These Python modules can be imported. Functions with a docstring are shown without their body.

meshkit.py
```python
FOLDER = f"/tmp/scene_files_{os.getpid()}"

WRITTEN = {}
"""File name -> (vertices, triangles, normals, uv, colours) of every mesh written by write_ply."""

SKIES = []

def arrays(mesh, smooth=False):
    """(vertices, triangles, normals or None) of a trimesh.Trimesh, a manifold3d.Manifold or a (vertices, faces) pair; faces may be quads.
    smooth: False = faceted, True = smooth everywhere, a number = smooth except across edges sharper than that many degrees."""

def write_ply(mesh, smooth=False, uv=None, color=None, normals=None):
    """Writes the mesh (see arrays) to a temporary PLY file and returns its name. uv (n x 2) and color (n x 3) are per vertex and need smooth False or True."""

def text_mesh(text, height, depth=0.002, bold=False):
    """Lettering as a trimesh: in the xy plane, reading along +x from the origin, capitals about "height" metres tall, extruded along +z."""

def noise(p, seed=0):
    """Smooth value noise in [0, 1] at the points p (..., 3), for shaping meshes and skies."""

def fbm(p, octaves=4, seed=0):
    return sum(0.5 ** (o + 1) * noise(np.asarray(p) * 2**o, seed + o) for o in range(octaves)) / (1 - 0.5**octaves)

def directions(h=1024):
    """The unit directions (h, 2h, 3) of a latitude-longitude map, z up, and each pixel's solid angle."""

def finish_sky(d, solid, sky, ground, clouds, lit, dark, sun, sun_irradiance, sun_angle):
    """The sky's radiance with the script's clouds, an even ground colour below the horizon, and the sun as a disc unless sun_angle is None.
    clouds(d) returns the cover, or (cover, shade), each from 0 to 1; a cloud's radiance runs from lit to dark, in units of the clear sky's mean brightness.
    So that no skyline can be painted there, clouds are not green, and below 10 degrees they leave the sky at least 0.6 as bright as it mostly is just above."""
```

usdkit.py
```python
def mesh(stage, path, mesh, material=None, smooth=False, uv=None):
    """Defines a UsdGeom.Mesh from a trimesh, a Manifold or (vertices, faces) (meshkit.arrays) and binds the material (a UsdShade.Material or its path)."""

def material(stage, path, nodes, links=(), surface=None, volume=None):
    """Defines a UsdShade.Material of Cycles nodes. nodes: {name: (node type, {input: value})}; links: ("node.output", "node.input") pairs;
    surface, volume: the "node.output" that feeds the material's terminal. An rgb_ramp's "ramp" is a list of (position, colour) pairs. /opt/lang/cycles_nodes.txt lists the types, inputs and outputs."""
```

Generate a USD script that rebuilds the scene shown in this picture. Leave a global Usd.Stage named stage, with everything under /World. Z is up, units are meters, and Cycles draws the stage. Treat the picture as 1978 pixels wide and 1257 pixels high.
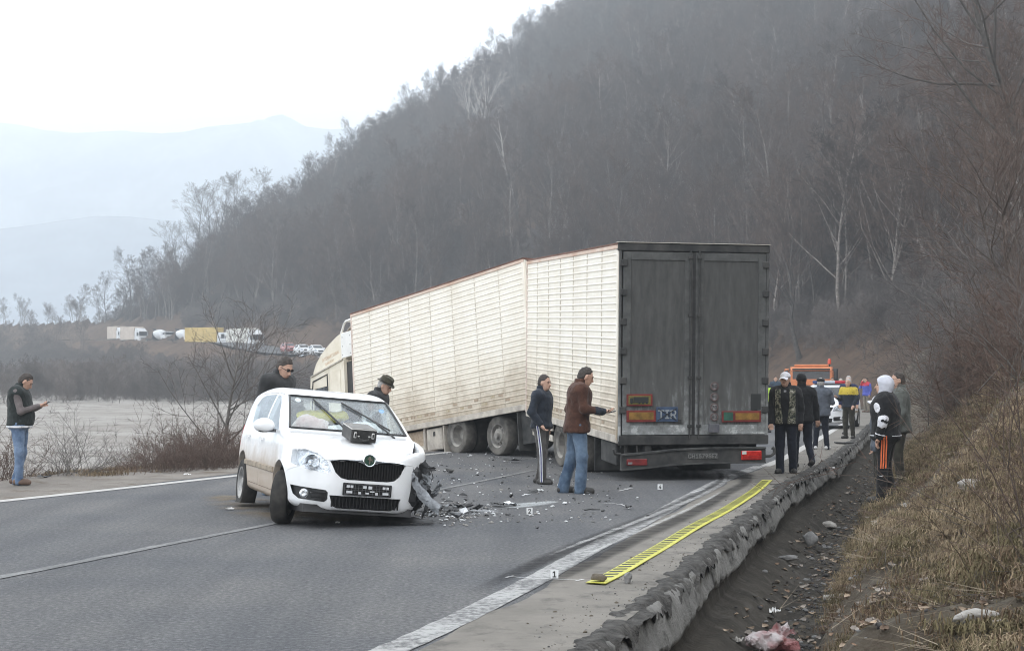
import math, random
import numpy as np, trimesh, manifold3d as mf, usdkit, meshkit
from scipy.interpolate import PchipInterpolator, RegularGridInterpolator
from scipy.spatial import cKDTree
from pxr import Usd, UsdGeom, UsdLux, UsdShade, Gf, Sdf, Vt

stage = Usd.Stage.CreateInMemory()
UsdGeom.SetStageUpAxis(stage, UsdGeom.Tokens.z)
UsdGeom.SetStageMetersPerUnit(stage, 1.0)
UsdGeom.Xform.Define(stage, '/World')
stage.SetDefaultPrim(stage.GetPrimAtPath('/World'))
UsdGeom.Scope.Define(stage, '/World/Looks')

# ---------------------------------------------------------------- camera, sky, sun, exposure
FPX, CX, CY, EYE = 2863.0, 989.0, 628.5, 1.6
PITCH = math.atan(106.5 / FPX)
cam = UsdGeom.Camera.Define(stage, '/World/camera')
cam.CreateHorizontalApertureAttr(36.0)
cam.CreateVerticalApertureAttr(36.0 * 650 / 1024)
cam.CreateFocalLengthAttr(36.0 * FPX / 1978)
cam.CreateClippingRangeAttr(Gf.Vec2f(0.1, 20000))
cam.CreateExposureAttr(0.34)
cm = Gf.Matrix4d().SetRotate(Gf.Rotation(Gf.Vec3d(1, 0, 0), 90 + math.degrees(PITCH)))
cm.SetTranslateOnly(Gf.Vec3d(0, 0, EYE))
cam.AddTransformOp().Set(cm)

SUN_EL, SUN_AZ = math.radians(27), math.radians(-62)      # azimuth from +y towards +x: the sun is on the left, a little ahead
sun_dir = np.array([math.cos(SUN_EL) * math.sin(SUN_AZ), math.cos(SUN_EL) * math.cos(SUN_AZ), math.sin(SUN_EL)])
sun = UsdLux.DistantLight.Define(stage, '/World/sun')
sun.CreateIntensityAttr(0.17)
sun.CreateAngleAttr(14.0)
sun.CreateNormalizeAttr(True)
sun.CreateColorAttr(Gf.Vec3f(1.0, 0.93, 0.82))
sm = Gf.Matrix4d().SetRotate(Gf.Rotation(Gf.Vec3d(0, 0, 1), Gf.Vec3d(*map(float, sun_dir))))
sun.AddTransformOp().Set(sm)
dome = UsdLux.DomeLight.Define(stage, '/World/sky')
sky_mat = usdkit.material(stage, '/World/Looks/sky', {
    'tc': ('texture_coordinate', {}),
    'map': ('mapping', {'scale': (1.0, 1.0, 3.0)}),
    'n': ('noise_texture', {'scale': 1.6, 'detail': 5.0, 'roughness': 0.55}),
    'r': ('rgb_ramp', {'ramp': [(0.25, (0.80,) * 3), (0.7, (0.97,) * 3)]}),
    's': ('sky_texture', {'sky_type': 'single_scattering', 'sun_disc': False, 'sun_elevation': SUN_EL, 'sun_rotation': SUN_AZ, 'altitude': 500.0, 'air_density': 1.0, 'aerosol_density': 3.0, 'ozone_density': 1.0}),
    'm': ('mix', {'color2': (13.2, 13.3, 13.4)}),
    'bg': ('background_shader', {'strength': 0.15}),
}, [('tc.generated', 'map.vector'), ('map.vector', 'n.vector'), ('n.fac', 'r.fac'), ('r.color', 'm.fac'), ('s.color', 'm.color1'), ('m.color', 'bg.color')], surface='bg.background')
UsdShade.MaterialBindingAPI.Apply(dome.GetPrim()).Bind(sky_mat)

# ---------------------------------------------------------------- helpers
NAMES = {}
def path_of(name, parent=None):
    base = str(parent.GetPath()) if parent is not None else '/World'
    k = NAMES.get((base, name), 0)
    NAMES[(base, name)] = k + 1
    return f'{base}/{name}' if k == 0 else f'{base}/{name}_{k:03d}'

def tag(p, label=None, cat=None, group=None, kind=None):
    p = p.GetPrim() if hasattr(p, 'GetPrim') else p
    for k, v in (('label', label), ('category', cat), ('group', group), ('kind', kind)):
        if v: p.SetCustomDataByKey(k, v)
    return p

def M4(loc=(0, 0, 0), rz=0.0, ry=0.0, rx=0.0, s=1.0):
    """4x4: scale, then turn about x, y, z, then move"""
    m = trimesh.transformations.euler_matrix(rx, ry, rz, 'sxyz')
    m[:3, :3] *= s
    m[:3, 3] = loc
    return m

def set_m(prim, m):
    UsdGeom.Xformable(prim).MakeMatrixXform().Set(Gf.Matrix4d(np.asarray(m, float).T.tolist()))

def thing(name, label, cat, m=None, group=None, kind=None):
    x = UsdGeom.Xform.Define(stage, path_of(name))
    set_m(x.GetPrim(), np.eye(4) if m is None else m)
    return tag(x, label, cat, group, kind)

def part(name, geo, mat, parent=None, smooth=False, label=None, cat=None, group=None, kind=None, uv=None):
    if isinstance(geo, list):
        geo = trimesh.util.concatenate([g for g in geo if g is not None])
    p = usdkit.mesh(stage, path_of(name, parent), geo, mat, smooth=smooth, uv=uv)
    return tag(p, label, cat, group, kind)

def parts(name, geos, mat, parent, **k):
    for g in geos: part(name, g, mat, parent, **k)

def copy(root, m, label=None, group=None):
    was = root.GetCustomData()
    name = root.GetName()
    x = UsdGeom.Xform.Define(stage, path_of(name.rsplit('_', 1)[0] if name[-3:].isdigit() else name)).GetPrim()
    x.GetReferences().AddInternalReference(root.GetPath())
    x.SetInstanceable(True)
    set_m(x, m)
    return tag(x, label or was['label'], was['category'], group or was.get('group'))

def ray(px, py):
    a, b = (px - CX) / FPX, -(py - CY) / FPX
    c, s = math.cos(PITCH), math.sin(PITCH)
    return np.array([a, c - s * b, s + c * b])

def G(px, py, z=0.0):
    """the point at height z seen at a pixel of the photograph"""
    r = ray(px, py)
    return np.array([0, 0, EYE]) + r * ((z - EYE) / r[2])

def P(px, py, y):
    r = ray(px, py)
    return np.array([0, 0, EYE]) + r * (y / r[1])

def box(sx, sy, sz, c=(0, 0, 0), bevel=0.0):
    if bevel <= 0:
        b = trimesh.creation.box((sx, sy, sz))
        b.apply_translation(c)
        return b
    b = min(bevel, 0.49 * min(sx, sy, sz))
    pts = []
    for ix in (-1, 1):
        for iy in (-1, 1):
            for iz in (-1, 1):
                x, y, z = ix * sx / 2, iy * sy / 2, iz * sz / 2
                pts += [(x - ix * b, y - iy * b, z), (x - ix * b, y, z - iz * b), (x, y - iy * b, z - iz * b)]
    h = trimesh.convex.convex_hull(np.array(pts) + np.array(c))
    return h

def b2(lo, hi, bevel=0.0):
    lo, hi = np.array(lo, float), np.array(hi, float)
    return box(*(hi - lo), c=(lo + hi) / 2, bevel=bevel)

def hull(pts):
    return trimesh.convex.convex_hull(np.asarray(pts, float))

def cyl(p0, p1, r, n=12, r1=None):
    p0, p1 = np.asarray(p0, float), np.asarray(p1, float)
    return tube([p0, p1], [r, r if r1 is None else r1], n)

def tube(pts, radii, n=8, cap=True):
    pts = np.asarray(pts, float)
    m = len(pts)
    radii = np.broadcast_to(np.asarray(radii, float), (m,))
    t = np.gradient(pts, axis=0)
    t /= np.linalg.norm(t, axis=1, keepdims=True) + 1e-12
    up = np.array([0, 0, 1.0]) if abs(t[0][2]) < 0.9 else np.array([1.0, 0, 0])
    vs = []
    for i in range(m):
        a = np.cross(t[i], up); a /= np.linalg.norm(a) + 1e-12
        b = np.cross(a, t[i]); up = b
        an = np.arange(n) * 2 * np.pi / n
        vs.append(pts[i] + radii[i] * (np.cos(an)[:, None] * a + np.sin(an)[:, None] * b))
    v = np.vstack(vs)
    f = []
    for i in range(m - 1):
        for k in range(n):
            a, b = i * n + k, i * n + (k + 1) % n
            f += [(a, a + n, b), (b, a + n, b + n)]
    if cap:
        v = np.vstack([v, pts[0], pts[-1]])
        c0, c1 = m * n, m * n + 1
        for k in range(n):
            f += [(c0, k, (k + 1) % n), (c1, (m - 1) * n + (k + 1) % n, (m - 1) * n + k)]
    mesh = trimesh.Trimesh(v, f, process=False)
    if mesh.volume < 0: mesh.invert()
    return mesh

def prism(poly, axis, a, b):
    """a polygon of 2-D points pushed along one axis from a to b; the 2-D axes are the two others in order"""
    cs = mf.CrossSection([np.asarray(poly, float)], mf.FillRule.NonZero)
    m = mf.Manifold.extrude(cs, b - a)
    me = m.to_mesh()
    v = np.array(me.vert_properties[:, :3], float); v[:, 2] += a
    f = np.array(me.tri_verts)
    if axis == 'y': v = v[:, [0, 2, 1]]; f = f[:, ::-1]
    if axis == 'x': v = v[:, [2, 0, 1]]
    return trimesh.Trimesh(v, f, process=False)

def to_mf(t):
    t = t.copy(); t.merge_vertices()
    return mf.Manifold(mf.Mesh(np.ascontiguousarray(t.vertices, np.float32), np.ascontiguousarray(t.faces, np.uint32)))

def to_tm(m):
    me = m.to_mesh()
    return trimesh.Trimesh(np.array(me.vert_properties[:, :3], float), np.array(me.tri_verts), process=False)

def lathe(profile, n=32, axis='y'):
    """(radius, along) points turned about an axis"""
    pr = np.asarray(profile, float)
    an = np.arange(n) * 2 * np.pi / n
    v = np.stack([np.outer(pr[:, 0], np.cos(an)), np.repeat(pr[:, 1:], n, 1), np.outer(pr[:, 0], np.sin(an))], -1).reshape(-1, 3)
    f = []
    for i in range(len(pr) - 1):
        for k in range(n):
            a, b = i * n + k, i * n + (k + 1) % n
            f += [(a, b, a + n), (b, b + n, a + n)]
    m = trimesh.Trimesh(v, f, process=False)
    if axis == 'z': m.vertices = m.vertices[:, [0, 2, 1]]; m.invert()
    if axis == 'x': m.vertices = m.vertices[:, [1, 0, 2]]; m.invert()
    return m

def moved(t, m):
    t = t.copy(); t.apply_transform(m); return t

def sheet(grid, flip=False):
    """a grid of points (n, m, 3) as one surface"""
    g = np.asarray(grid, float); n, m = g.shape[:2]
    i = np.arange(n * m).reshape(n, m)
    q = np.stack([i[:-1, :-1], i[1:, :-1], i[1:, 1:], i[:-1, 1:]], -1).reshape(-1, 4)
    f = np.vstack([q[:, [0, 1, 2]], q[:, [0, 2, 3]]])
    return trimesh.Trimesh(g.reshape(-1, 3), f[:, ::-1] if flip else f, process=False)

# ---- implicit shapes meshed by surface nets
def smin(a, b, k): h = np.clip(0.5 + 0.5 * (b - a) / k, 0, 1); return b + (a - b) * h - k * h * (1 - h)
def smax(a, b, k): return -smin(-a, -b, k)
def capsule(p, a, b, ra, rb):
    a, b = np.asarray(a, float), np.asarray(b, float)
    ab = b - a
    t = np.clip(((p - a) @ ab) / max(ab @ ab, 1e-9), 0, 1)
    return np.linalg.norm(p - a - t[:, None] * ab, axis=1) - (ra + (rb - ra) * t)
def ellipsoid(p, c, r):
    r = np.asarray(r, float); q = (p - np.asarray(c, float)) / r
    k0 = np.linalg.norm(q, axis=1); k1 = np.linalg.norm(q / r, axis=1)
    return k0 * (k0 - 1) / np.maximum(k1, 1e-9)

def surfnet(F, lo, hi, h, project=1, full=False):
    lo, hi = np.asarray(lo, float), np.asarray(hi, float)
    n = np.ceil((hi - lo) / h).astype(int) + 1
    ax = [lo[k] + h * np.arange(n[k]) for k in range(3)]
    pts = np.stack(np.meshgrid(*ax, indexing='ij'), -1).reshape(-1, 3)
    if len(pts) > 30000 and not full:      # coarse look first, fine only near the surface
        q = 4; cx = [lo[k] + h * q * np.arange(int(np.ceil((n[k] - 1) / q)) + 1) for k in range(3)]
        cv = F(np.stack(np.meshgrid(*cx, indexing='ij'), -1).reshape(-1, 3)).reshape([len(c) for c in cx])
        v = RegularGridInterpolator(cx, cv, bounds_error=False, fill_value=None)(pts)
        near = np.abs(v) < h * q * 2.6
        v[near] = F(pts[near]); v = v.reshape(n)
    else: v = F(pts).reshape(n)
    s = v < 0
    cells = np.array(n) - 1
    acc, cnt = np.zeros((*cells, 3)), np.zeros(cells)
    def sub(o): return v[o[0]:o[0] + cells[0], o[1]:o[1] + cells[1], o[2]:o[2] + cells[2]]
    for d in range(3):
        e = [k for k in range(3) if k != d]
        for a in (0, 1):
            for b in (0, 1):
                o = [0, 0, 0]; o[e[0]] = a; o[e[1]] = b
                o2 = list(o); o2[d] = 1
                v0, v1 = sub(o), sub(o2)
                x = (v0 < 0) != (v1 < 0)
                t = np.where(x, v0 / np.where(x, v0 - v1, 1), 0)
                c = np.zeros((*cells, 3)); c[..., :] = o; c[..., d] = t
                acc += c * x[..., None]; cnt += x
    act = cnt > 0
    idx = -np.ones(cells, int); idx[act] = np.arange(act.sum())
    vert = (np.argwhere(act) + acc[act] / cnt[act][:, None]) * h + lo
    faces = []
    for d in range(3):
        e1, e2 = [(1, 2), (2, 0), (0, 1)][d]
        sl = [slice(1, n[k] - 1) for k in range(3)]; sl[d] = slice(0, n[d] - 1)
        s0 = s[tuple(sl)]
        sl2 = list(sl); sl2[d] = slice(1, n[d])
        s1 = s[tuple(sl2)]
        off = np.array([q.start for q in sl])
        for inside_first in (True, False):
            w = np.argwhere((s0 & ~s1) if inside_first else (~s0 & s1)) + off
            if not len(w): continue
            def at(da, db):
                q = w.copy(); q[:, e1] += da; q[:, e2] += db
                return idx[q[:, 0], q[:, 1], q[:, 2]]
            q = np.stack([at(-1, -1), at(0, -1), at(0, 0), at(-1, 0)], -1)
            faces.append(q if inside_first else q[:, ::-1])
    if not faces:
        if not full: return surfnet(F, lo, hi, h, project, True)
        return trimesh.Trimesh(np.zeros((3, 3)), [[0, 1, 2]], process=False)
    q = np.vstack(faces)
    f = np.vstack([q[:, [0, 1, 2]], q[:, [0, 2, 3]]])
    for _ in range(project):
        e = h * 0.05
        f0 = F(vert)
        g = np.stack([F(vert + e * np.eye(3)[k]) - f0 for k in range(3)], -1) / e
        step = -f0[:, None] * g / np.maximum((g * g).sum(1, keepdims=True), 0.05)
        vert = vert + np.clip(step, -0.6 * h, 0.6 * h)
    return trimesh.Trimesh(vert, f, process=False)

# ---------------------------------------------------------------- materials
def mat(name, c1, c2=None, rough=0.7, scale=6.0, detail=4.0, lo=0.35, hi=0.65, bump=0.0, bscale=None, metal=0.0, spec=0.5, coat=0.0, world=False, stretch=(1, 1, 1), bdist=0.02, trans=0.0, emit=None, sheen=0.0, vary=0.0):
    nodes = {'p': ('principled_bsdf', {'roughness': rough, 'metallic': metal, 'specular_ior_level': spec, 'coat_weight': coat, 'base_color': tuple(c1), 'sheen_weight': sheen})}
    links = []
    if c2 is not None or bump > 0:
        nodes['tc'] = ('geometry', {}) if world else ('texture_coordinate', {})
        src = 'tc.position' if world else 'tc.object'
        nodes['mp'] = ('mapping', {'scale': tuple(stretch)})
        links.append((src, 'mp.vector'))
    if c2 is not None:
        nodes['n'] = ('noise_texture', {'scale': scale, 'detail': detail, 'roughness': 0.6})
        nodes['r'] = ('rgb_ramp', {'ramp': [(lo, c1), (hi, c2)]})
        links += [('mp.vector', 'n.vector'), ('n.fac', 'r.fac')]
        out = 'r.color'
        if vary > 0:
            nodes['oi'] = ('object_info', {})
            nodes['mr'] = ('map_range', {'from_min': 0.0, 'from_max': 1.0, 'to_min': 1 - vary, 'to_max': 1 + vary})
            nodes['hs'] = ('hsv', {})
            links += [('oi.random', 'mr.value'), ('mr.result', 'hs.value'), ('r.color', 'hs.color')]
            out = 'hs.color'
        links.append((out, 'p.base_color'))
    if bump > 0:
        nodes['nb'] = ('noise_texture', {'scale': bscale or scale * 4, 'detail': 5.0, 'roughness': 0.6})
        nodes['b'] = ('bump', {'strength': bump, 'distance': bdist})
        links += [('mp.vector', 'nb.vector'), ('nb.fac', 'b.height'), ('b.normal', 'p.normal')]
    if emit:
        nodes['p'][1]['emission_color'] = emit[0]; nodes['p'][1]['emission_strength'] = emit[1]
    return usdkit.material(stage, '/World/Looks/' + name, nodes, links, surface='p.BSDF')
# ---------------------------------------------------------------- the setting: road, ditch, bank, hill, field, mountains
rng = np.random.default_rng(7)
MAT = {}
def two(name, *a, **k): MAT[name] = mat(name, *a, **k); return MAT[name]

EDGE = np.array([(-7.0, -8), (-4.2, -2.5), (-1.6, 3.5), (.436, 8.86), (1.12, 11.2), (1.85, 14.0), (2.61, 16.8), (4.42, 23.5), (6.37, 29.7), (8.25, 36.4), (12.2, 50.9), (17.2, 70), (20.3, 90), (21, 112), (17, 142), (7, 175), (-10, 210), (-33, 245), (-47, 275), (-72, 318), (-97, 362), (-135, 410), (-200, 470), (-290, 540)], float)
_sl = np.concatenate([[0], np.cumsum(np.linalg.norm(np.diff(EDGE, axis=0), axis=1))])
_px, _py = PchipInterpolator(_sl, EDGE[:, 0]), PchipInterpolator(_sl, EDGE[:, 1])
SS = np.arange(0, _sl[-1], 0.25)
SE = np.stack([_px(SS), _py(SS)], 1)
ST = np.gradient(SE, axis=0); ST /= np.linalg.norm(ST, axis=1, keepdims=True)
for _ in range(3):
    k = np.ones(17) / 17
    T2 = np.stack([np.convolve(np.pad(ST[:, i], 8, mode='edge'), k, 'valid') for i in range(2)], 1)
    ST = T2 / np.linalg.norm(T2, axis=1, keepdims=True)
SR = np.stack([ST[:, 1], -ST[:, 0]], 1)
KD = cKDTree(SE)
def s_of_y(y): return np.interp(y, [e[1] for e in EDGE], _sl)
S0, S93 = s_of_y(-2.5), s_of_y(93.0)
def at_s(s): return np.stack([np.interp(s, SS, SE[:, 0]), np.interp(s, SS, SE[:, 1])], -1), np.stack([np.interp(s, SS, SR[:, 0]), np.interp(s, SS, SR[:, 1])], -1)
def os_of(x, y):
    p = np.stack([np.asarray(x, float).ravel(), np.asarray(y, float).ravel()], 1)
    d, i = KD.query(p)
    v = p - SE[i]
    side = np.sign((v * SR[i]).sum(1))
    sh = np.shape(x)
    return (side * d).reshape(sh), SS[i].reshape(sh)
def zroad(s): return np.interp(s, [s_of_y(90), s_of_y(142), s_of_y(245), s_of_y(275), s_of_y(362), s_of_y(470)], [0, 1.2, 6.2, 8.6, 11.5, 14.0])
def width(s): return np.interp(s, [s_of_y(10), s_of_y(16.8), s_of_y(34), s_of_y(60)], [10.6, 10.15, 9.0, 8.9])
def crest(x):
    return np.interp(x, [-290, -200, -140, -100, -81, -58, -34, 6, 50, 100, 400], [4, 6, 8, 13, 25, 46, 69, 108, 138, 146, 146])
_do = [0, .03, .06, .10, .16, .22, .3, .6, .95, 1.15, 1.5, 2.0, 3.4, 6, 12, 400]
_dz = [0, -.02, -.07, -.20, -.36, -.45, -.54, -.72, -.72, -.50, -.04, .26, 1.75, 3.9, 8.0, 8.0 + 388 * .62]
def zright(o, s, x, y, rough=1.0):
    o = np.maximum(o, 0)
    z = np.interp(o, _do, _dz)
    near = np.interp(s, [s_of_y(6), s_of_y(11), s_of_y(19)], [.3, .45, 1.0])
    z = np.where(z > 0, z * np.where(o < 8, near + (1 - near) * np.clip((o - 3) / 5, 0, 1), 1), z)
    far = np.clip((s - s_of_y(75)) / 30, 0, 1)
    z = np.where((z < 0), z * (1 - far), z)
    p3 = np.stack([x, y, 0 * x], -1)
    if rough:
        n = meshkit.fbm(p3 * 0.9, 4, 3) - .5
        z = z + n * np.clip(o - .6, 0, 2) * .32 * rough
        n2 = meshkit.fbm(p3 * 4.5, 4, 5) - .5
        z = z + n2 * (.16 * np.clip((o - .05) * 8, 0, 1))
    big = meshkit.fbm(p3 / 45.0, 3, 9) - .5
    z = z + big * np.clip((o - 8) / 20, 0, 1) * 16
    z = z + zroad(s)
    c = crest(x)
    z = np.where(o > 10, smin(z, np.where(o > 10, c + big * 6, 1e3), 18.0), z)
    return z
def FIELD_Z(y): return -1.7 + np.clip(y - 35, 0, 400) * .0062
def zleft(o, s, x, y):
    L = np.maximum(-o - width(s) - .35, 0)
    p3 = np.stack([x, y, 0 * x], -1)
    field = -1.7 + np.clip(y - 35, 0, 400) * .0062 + (meshkit.fbm(p3 / 6.0, 4, 21) - .5) * .5
    emb = zroad(s) - .55 * np.maximum(L - 2.3, 0) - .012 * L + (meshkit.fbm(p3 * 1.7, 4, 23) - .5) * .16 * np.clip(L, 0, 1)
    return np.maximum(field, emb)
def ground_z(x, y):
    x, y = np.asarray(x, float), np.asarray(y, float)
    o, s = os_of(x, y)
    return np.where(o > 0, zright(o, s, x, y), np.where(o < -width(s) - .3, zleft(o, s, x, y), zroad(s)))

def strip(offs, ss, zf, lift=0.0):
    """a ribbon along the road edge: offs (m) offsets, ss stations"""
    e, r = at_s(ss)
    o = np.broadcast_to(offs, (len(ss), np.shape(offs)[-1]))
    xy = e[:, None, :] + o[..., None] * r[:, None, :]
    s2 = np.broadcast_to(ss[:, None], o.shape)
    z = zf(o, s2, xy[..., 0], xy[..., 1]) + lift
    return sheet(np.concatenate([xy, z[..., None]], -1), flip=False)

# materials of the ground
def ground_mat(name, nodes, links):
    base = {'g': ('geometry', {}), 'p': ('principled_bsdf', {'roughness': .9, 'specular_ior_level': .25})}
    base.update(nodes)
    MAT[name] = usdkit.material(stage, '/World/Looks/' + name, base, links, surface='p.BSDF')

ground_mat('asphalt', {
    'n1': ('noise_texture', {'scale': 26.0, 'detail': 6.0, 'roughness': .8}),
    'v': ('voronoi_texture', {'scale': 85.0}),
    'n2': ('noise_texture', {'scale': .35, 'detail': 4.0, 'roughness': .6}),
    'm3': ('mapping', {'rotation': (0, 0, .32), 'scale': (1.1, .035, 1)}),
    'n3': ('noise_texture', {'scale': 1.0, 'detail': 4.0, 'roughness': .6}),
    'r1': ('rgb_ramp', {'ramp': [(.30, (.046, .049, .054)), (.5, (.102, .104, .109)), (.70, (.21, .21, .213))]}),
    'r2': ('rgb_ramp', {'ramp': [(.3, (.80, .82, .86)), (.7, (1.22, 1.18, 1.13))]}),
    'r3': ('rgb_ramp', {'ramp': [(.32, (.80, .81, .83)), (.68, (1.16, 1.15, 1.13))]}),
    'x1': ('mix', {'mix_type': 'multiply', 'fac': 1.0}), 'x2': ('mix', {'mix_type': 'multiply', 'fac': 1.0}),
    'b': ('bump', {'strength': .75, 'distance': .008}),
}, [('g.position', 'n1.vector'), ('g.position', 'v.vector'), ('g.position', 'n2.vector'), ('g.position', 'm3.vector'), ('m3.vector', 'n3.vector'),
    ('n1.fac', 'r1.fac'), ('n2.fac', 'r2.fac'), ('n3.fac', 'r3.fac'), ('r1.color', 'x1.color1'), ('r2.color', 'x1.color2'), ('x1.color', 'x2.color1'), ('r3.color', 'x2.color2'),
    ('x2.color', 'p.base_color'), ('v.distance', 'b.height'), ('b.normal', 'p.normal')])

def mixed_ground(name, ca, cb, cc, s1, s2, bump=.8, bs=14.0, bd=.05, stretch=(1, 1, 1)):
    ground_mat(name, {
        'mp': ('mapping', {'scale': stretch}),
        'n1': ('noise_texture', {'scale': s1, 'detail': 6.0, 'roughness': .65}),
        'n2': ('noise_texture', {'scale': s2, 'detail': 6.0, 'roughness': .7}),
        'r1': ('rgb_ramp', {'ramp': [(.36, ca), (.60, cb)]}),
        'r2': ('rgb_ramp', {'ramp': [(.52, (0, 0, 0)), (.66, (1, 1, 1))]}),
        'x': ('mix', {'color2': cc}),
        'nb': ('noise_texture', {'scale': bs, 'detail': 7.0, 'roughness': .7}),
        'b': ('bump', {'strength': bump, 'distance': bd}),
    }, [('g.position', 'mp.vector'), ('mp.vector', 'n1.vector'), ('mp.vector', 'n2.vector'), ('mp.vector', 'nb.vector'), ('n1.fac', 'r1.fac'), ('n2.fac', 'r2.fac'), ('r1.color', 'x.color1'), ('r2.color', 'x.fac'),
        ('x.color', 'p.base_color'), ('nb.fac', 'b.height'), ('b.normal', 'p.normal')])
mixed_ground('shoulder_dust', (.145, .135, .120), (.20, .185, .165), (.105, .098, .090), 1.4, 3.0, .5, 40., .012)
mixed_ground('left_dirt', (.155, .140, .125), (.21, .19, .17), (.11, .088, .066), .9, 1.6, .7, 22., .03)
mixed_ground('bank_soil', (.060, .046, .034), (.10, .082, .056), (.15, .135, .11), 1.1, 2.3, 1.0, 16., .07)
mixed_ground('ditch_soil', (.028, .024, .019), (.052, .045, .036), (.080, .073, .063), 2.2, 5.0, 1.0, 18., .05)
mixed_ground('ditch_gravel', (.070, .066, .066), (.125, .12, .12), (.19, .185, .185), 6.0, 14.0, 1.0, 30., .04)
mixed_ground('concrete_face', (.17, .166, .158), (.29, .284, .27), (.040, .038, .036), 1.8, 2.6, 1.0, 22., .05)
mixed_ground('leaf_litter', (.080, .050, .034), (.12, .078, .052), (.05, .036, .027), .12, .5, 1.0, 2.0, .4)
mixed_ground('field_grass', (.27, .245, .22), (.38, .36, .335), (.19, .17, .15), .11, .5, 1.0, 3.0, .25, (1, 1.2, 1))

# the ground in strips along the road
ss = np.concatenate([np.arange(S0, s_of_y(40), .2), np.arange(s_of_y(40), S93, .6)])
ssf = np.arange(S93 - .6, _sl[-1] - 2, 3.0)
allS = np.concatenate([ss, ssf])
flat = lambda o, s, x, y: zroad(s) + 0 * o
w_ = width(allS)
road_o = -np.linspace(0, 1, 9)[None, :] * (w_[:, None] - .80) - .80
part('road', strip(road_o, allS, flat), MAT['asphalt'], smooth=True, kind='structure')
oo = np.linspace(-.95, 0.0, 8)
def slab_z(o, s, x, y): return zroad(s) + .004 + (meshkit.fbm(np.stack([x * 3, y * 3, 0 * x], -1), 3, 2) - .5) * .02 * np.clip((o + .9) * 3, 0, 1)
def wob(s): return (meshkit.fbm(np.stack([s * .9, 0 * s, 0 * s], -1), 4, 12) - .5) * .30
ow = oo[None, :] + np.where(oo == -.95, wob(ss * 1.7)[:, None] * .5, 0) + np.clip(oo + .2, 0, 1)[None, :] * wob(ss)[:, None] * .7
part('shoulder_slab', strip(ow, ss, slab_z), MAT['shoulder_dust'], smooth=True, kind='structure')
# broken concrete edge under the slab
of = np.array([-.004, .03, .055, .075, .095, .12, .11, .06])
fz = np.array([0, -.015, -.05, -.12, -.22, -.31, -.35, -.40])
sf = np.concatenate([np.arange(S0, s_of_y(4), .2), np.arange(s_of_y(4), s_of_y(24), .035), np.arange(s_of_y(24), s_of_y(40), .08), np.arange(s_of_y(40), S93, .4)])
def face_z(o, s, x, y):
    ragged = meshkit.fbm(np.stack([s[:, :1] * 1.6, 0 * s[:, :1], 0 * s[:, :1]], -1), 4, 31)
    z = fz[None, :] * (.55 + .6 * np.round(ragged * 7) / 7)
    return zroad(s) + .003 + z + (meshkit.fbm(np.stack([x * 16, y * 16, z * 16], -1), 4, 8) - .5) * .04 * (np.arange(8) > 0)[None, :]
offm = of[None, :] + (meshkit.fbm(np.stack([sf[:, None] * 6.0 + 0 * of, of[None, :] * 22 + 0 * sf[:, None], 0 * of + 0 * sf[:, None]], -1), 5, 17) - .5) * .08 * (np.arange(8) > 0) + (np.round(meshkit.fbm(np.stack([sf * 1.3, 0 * sf, 0 * sf], -1), 3, 55) * 9) / 9 - .5)[:, None] * .10 * np.linspace(.2, 1, 8) + .2 * wob(sf)[:, None] * .7
part('concrete_edge', strip(offm, sf, face_z), MAT['concrete_face'], smooth=40, kind='structure')
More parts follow.
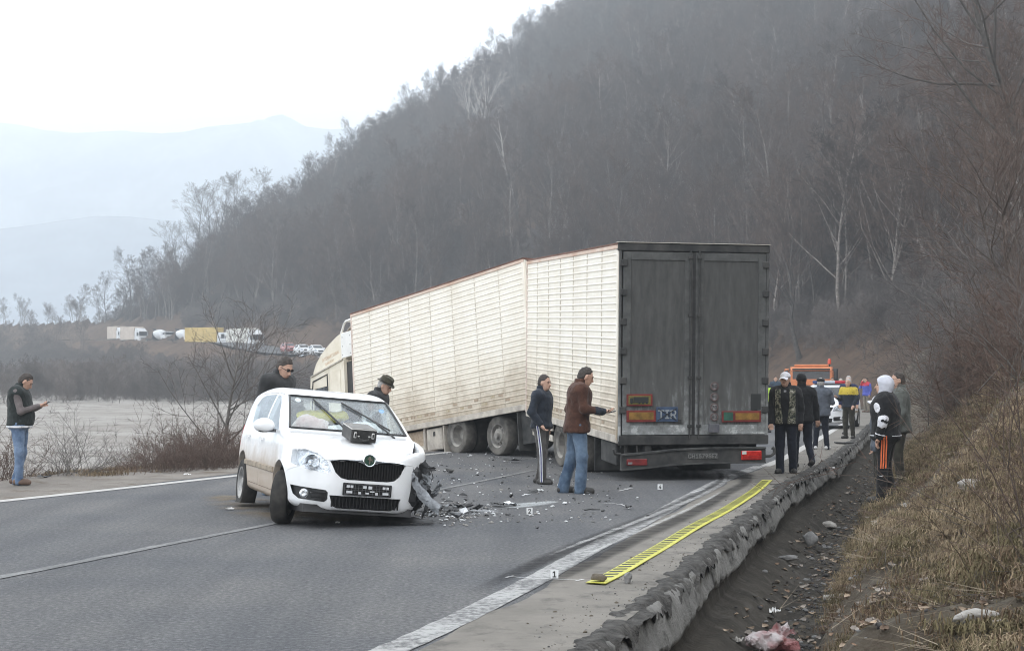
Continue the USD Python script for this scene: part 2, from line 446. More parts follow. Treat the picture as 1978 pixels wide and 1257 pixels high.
# dark eroded rim of earth and tar along the top of the edge
rim = mat('eroded_rim', (.030, .028, .026), (.085, .080, .074), rough=.95, scale=9., bump=1.0, bscale=22., bdist=.06, world=True)
orim = np.concatenate([np.linspace(-.13, .02, 10), np.linspace(.03, .095, 7)])
NR = len(orim)
def rim_z(o, s, x, y):
    n = meshkit.fbm(np.stack([x * 6, y * 6, 0 * x], -1), 4, 41)
    u = np.where(np.arange(NR) < 10, np.arange(NR) / 9 * .6, .6 + (np.arange(NR) - 9) / 7 * .4)[None, :]
    return zroad(s) + .06 * (n - .35) * np.sin(np.pi * np.clip(u, 0, .9) / .9) + .012 - .16 * np.clip((u - .55) / .45, 0, 1) * np.clip(2.0 * n - .5, .10, 1.1) - .03 * (u == 0)
orw = orim[None, :] + (meshkit.fbm(np.stack([sf[:, None] * 5.5 + 0 * orim, orim[None, :] * 9 + 0 * sf[:, None], 0 * orim + 0 * sf[:, None] + 5], -1), 5, 19) - .5) * .22 * np.interp(np.arange(NR), [0, 6, NR - 1], [1, .4, .35]) + .2 * wob(sf)[:, None] * .7
part('earth_rim', strip(orw, sf, rim_z), rim, smooth=True, kind='structure')
od = np.concatenate([[-.30, -.02, .02, .05, .09, .16, .28], np.linspace(.36, 1.12, 14)])
def ditch_z(o, s, x, y): return np.where(o < .27, np.interp(o, [-.3, -.02, .02, .09, .27], [-.05, -.05, -.12, -.45, -.54]) + zroad(s), zright(o, s, x, y))
part('ditch', strip(od, ss, ditch_z), MAT['ditch_soil'], smooth=True, kind='structure')
ob = np.concatenate([np.linspace(1.08, 4, 34), np.linspace(4.2, 14, 26)])
part('grass_bank', strip(ob, ss, lambda o, s, x, y: zright(o, s, x, y)), MAT['bank_soil'], smooth=True, kind='structure')
ol = np.linspace(0, 1, 22)
olw = -(width(ss) - .30)[:, None] - ol[None, :] * 9.0 + .3 * wob(ss * 1.3 + 9)[:, None] * (1 - ol[None, :])
part('dirt_shoulder', strip(olw[:, ::-1], ss, lambda o, s, x, y: zleft(o, s, x, y) + .004 + np.where(o > -width(s) - .36, 0.0, 0), 0), MAT['left_dirt'], smooth=True, kind='structure')

def grid_ground(name, xs, ys, material, keep):
    X, Y = np.meshgrid(xs, ys, indexing='ij')
    o, s = os_of(X, Y)
    Z = np.where(o > -3, zright(o, s, X, Y), zleft(o, s, X, Y))
    if name == 'embankment': Z = np.where(o < -3, zroad(s) - .55 * np.maximum(-o - width(s) - 2.6, 0) + (meshkit.fbm(np.stack([X, Y, 0 * X], -1) / 5.0, 4, 27) - .5) * 1.2, Z)
    if name == 'field': Z = np.where((o < -3) & (s > s_of_y(90)), FIELD_Z(Y) + (meshkit.fbm(np.stack([X, Y, 0 * X], -1) / 6.0, 4, 21) - .5) * .5, Z)
    band = (o > -width(s) - 8.2) & (o < 13.2) & (s < S93 - 1) & (Y > -2)
    deep = (o > -width(s) - 6) & (o < 10) & (s < S93 - 6) & (Y > 0)
    on_road = (o > -width(s) - 1.5) & (o < 1.5)
    Z = np.where(on_road, zroad(s) - .5, Z)
    Z = np.where(band, Z - .45, Z)
    Z = np.where(deep, Z - 1.2, Z)
    m = sheet(np.stack([X, Y, Z], -1))
    k = keep(o, s, X, Y).ravel() & ~deep.ravel()
    fk = k[m.faces].all(1)
    m = trimesh.Trimesh(m.vertices, m.faces[fk], process=False); m.remove_unreferenced_vertices()
    return part(name, m, material, smooth=True, kind='structure')
grid_ground('hill', np.arange(-290, 420, 3.5), np.arange(-60, 640, 3.5), MAT['leaf_litter'], lambda o, s, x, y: o > -4)
grid_ground('field', np.arange(-420, 40, 2.5), np.arange(-60, 560, 2.5), MAT['field_grass'], lambda o, s, x, y: (o < 0) & ((s < s_of_y(100)) | (o < -width(s) - 2)))
grid_ground('embankment', np.arange(-420, 40, 2.5), np.arange(60, 560, 2.5), MAT['leaf_litter'], lambda o, s, x, y: (o < 0) & (s > s_of_y(94)) & (zroad(s) - .55 * np.maximum(-o - width(s) - 2.6, 0) >= FIELD_Z(y) - 2.5))

# far mountains: snowy ridges behind the valley
def ridge(name, y0, pts, depth, material, amp, seed):
    xs = np.linspace(pts[0][0], pts[-1][0], 260)
    prof = np.interp(xs, [p[0] for p in pts], [p[1] for p in pts])
    u = np.linspace(-1, 1, 41)
    X = np.repeat(xs[:, None], 41, 1)
    Y = y0 + u[None, :] * depth + 0 * X
    p3 = np.stack([X, Y, 0 * X], -1)
    fold = meshkit.fbm(p3 / 170, 5, seed)
    h = prof[:, None] * (1 - np.abs(u)[None, :] ** 1.15)
    Z = h + (fold - .5) * amp * (h / max(prof.max(), 1)) * np.minimum(1, np.abs(u)[None, :] * 4 + .12) - 4
    part(name, sheet(np.stack([X, Y, Z], -1)), material, smooth=True, kind='structure')
def mz(px, py, y): q = P(px, py, y); return (q[0], q[2])
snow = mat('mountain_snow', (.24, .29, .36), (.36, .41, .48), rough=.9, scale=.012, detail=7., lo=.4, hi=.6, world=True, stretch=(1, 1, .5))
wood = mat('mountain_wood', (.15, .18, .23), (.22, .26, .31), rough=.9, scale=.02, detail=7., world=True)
far_pts = [(-330, 255), (-150, 215), (0, 233), (90, 250), (150, 256), (230, 252), (335, 260), (400, 243), (460, 235), (500, 228), (520, 216), (545, 213), (565, 222), (590, 238), (640, 243), (715, 236), (760, 240), (900, 215), (1100, 225), (1400, 250)]
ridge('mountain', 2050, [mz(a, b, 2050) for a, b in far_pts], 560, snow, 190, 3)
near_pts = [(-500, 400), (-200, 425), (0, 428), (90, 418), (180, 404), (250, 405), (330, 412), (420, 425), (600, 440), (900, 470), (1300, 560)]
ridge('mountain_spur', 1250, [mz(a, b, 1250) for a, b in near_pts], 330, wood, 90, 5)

# the air of the valley
part('haze', b2((-1500, -320, -8), (1500, 2700, 420)), usdkit.material(stage, '/World/Looks/haze_air', {'v': ('principled_volume', {'color': (.81, .905, 1.0), 'density': .00112, 'anisotropy': .5})}, [], volume='v.volume'), kind='stuff')
# ---------------------------------------------------------------- bare trees, bushes, grass
def limb_mesh(paths, n):
    """many tapered limbs: each (points, radii); one mesh of n-sided tubes"""
    return trimesh.util.concatenate([tube(p, r, n, cap=False) for p, r in paths])

def slivers(p0, p1, w):
    """slender triangles pairs from p0 to p1 (twigs)"""
    p0, p1 = np.asarray(p0), np.asarray(p1)
    d = p1 - p0
    d = d / (np.linalg.norm(d, axis=1, keepdims=True) + 1e-9)
    a = np.cross(d, np.random.default_rng(5).normal(size=d.shape)); a /= np.linalg.norm(a, axis=1, keepdims=True) + 1e-9
    b = np.cross(d, a)
    w = np.broadcast_to(np.asarray(w, float), (len(p0),))[:, None]
    v = np.concatenate([p0 + a * w, p0 - .5 * a * w + .87 * b * w, p0 - .5 * a * w - .87 * b * w, p1])
    n = len(p0); i = np.arange(n)
    f = np.concatenate([np.stack([i, i + n, i + 3 * n], 1), np.stack([i + n, i + 2 * n, i + 3 * n], 1), np.stack([i + 2 * n, i, i + 3 * n], 1)])
    return trimesh.Trimesh(v, f, process=False)

def grow(r, start, direction, length, radius, steps, wander, lift=0.0, tip=.25):
    pts, d, p = [np.array(start, float)], np.array(direction, float), np.array(start, float)
    for i in range(steps):
        d = d + r.normal(size=3) * wander + np.array([0, 0, lift])
        d /= np.linalg.norm(d)
        p = p + d * length / steps
        pts.append(p)
    return np.array(pts), radius * (1 - (1 - tip) * np.linspace(0, 1, steps + 1))

def along(pts, f):
    t = f * (len(pts) - 1); i = min(int(t), len(pts) - 2); u = t - i
    return pts[i] * (1 - u) + pts[i + 1] * u, (pts[i + 1] - pts[i]) / (np.linalg.norm(pts[i + 1] - pts[i]) + 1e-9)

def side_dir(r, d, angle):
    a = np.cross(d, r.normal(size=3)); a /= np.linalg.norm(a) + 1e-9
    return d * math.cos(angle) + a * math.sin(angle)

def bare_tree(seed, H=13, girth=.16, lean=(0, 0, 1), fork=.0, first=.3, n1=16, n2=7, n3=7, n4=5, spread=.95, reach=.42, twig=.012, wander=.07, trunks=1, up=.10, thick=True):
    """(trunk mesh with its limbs, twig mesh)"""
    r = np.random.default_rng(seed)
    main, limbs, t0, t1, tw = [], [], [], [], []
    for t in range(trunks):
        dirn = np.array(lean, float) + (r.normal(size=3) * [.16, .16, 0] if trunks > 1 else 0)
        pts, rad = grow(r, (r.normal() * .12 * (trunks > 1), r.normal() * .12 * (trunks > 1), -.3), dirn / np.linalg.norm(dirn), H * r.uniform(.78, .92), girth * (1 if trunks == 1 else .7), 9, wander, .03, .12)
        rad[0] *= 1.35
        main.append((pts, rad))
        for i in range(n1):
            f = first + (1 - first) * (i + r.uniform(0, .9)) / n1
            p, d = along(pts, f)
            ln = H * reach * (.30 + .75 * math.sin(math.pi * min(1.0, (f - first) / (1 - first) * .72 + .24))) * r.uniform(.6, 1.2) + .3
            b, br = grow(r, p, side_dir(r, d, r.uniform(.55, spread)), ln, max(girth * .42 * (1.1 - f), .018) * r.uniform(.7, 1.2), 5, wander * 1.6, up, .2)
            main.append((b, br))
            for j in range(n2):
                f2 = .2 + .8 * (j + r.uniform(0, .9)) / n2
                p2, d2 = along(b, f2)
                l2 = ln * .5 * (1.15 - f2) * r.uniform(.6, 1.3) + .25
                c, cr = grow(r, p2, side_dir(r, d2, r.uniform(.5, 1.0)), l2, max(br[0] * .4 * (1.1 - f2), .008), 3, wander * 2, up, .3)
                limbs.append((c, cr))
                for k in range(n3):
                    f3 = .15 + .85 * (k + r.uniform(0, .9)) / n3
                    p3, d3 = along(c, f3)
                    l3 = (l2 * .55 * (1.1 - f3) + .22) * r.uniform(.6, 1.3)
                    q = p3 + side_dir(r, d3, r.uniform(.4, 1.0)) * l3 + np.array([0, 0, up * l3])
                    t0.append(p3); t1.append(q); tw.append(twig)
                    for m in range(n4):
                        f4 = r.uniform(.2, 1)
                        p4 = p3 + (q - p3) * f4
                        t0.append(p4); t1.append(p4 + side_dir(r, (q - p3) / (np.linalg.norm(q - p3) + 1e-9), r.uniform(.4, .9)) * l3 * r.uniform(.3, .65)); tw.append(twig * .7)
    trunk = limb_mesh(main, 6)
    tws = [slivers(t0, t1, tw)]
    if limbs: tws.append(limb_mesh(limbs, 3))
    return trunk, trimesh.util.concatenate(tws)

def bark(name, a, b, vary=0.0): MAT[name] = mat(name, a, b, rough=.92, scale=5., detail=4., bump=.6, bscale=14., bdist=.03, spec=.2, vary=vary)
bark('bark_grey', (.085, .078, .072), (.17, .16, .15)); bark('bark_brown', (.065, .050, .042), (.13, .105, .09)); bark('bark_pale', (.34, .32, .30), (.52, .50, .47))
bark('bark_moss', (.10, .095, .086), (.175, .168, .15)); bark('bark_dark', (.05, .045, .042), (.10, .092, .085)); bark('twig_brown', (.090, .066, .056), (.135, .100, .085)); bark('twig_grey', (.095, .085, .082), (.15, .135, .13)); bark('twig_red', (.088, .058, .047), (.135, .095, .078))
bark('forest_bark', (.044, .031, .025), (.100, .069, .055), .5); bark('forest_trunk', (.11, .095, .085), (.26, .235, .215), .5)

# the wood on the hillside, further than one can pick the trees apart
FOREST = [bare_tree(100 + i, H=h, girth=g, n1=17, n2=6, n3=7, n4=5, twig=.017, spread=sp, reach=rc, first=fi, wander=.06) for i, (h, g, sp, rc, fi) in
          enumerate([(15, .15, .8, .36, .22), (13, .13, .95, .42, .15), (16, .16, .75, .33, .25), (11, .12, 1.05, .48, .12), (14, .14, .9, .40, .2), (9, .10, 1.1, .5, .08)])]
def instancer(name, protos, material, places, kind='stuff', smooth=False):
    """places: (x, y, z, turn, scale, which)"""
    pi = UsdGeom.PointInstancer.Define(stage, path_of(name))
    rel = []
    for k, g in enumerate(protos):
        ms = material if not isinstance(material, list) else material[k]
        if isinstance(g, tuple):
            x = UsdGeom.Xform.Define(stage, path_of('piece', pi.GetPrim()))
            part('trunk', g[0], ms[0], x.GetPrim(), smooth=True); part('twigs', g[1], ms[1], x.GetPrim())
            rel.append(x.GetPath()); continue
        rel.append(part('piece', g, ms, pi.GetPrim(), smooth=smooth).GetPath())
    pi.CreatePrototypesRel().SetTargets(rel)
    pl = np.array(places, float)
    pi.CreatePositionsAttr(Vt.Vec3fArray.FromNumpy(pl[:, :3].astype(np.float32)))
    pi.CreateOrientationsAttr(Vt.QuathArray([Gf.Quath(float(math.cos(a / 2)), 0, 0, float(math.sin(a / 2))) for a in pl[:, 3]]))
    pi.CreateScalesAttr(Vt.Vec3fArray.FromNumpy(np.repeat(pl[:, 4:5], 3, 1).astype(np.float32)))
    pi.CreateProtoIndicesAttr(Vt.IntArray.FromNumpy(pl[:, 5].astype(np.int32)))
    return tag(pi, kind=kind)

def on_screen(x, y, z, top=0, m=60):
    if y < 2: return False
    yy = y * math.cos(PITCH) + (z - EYE) * math.sin(PITCH)
    zz = -y * math.sin(PITCH) + (z - EYE) * math.cos(PITCH)
    zt = zz + top
    return -m < CX + FPX * x / yy < 1978 + m and CY - FPX * zt / yy < 1257 + m and CY - FPX * zz / yy > -150

r = np.random.default_rng(11)
cand, spots = r.uniform((-290, 10), (240, 620), (60000, 2)), []
o_, s_ = os_of(cand[:, 0], cand[:, 1])
zz_ = ground_z(cand[:, 0], cand[:, 1])
used = {}
near_spots = []
for (x, y), o, s, z in zip(cand, o_, s_, zz_):
    if o < 7.5 or not on_screen(x, y, z, 14): continue
    dist = math.hypot(x, y)
    cell = 3.1 if dist < 140 else 4.2
    key = (int(x / cell), int(y / cell), cell)
    if key in used or z > crest(x) + 9 and y > 520: continue
    used[key] = 1
    (near_spots if dist < 105 and o > 9 else spots).append((x, y, z - .3, r.uniform(0, 6.28), r.uniform(.75, 1.25) * float(np.interp(x, [-125, -108, -85], [.5, .85, 1.05])), r.integers(0, 6)))

# the nearer trees of the slope stand as single trees
NEAR = []
near_spots.sort(key=lambda q: math.hypot(q[0], q[1]))
spots += near_spots[150:]
near_spots = near_spots[:150]
instancer('forest', FOREST, [(MAT['forest_trunk' if i in (0, 2, 4) else 'forest_bark'], MAT['forest_bark']) for i in range(6)], spots)
kinds = ['slender grey-brown bare tree among the many on the wooded slope above the ditch', 'bushy brown bare tree among the many on the wooded slope above the ditch', 'forked dark bare tree among the many on the wooded slope above the ditch', 'reddish twiggy bare tree among the many on the wooded slope above the ditch']
protos = [bare_tree(300, H=11, girth=.11, twig=.008, n1=18, n2=7, n3=7, n4=5, first=.25), bare_tree(301, H=8, girth=.10, twig=.008, n1=18, n2=7, n3=7, n4=5, first=.1, spread=1.1, reach=.5),
          bare_tree(302, H=10, girth=.13, twig=.008, n1=10, n2=7, n3=7, n4=5, first=.2, trunks=2), bare_tree(303, H=6.5, girth=.07, twig=.007, n1=14, n2=7, n3=7, n4=5, first=.05, spread=1.0, reach=.55, trunks=2)]
pm = [('bark_grey', 'twig_grey'), ('bark_brown', 'twig_brown'), ('bark_dark', 'twig_brown'), ('bark_brown', 'twig_red')]
roots = {}
for q in near_spots:
    k = int(q[5]) % 4
    m = M4(q[:3], rz=q[3], s=q[4])
    if k not in roots:
        t = thing('bare_tree', kinds[k], 'tree', m, 'bare trees of the near slope: ' + ['slender', 'bushy', 'forked', 'reddish'][k])
        part('trunk', protos[k][0], MAT[pm[k][0]], t, smooth=True); part('crown', protos[k][1], MAT[pm[k][1]], t)
        roots[k] = t
    else:
        copy(roots[k], m)

def tree(name, label, px, py, y, mats, group=None, top=None, hit=False, **kw):
    """a single tree whose foot stands at pixel column px at distance y"""
    x = P(px, py, y)[0]
    if hit:   # the point of the slope seen there
        ys = np.linspace(25, 520, 2500); q3 = np.array([0, 0, EYE]) + np.outer(ys, ray(px, py) / ray(px, py)[1]); k = int(np.argmax(q3[:, 2] < ground_z(q3[:, 0], q3[:, 1]))); x, y = q3[k, 0], q3[k, 1]; s_ = y / kw.pop('ref', y); kw['H'] *= s_; kw['girth'] *= s_; kw['twig'] *= s_
    z = float(ground_z(x, y))
    t = thing(name, label, 'tree', M4((x, y, z)), group)
    tr, cr = bare_tree(**kw)
    part('trunk', tr, MAT[mats[0]], t, smooth=True)
    part('crown', cr, MAT[mats[1]], t)
    return t
# the small grey tree beyond the left shoulder
tree('bare_tree', 'small grey spreading bare tree standing at the field edge, left behind the white car', 437, 800, 40, ('bark_grey', 'twig_grey'), seed=41, H=5.2, girth=.10, n1=20, n2=7, n3=5, n4=2, first=.22, spread=1.05, reach=.50, twig=.006, up=.09)
# tall trees on the skyline behind the queue of lorries
for lab, px, y, kw in [
    ('crooked old bare tree with a flat windswept crown, furthest left of the skyline trees', 225, 385, dict(seed=51, H=17, girth=.30, lean=(.25, 0, 1), n1=9, first=.35, spread=1.2, reach=.45, wander=.2)),
    ('twisted bare tree above the cement mixers, second of the skyline trees from the left', 318, 378, dict(seed=52, H=21, girth=.25, n1=16, first=.3, spread=1.0, reach=.38, wander=.11)),
    ('slim bare tree between the mixers and the tallest skyline poplar', 352, 372, dict(seed=58, H=26, girth=.22, n1=16, first=.35, spread=.8, reach=.28, wander=.08)),
    ('tallest bare poplar on the skyline above the yellow lorry', 378, 360, dict(seed=53, H=33, girth=.28, n1=22, first=.3, spread=.75, reach=.26)),
    ('bare poplar right beside the tallest one on the skyline', 398, 366, dict(seed=54, H=32, girth=.25, n1=22, first=.35, spread=.75, reach=.24)),
    ('broad-headed bare tree where the skyline trees meet the wooded hill', 432, 356, dict(seed=55, H=30, girth=.28, n1=20, first=.3, spread=.9, reach=.30)),
    ('bare tree filling the gap right of the paired poplars on the skyline', 415, 362, dict(seed=57, H=28, girth=.24, n1=20, first=.25, spread=.85, reach=.3)),
    ('shorter bushy bare tree at the feet of the paired poplars', 388, 352, dict(seed=59, H=19, girth=.2, n1=20, first=.15, spread=1.0, reach=.4)),
    ('bushy bare tree right of the twisted tree above the mixers', 335, 368, dict(seed=60, H=16, girth=.2, n1=18, first=.15, spread=1.0, reach=.42)),
    ('thin bare tree leaning from the foot of the wooded hill behind the skyline poplars', 462, 352, dict(seed=56, H=26, girth=.22, n1=18, first=.3, spread=.85, reach=.3, lean=(.1, 0, 1)))]:
    tree('bare_tree', lab, px, 640, y, ('bark_dark', 'twig_grey'), n2=7, n3=6, n4=4, twig=.028, **kw)
# pale birches and the old forked tree on the hill face
for lab, px, py, y, kw, mm in [
    ('white-barked birch with several upright stems, high on the wooded hill above the lorry', 925, 360, 300, dict(seed=61, H=24, girth=.42, n1=9, n2=4, n3=3, n4=1, first=.3, spread=.6, reach=.4, twig=.04, trunks=3, wander=.05), ('bark_pale', 'bark_pale')),
    ('single leaning white birch on the wooded hill, right of the many-stemmed birch', 1000, 400, 300, dict(seed=62, H=21, girth=.36, n1=7, n2=4, n3=3, n4=1, first=.4, spread=.6, reach=.25, twig=.035, lean=(-.28, 0, 1), wander=.09), ('bark_pale', 'bark_grey')),
    ('grey forked tree on the hill above the dark rear doors of the trailer', 1235, 420, 230, dict(seed=63, H=17, girth=.28, n1=7, n2=5, n3=3, n4=1, first=.3, spread=.9, reach=.5, twig=.03, wander=.12), ('bark_grey', 'twig_grey')),
    ('old forked tree with pale mossy limbs, above the orange lorry', 1625, 510, 105, dict(seed=64, H=10.5, girth=.27, n1=8, n2=6, n3=5, n4=3, first=.35, spread=1.15, reach=.42, twig=.012, lean=(-.18, 0, 1), wander=.15), ('bark_moss', 'twig_grey')),
    ('crooked pale tree on the slope right of the old forked tree', 1745, 500, 95, dict(seed=65, H=9, girth=.17, n1=9, n2=6, n3=5, n4=3, first=.35, spread=1.1, reach=.35, twig=.011, lean=(-.3, 0, 1), wander=.13), ('bark_grey', 'twig_grey')),
    ('thin straight pale tree high on the slope, top right', 1660, 260, 150, dict(seed=66, H=17, girth=.18, n1=8, n2=4, n3=4, n4=2, first=.5, spread=.8, reach=.2, twig=.02), ('bark_moss', 'twig_grey')),
    ('dark leaning tree rising just left of the orange lorry', 1545, 690, 88, dict(seed=67, H=9.5, girth=.15, n1=12, n2=6, n3=5, n4=3, first=.3, spread=1.0, reach=.45, twig=.01, lean=(-.2, 0, 1), wander=.1), ('bark_dark', 'twig_brown')),
    ('brown tree with a straight pale trunk near the right edge of the picture', 1952, 690, 34, dict(seed=68, H=6.5, girth=.085, n1=18, n2=7, n3=6, n4=4, first=.25, spread=.9, reach=.42, twig=.006), ('bark_grey', 'twig_brown')),
    ('many-stemmed brown tree leaning over the bank at the right edge', 2000, 690, 31, dict(seed=69, H=5.0, girth=.075, n1=11, n2=6, n3=5, n4=3, first=.15, spread=.9, reach=.5, twig=.005, trunks=3, lean=(-.35, 0, 1)), ('bark_brown', 'twig_brown')),
    ('large dark tree whose limbs reach into the top right corner', 2035, 500, 48, dict(seed=70, H=17, girth=.24, n1=20, n2=8, n3=6, n4=4, first=.35, spread=1.15, reach=.42, twig=.008, lean=(-.1, 0, 1)), ('bark_dark', 'twig_brown'))]:
    tree('bare_tree', lab, px, py, y, mm, hit=y > 85, ref=y, **kw) if y > 85 else tree('bare_tree', lab, px, py, y, mm, **kw)

# bushes: many thin stems from one root
def bush(seed, H=1.6, stems=26, n=7, twig=.004, spread=.8, girth=.010):
    r = np.random.default_rng(seed)
    limbs, t0, t1 = [], [], []
    for i in range(stems):
        a = r.uniform(0, 6.28); tilt = r.uniform(.1, spread)
        b, br = grow(r, (r.normal() * .18 * H / 1.6, r.normal() * .18 * H / 1.6, -.08), (math.sin(tilt) * math.cos(a), math.sin(tilt) * math.sin(a), math.cos(tilt)), H * r.uniform(.55, 1.15), girth * r.uniform(.6, 1.2), 5, .13, -.02, .3)
        limbs.append((b, br))
        for j in range(n):
            p, d = along(b, r.uniform(.2, 1))
            l2 = H * r.uniform(.12, .38)
            q = p + side_dir(r, d, r.uniform(.4, 1.0)) * l2
            t0.append(p); t1.append(q)
            for k in range(4):
                p3 = p + (q - p) * r.uniform(.2, 1)
                t0.append(p3); t1.append(p3 + side_dir(r, (q - p) / l2, r.uniform(.4, 1.1)) * l2 * r.uniform(.25, .55))
    return limb_mesh(limbs, 4), slivers(t0, t1, np.full(len(t0), twig))
BUSH = [bush(401, 1.7, 24, 9, spread=1.0), bush(402, 1.3, 26, 10, spread=1.35), bush(403, 2.2, 16, 9, spread=.75), bush(404, 1.0, 24, 9, spread=1.5)]
BM = [('bark_brown', 'twig_brown'), ('bark_brown', 'twig_red'), ('bark_grey', 'twig_grey'), ('bark_brown', 'twig_brown')]
broots = {}
def put_bush(k, x, y, s, label, group, rz, sink=.05):
    m = M4((x, y, float(ground_z(x, y)) - sink), rz=rz, s=s)
    key = (k, group)
    if key not in broots:
        t = thing('bush', label, 'bush', m, group)
        part('stems', BUSH[k][0], MAT[BM[k][0]], t, smooth=True); part('twigs', BUSH[k][1], MAT[BM[k][1]], t)
        broots[key] = t
    else: copy(broots[key], m, label, group)
r = np.random.default_rng(33)
for px, y, k, s in [(250, 26.5, 3, .8), (300, 27.5, 1, 1.0), (330, 28.5, 0, 1.0), (360, 27.6, 1, 1.0), (395, 29, 0, .9), (420, 28, 1, 1.1), (445, 29.5, 1, 1.1), (270, 29, 2, .9), (215, 27, 3, .7), (380, 30.5, 2, .9), (435, 31, 2, .8), (470, 30, 1, 1.1), (345, 30, 1, 1.2), (410, 27.2, 3, 1.2), (310, 26.6, 3, 1.0), (335, 27, 3, 1.1), (365, 26.9, 1, .8), (388, 27.5, 3, 1.3), (400, 28.4, 1, .9), (425, 29, 3, 1.3), (452, 28.5, 1, .9), (290, 26.9, 3, 1.1), (320, 28, 1, .9), (355, 28.6, 3, 1.3), (440, 27.3, 3, 1.1), (375, 29.6, 1, 1.1), (262, 26.3, 1, .7)]:
    put_bush(k, P(px, 800, y)[0], y, s * .82, 'tangled brown bush of bare stems along the left roadside behind the white car', 'bushes along the left roadside', r.uniform(0, 6.28), .35)
for px, y, k, s in [(12, 25, 1, 1.0), (-15, 24.5, 0, .9), (30, 26, 3, 1.0)]:
    put_bush(k, P(px, 850, y)[0], y, s, 'dry brown weeds at the left edge behind the man in jeans', 'weeds behind the man in jeans', r.uniform(0, 6.28), .3)
for px, y, k, s in [(120, 25, 2, .55), (140, 25.3, 2, .6)]:
    put_bush(k, P(px, 850, y)[0], y, s, 'thin upright dry stalks on the left roadside between the man in jeans and the bushes', 'thin stalks on the left roadside', r.uniform(0, 6.28), .2)
# brambles and scrub on the bank right of the ditch
n = 0
lab = ['grey-brown scrub bush on the bank right of the ditch', 'reddish scrub bush on the bank right of the ditch', 'tall grey twiggy scrub on the bank right of the ditch', 'low brown scrub on the bank right of the ditch']
bspots = []
while n < 150:
    y = r.uniform(17, 62) if n > 60 else r.uniform(18, 34); s = s_of_y(y) + 0; o = r.uniform(2.4, 11)
    if y < 25 and o < 3.2: continue
    e, rr = at_s(np.array([s])); x, yy = e[0] + rr[0] * o
    if not on_screen(x, yy, float(ground_z(x, yy)), 2, 100): continue
    bspots.append((x, yy)); n += 1
for x, y in bspots:
    k = r.integers(0, 4)
    put_bush(k, x, y, r.uniform(.6, 1.15), lab[k], 'scrub on the right bank: ' + ['grey-brown', 'reddish', 'tall grey', 'low brown'][k], r.uniform(0, 6.28))
# long red-brown shoots in the foreground at the right edge
for i, (px, y, s, lb) in enumerate([(1990, 13.5, .9, 'red-brown bramble shoots arching in from the right edge, uppermost of the near ones'), (2010, 11.2, .8, 'red-brown bramble shoots at the right edge just above the pale stone'), (1995, 9.6, .55, 'dark thorny shoots in the lower right corner')]):
    tr = bush(450 + i, 2.4, 12, 7, .0035, .9, .008)
    x = P(px, 900, y)[0]
    t = thing('bramble', lb, 'bramble', M4((x, y, float(ground_z(x, y)) - .05), rz=i * 2.0, s=s), None)
    part('stems', tr[0], MAT['bark_brown'], t, smooth=True); part('twigs', tr[1], MAT['twig_red'], t)

# far scrub: the slope below the lorries, the wood along the field's far side, undergrowth of the hill
far = []
for i in range(3700):
    if i < 1900:      # bushes on the road embankment left
        s = r.uniform(s_of_y(175), s_of_y(440)); o = -width(s) - r.uniform(2, 24) - 34 * r.uniform() ** 4
    elif i < 2600:   # trees past the field
        s = r.uniform(s_of_y(330), _sl[-1] - 5); o = -width(s) - r.uniform(5, 70)
    else:            # scrub at the hill's foot
        s = r.uniform(s_of_y(55), s_of_y(330)); o = r.uniform(4, 26)
    e, rr = at_s(np.array([s])); x, y = e[0] + rr[0] * o
    z = float(ground_z(x, y))
    if not on_screen(x, y, z, 6, 40): continue
    if i < 1900 and o > -width(s) - 9: continue
    if i < 1900: far.append((x, y, z - .2, r.uniform(0, 6.28), r.uniform(.10, .22) if o > -width(s) - 12 else r.uniform(.25, .6), r.choice([0, 1, 2])))
    elif i < 2600: far.append((x, y, z - .3, r.uniform(0, 6.28), r.uniform(.40, .75), r.choice([3, 4, 0])))
    else: far.append((x, y, z - .2, r.uniform(0, 6.28), r.uniform(.25, .5), r.choice([0, 1, 2])))
SCRUB = [bare_tree(210, H=9, girth=.08, n1=13, n2=6, n3=6, n4=4, twig=.03, first=.04, spread=1.15, reach=.55, trunks=2), bare_tree(211, H=8, girth=.08, n1=13, n2=6, n3=6, n4=4, twig=.03, first=.04, spread=1.15, reach=.6, trunks=3), bare_tree(212, H=10, girth=.08, n1=13, n2=6, n3=6, n4=4, twig=.03, first=.1, spread=.9, reach=.5, trunks=2),
         bare_tree(213, H=14, girth=.14, n1=14, n2=6, n3=6, n4=4, twig=.032, first=.15, spread=1.0, reach=.4), bare_tree(214, H=16, girth=.14, n1=14, n2=6, n3=6, n4=4, twig=.032, first=.2, spread=.8, reach=.32)]
bark('thicket_bark', (.10, .088, .082), (.19, .168, .158), .3)
instancer('thicket', [trimesh.util.concatenate(t) for t in SCRUB], MAT['thicket_bark'], far)

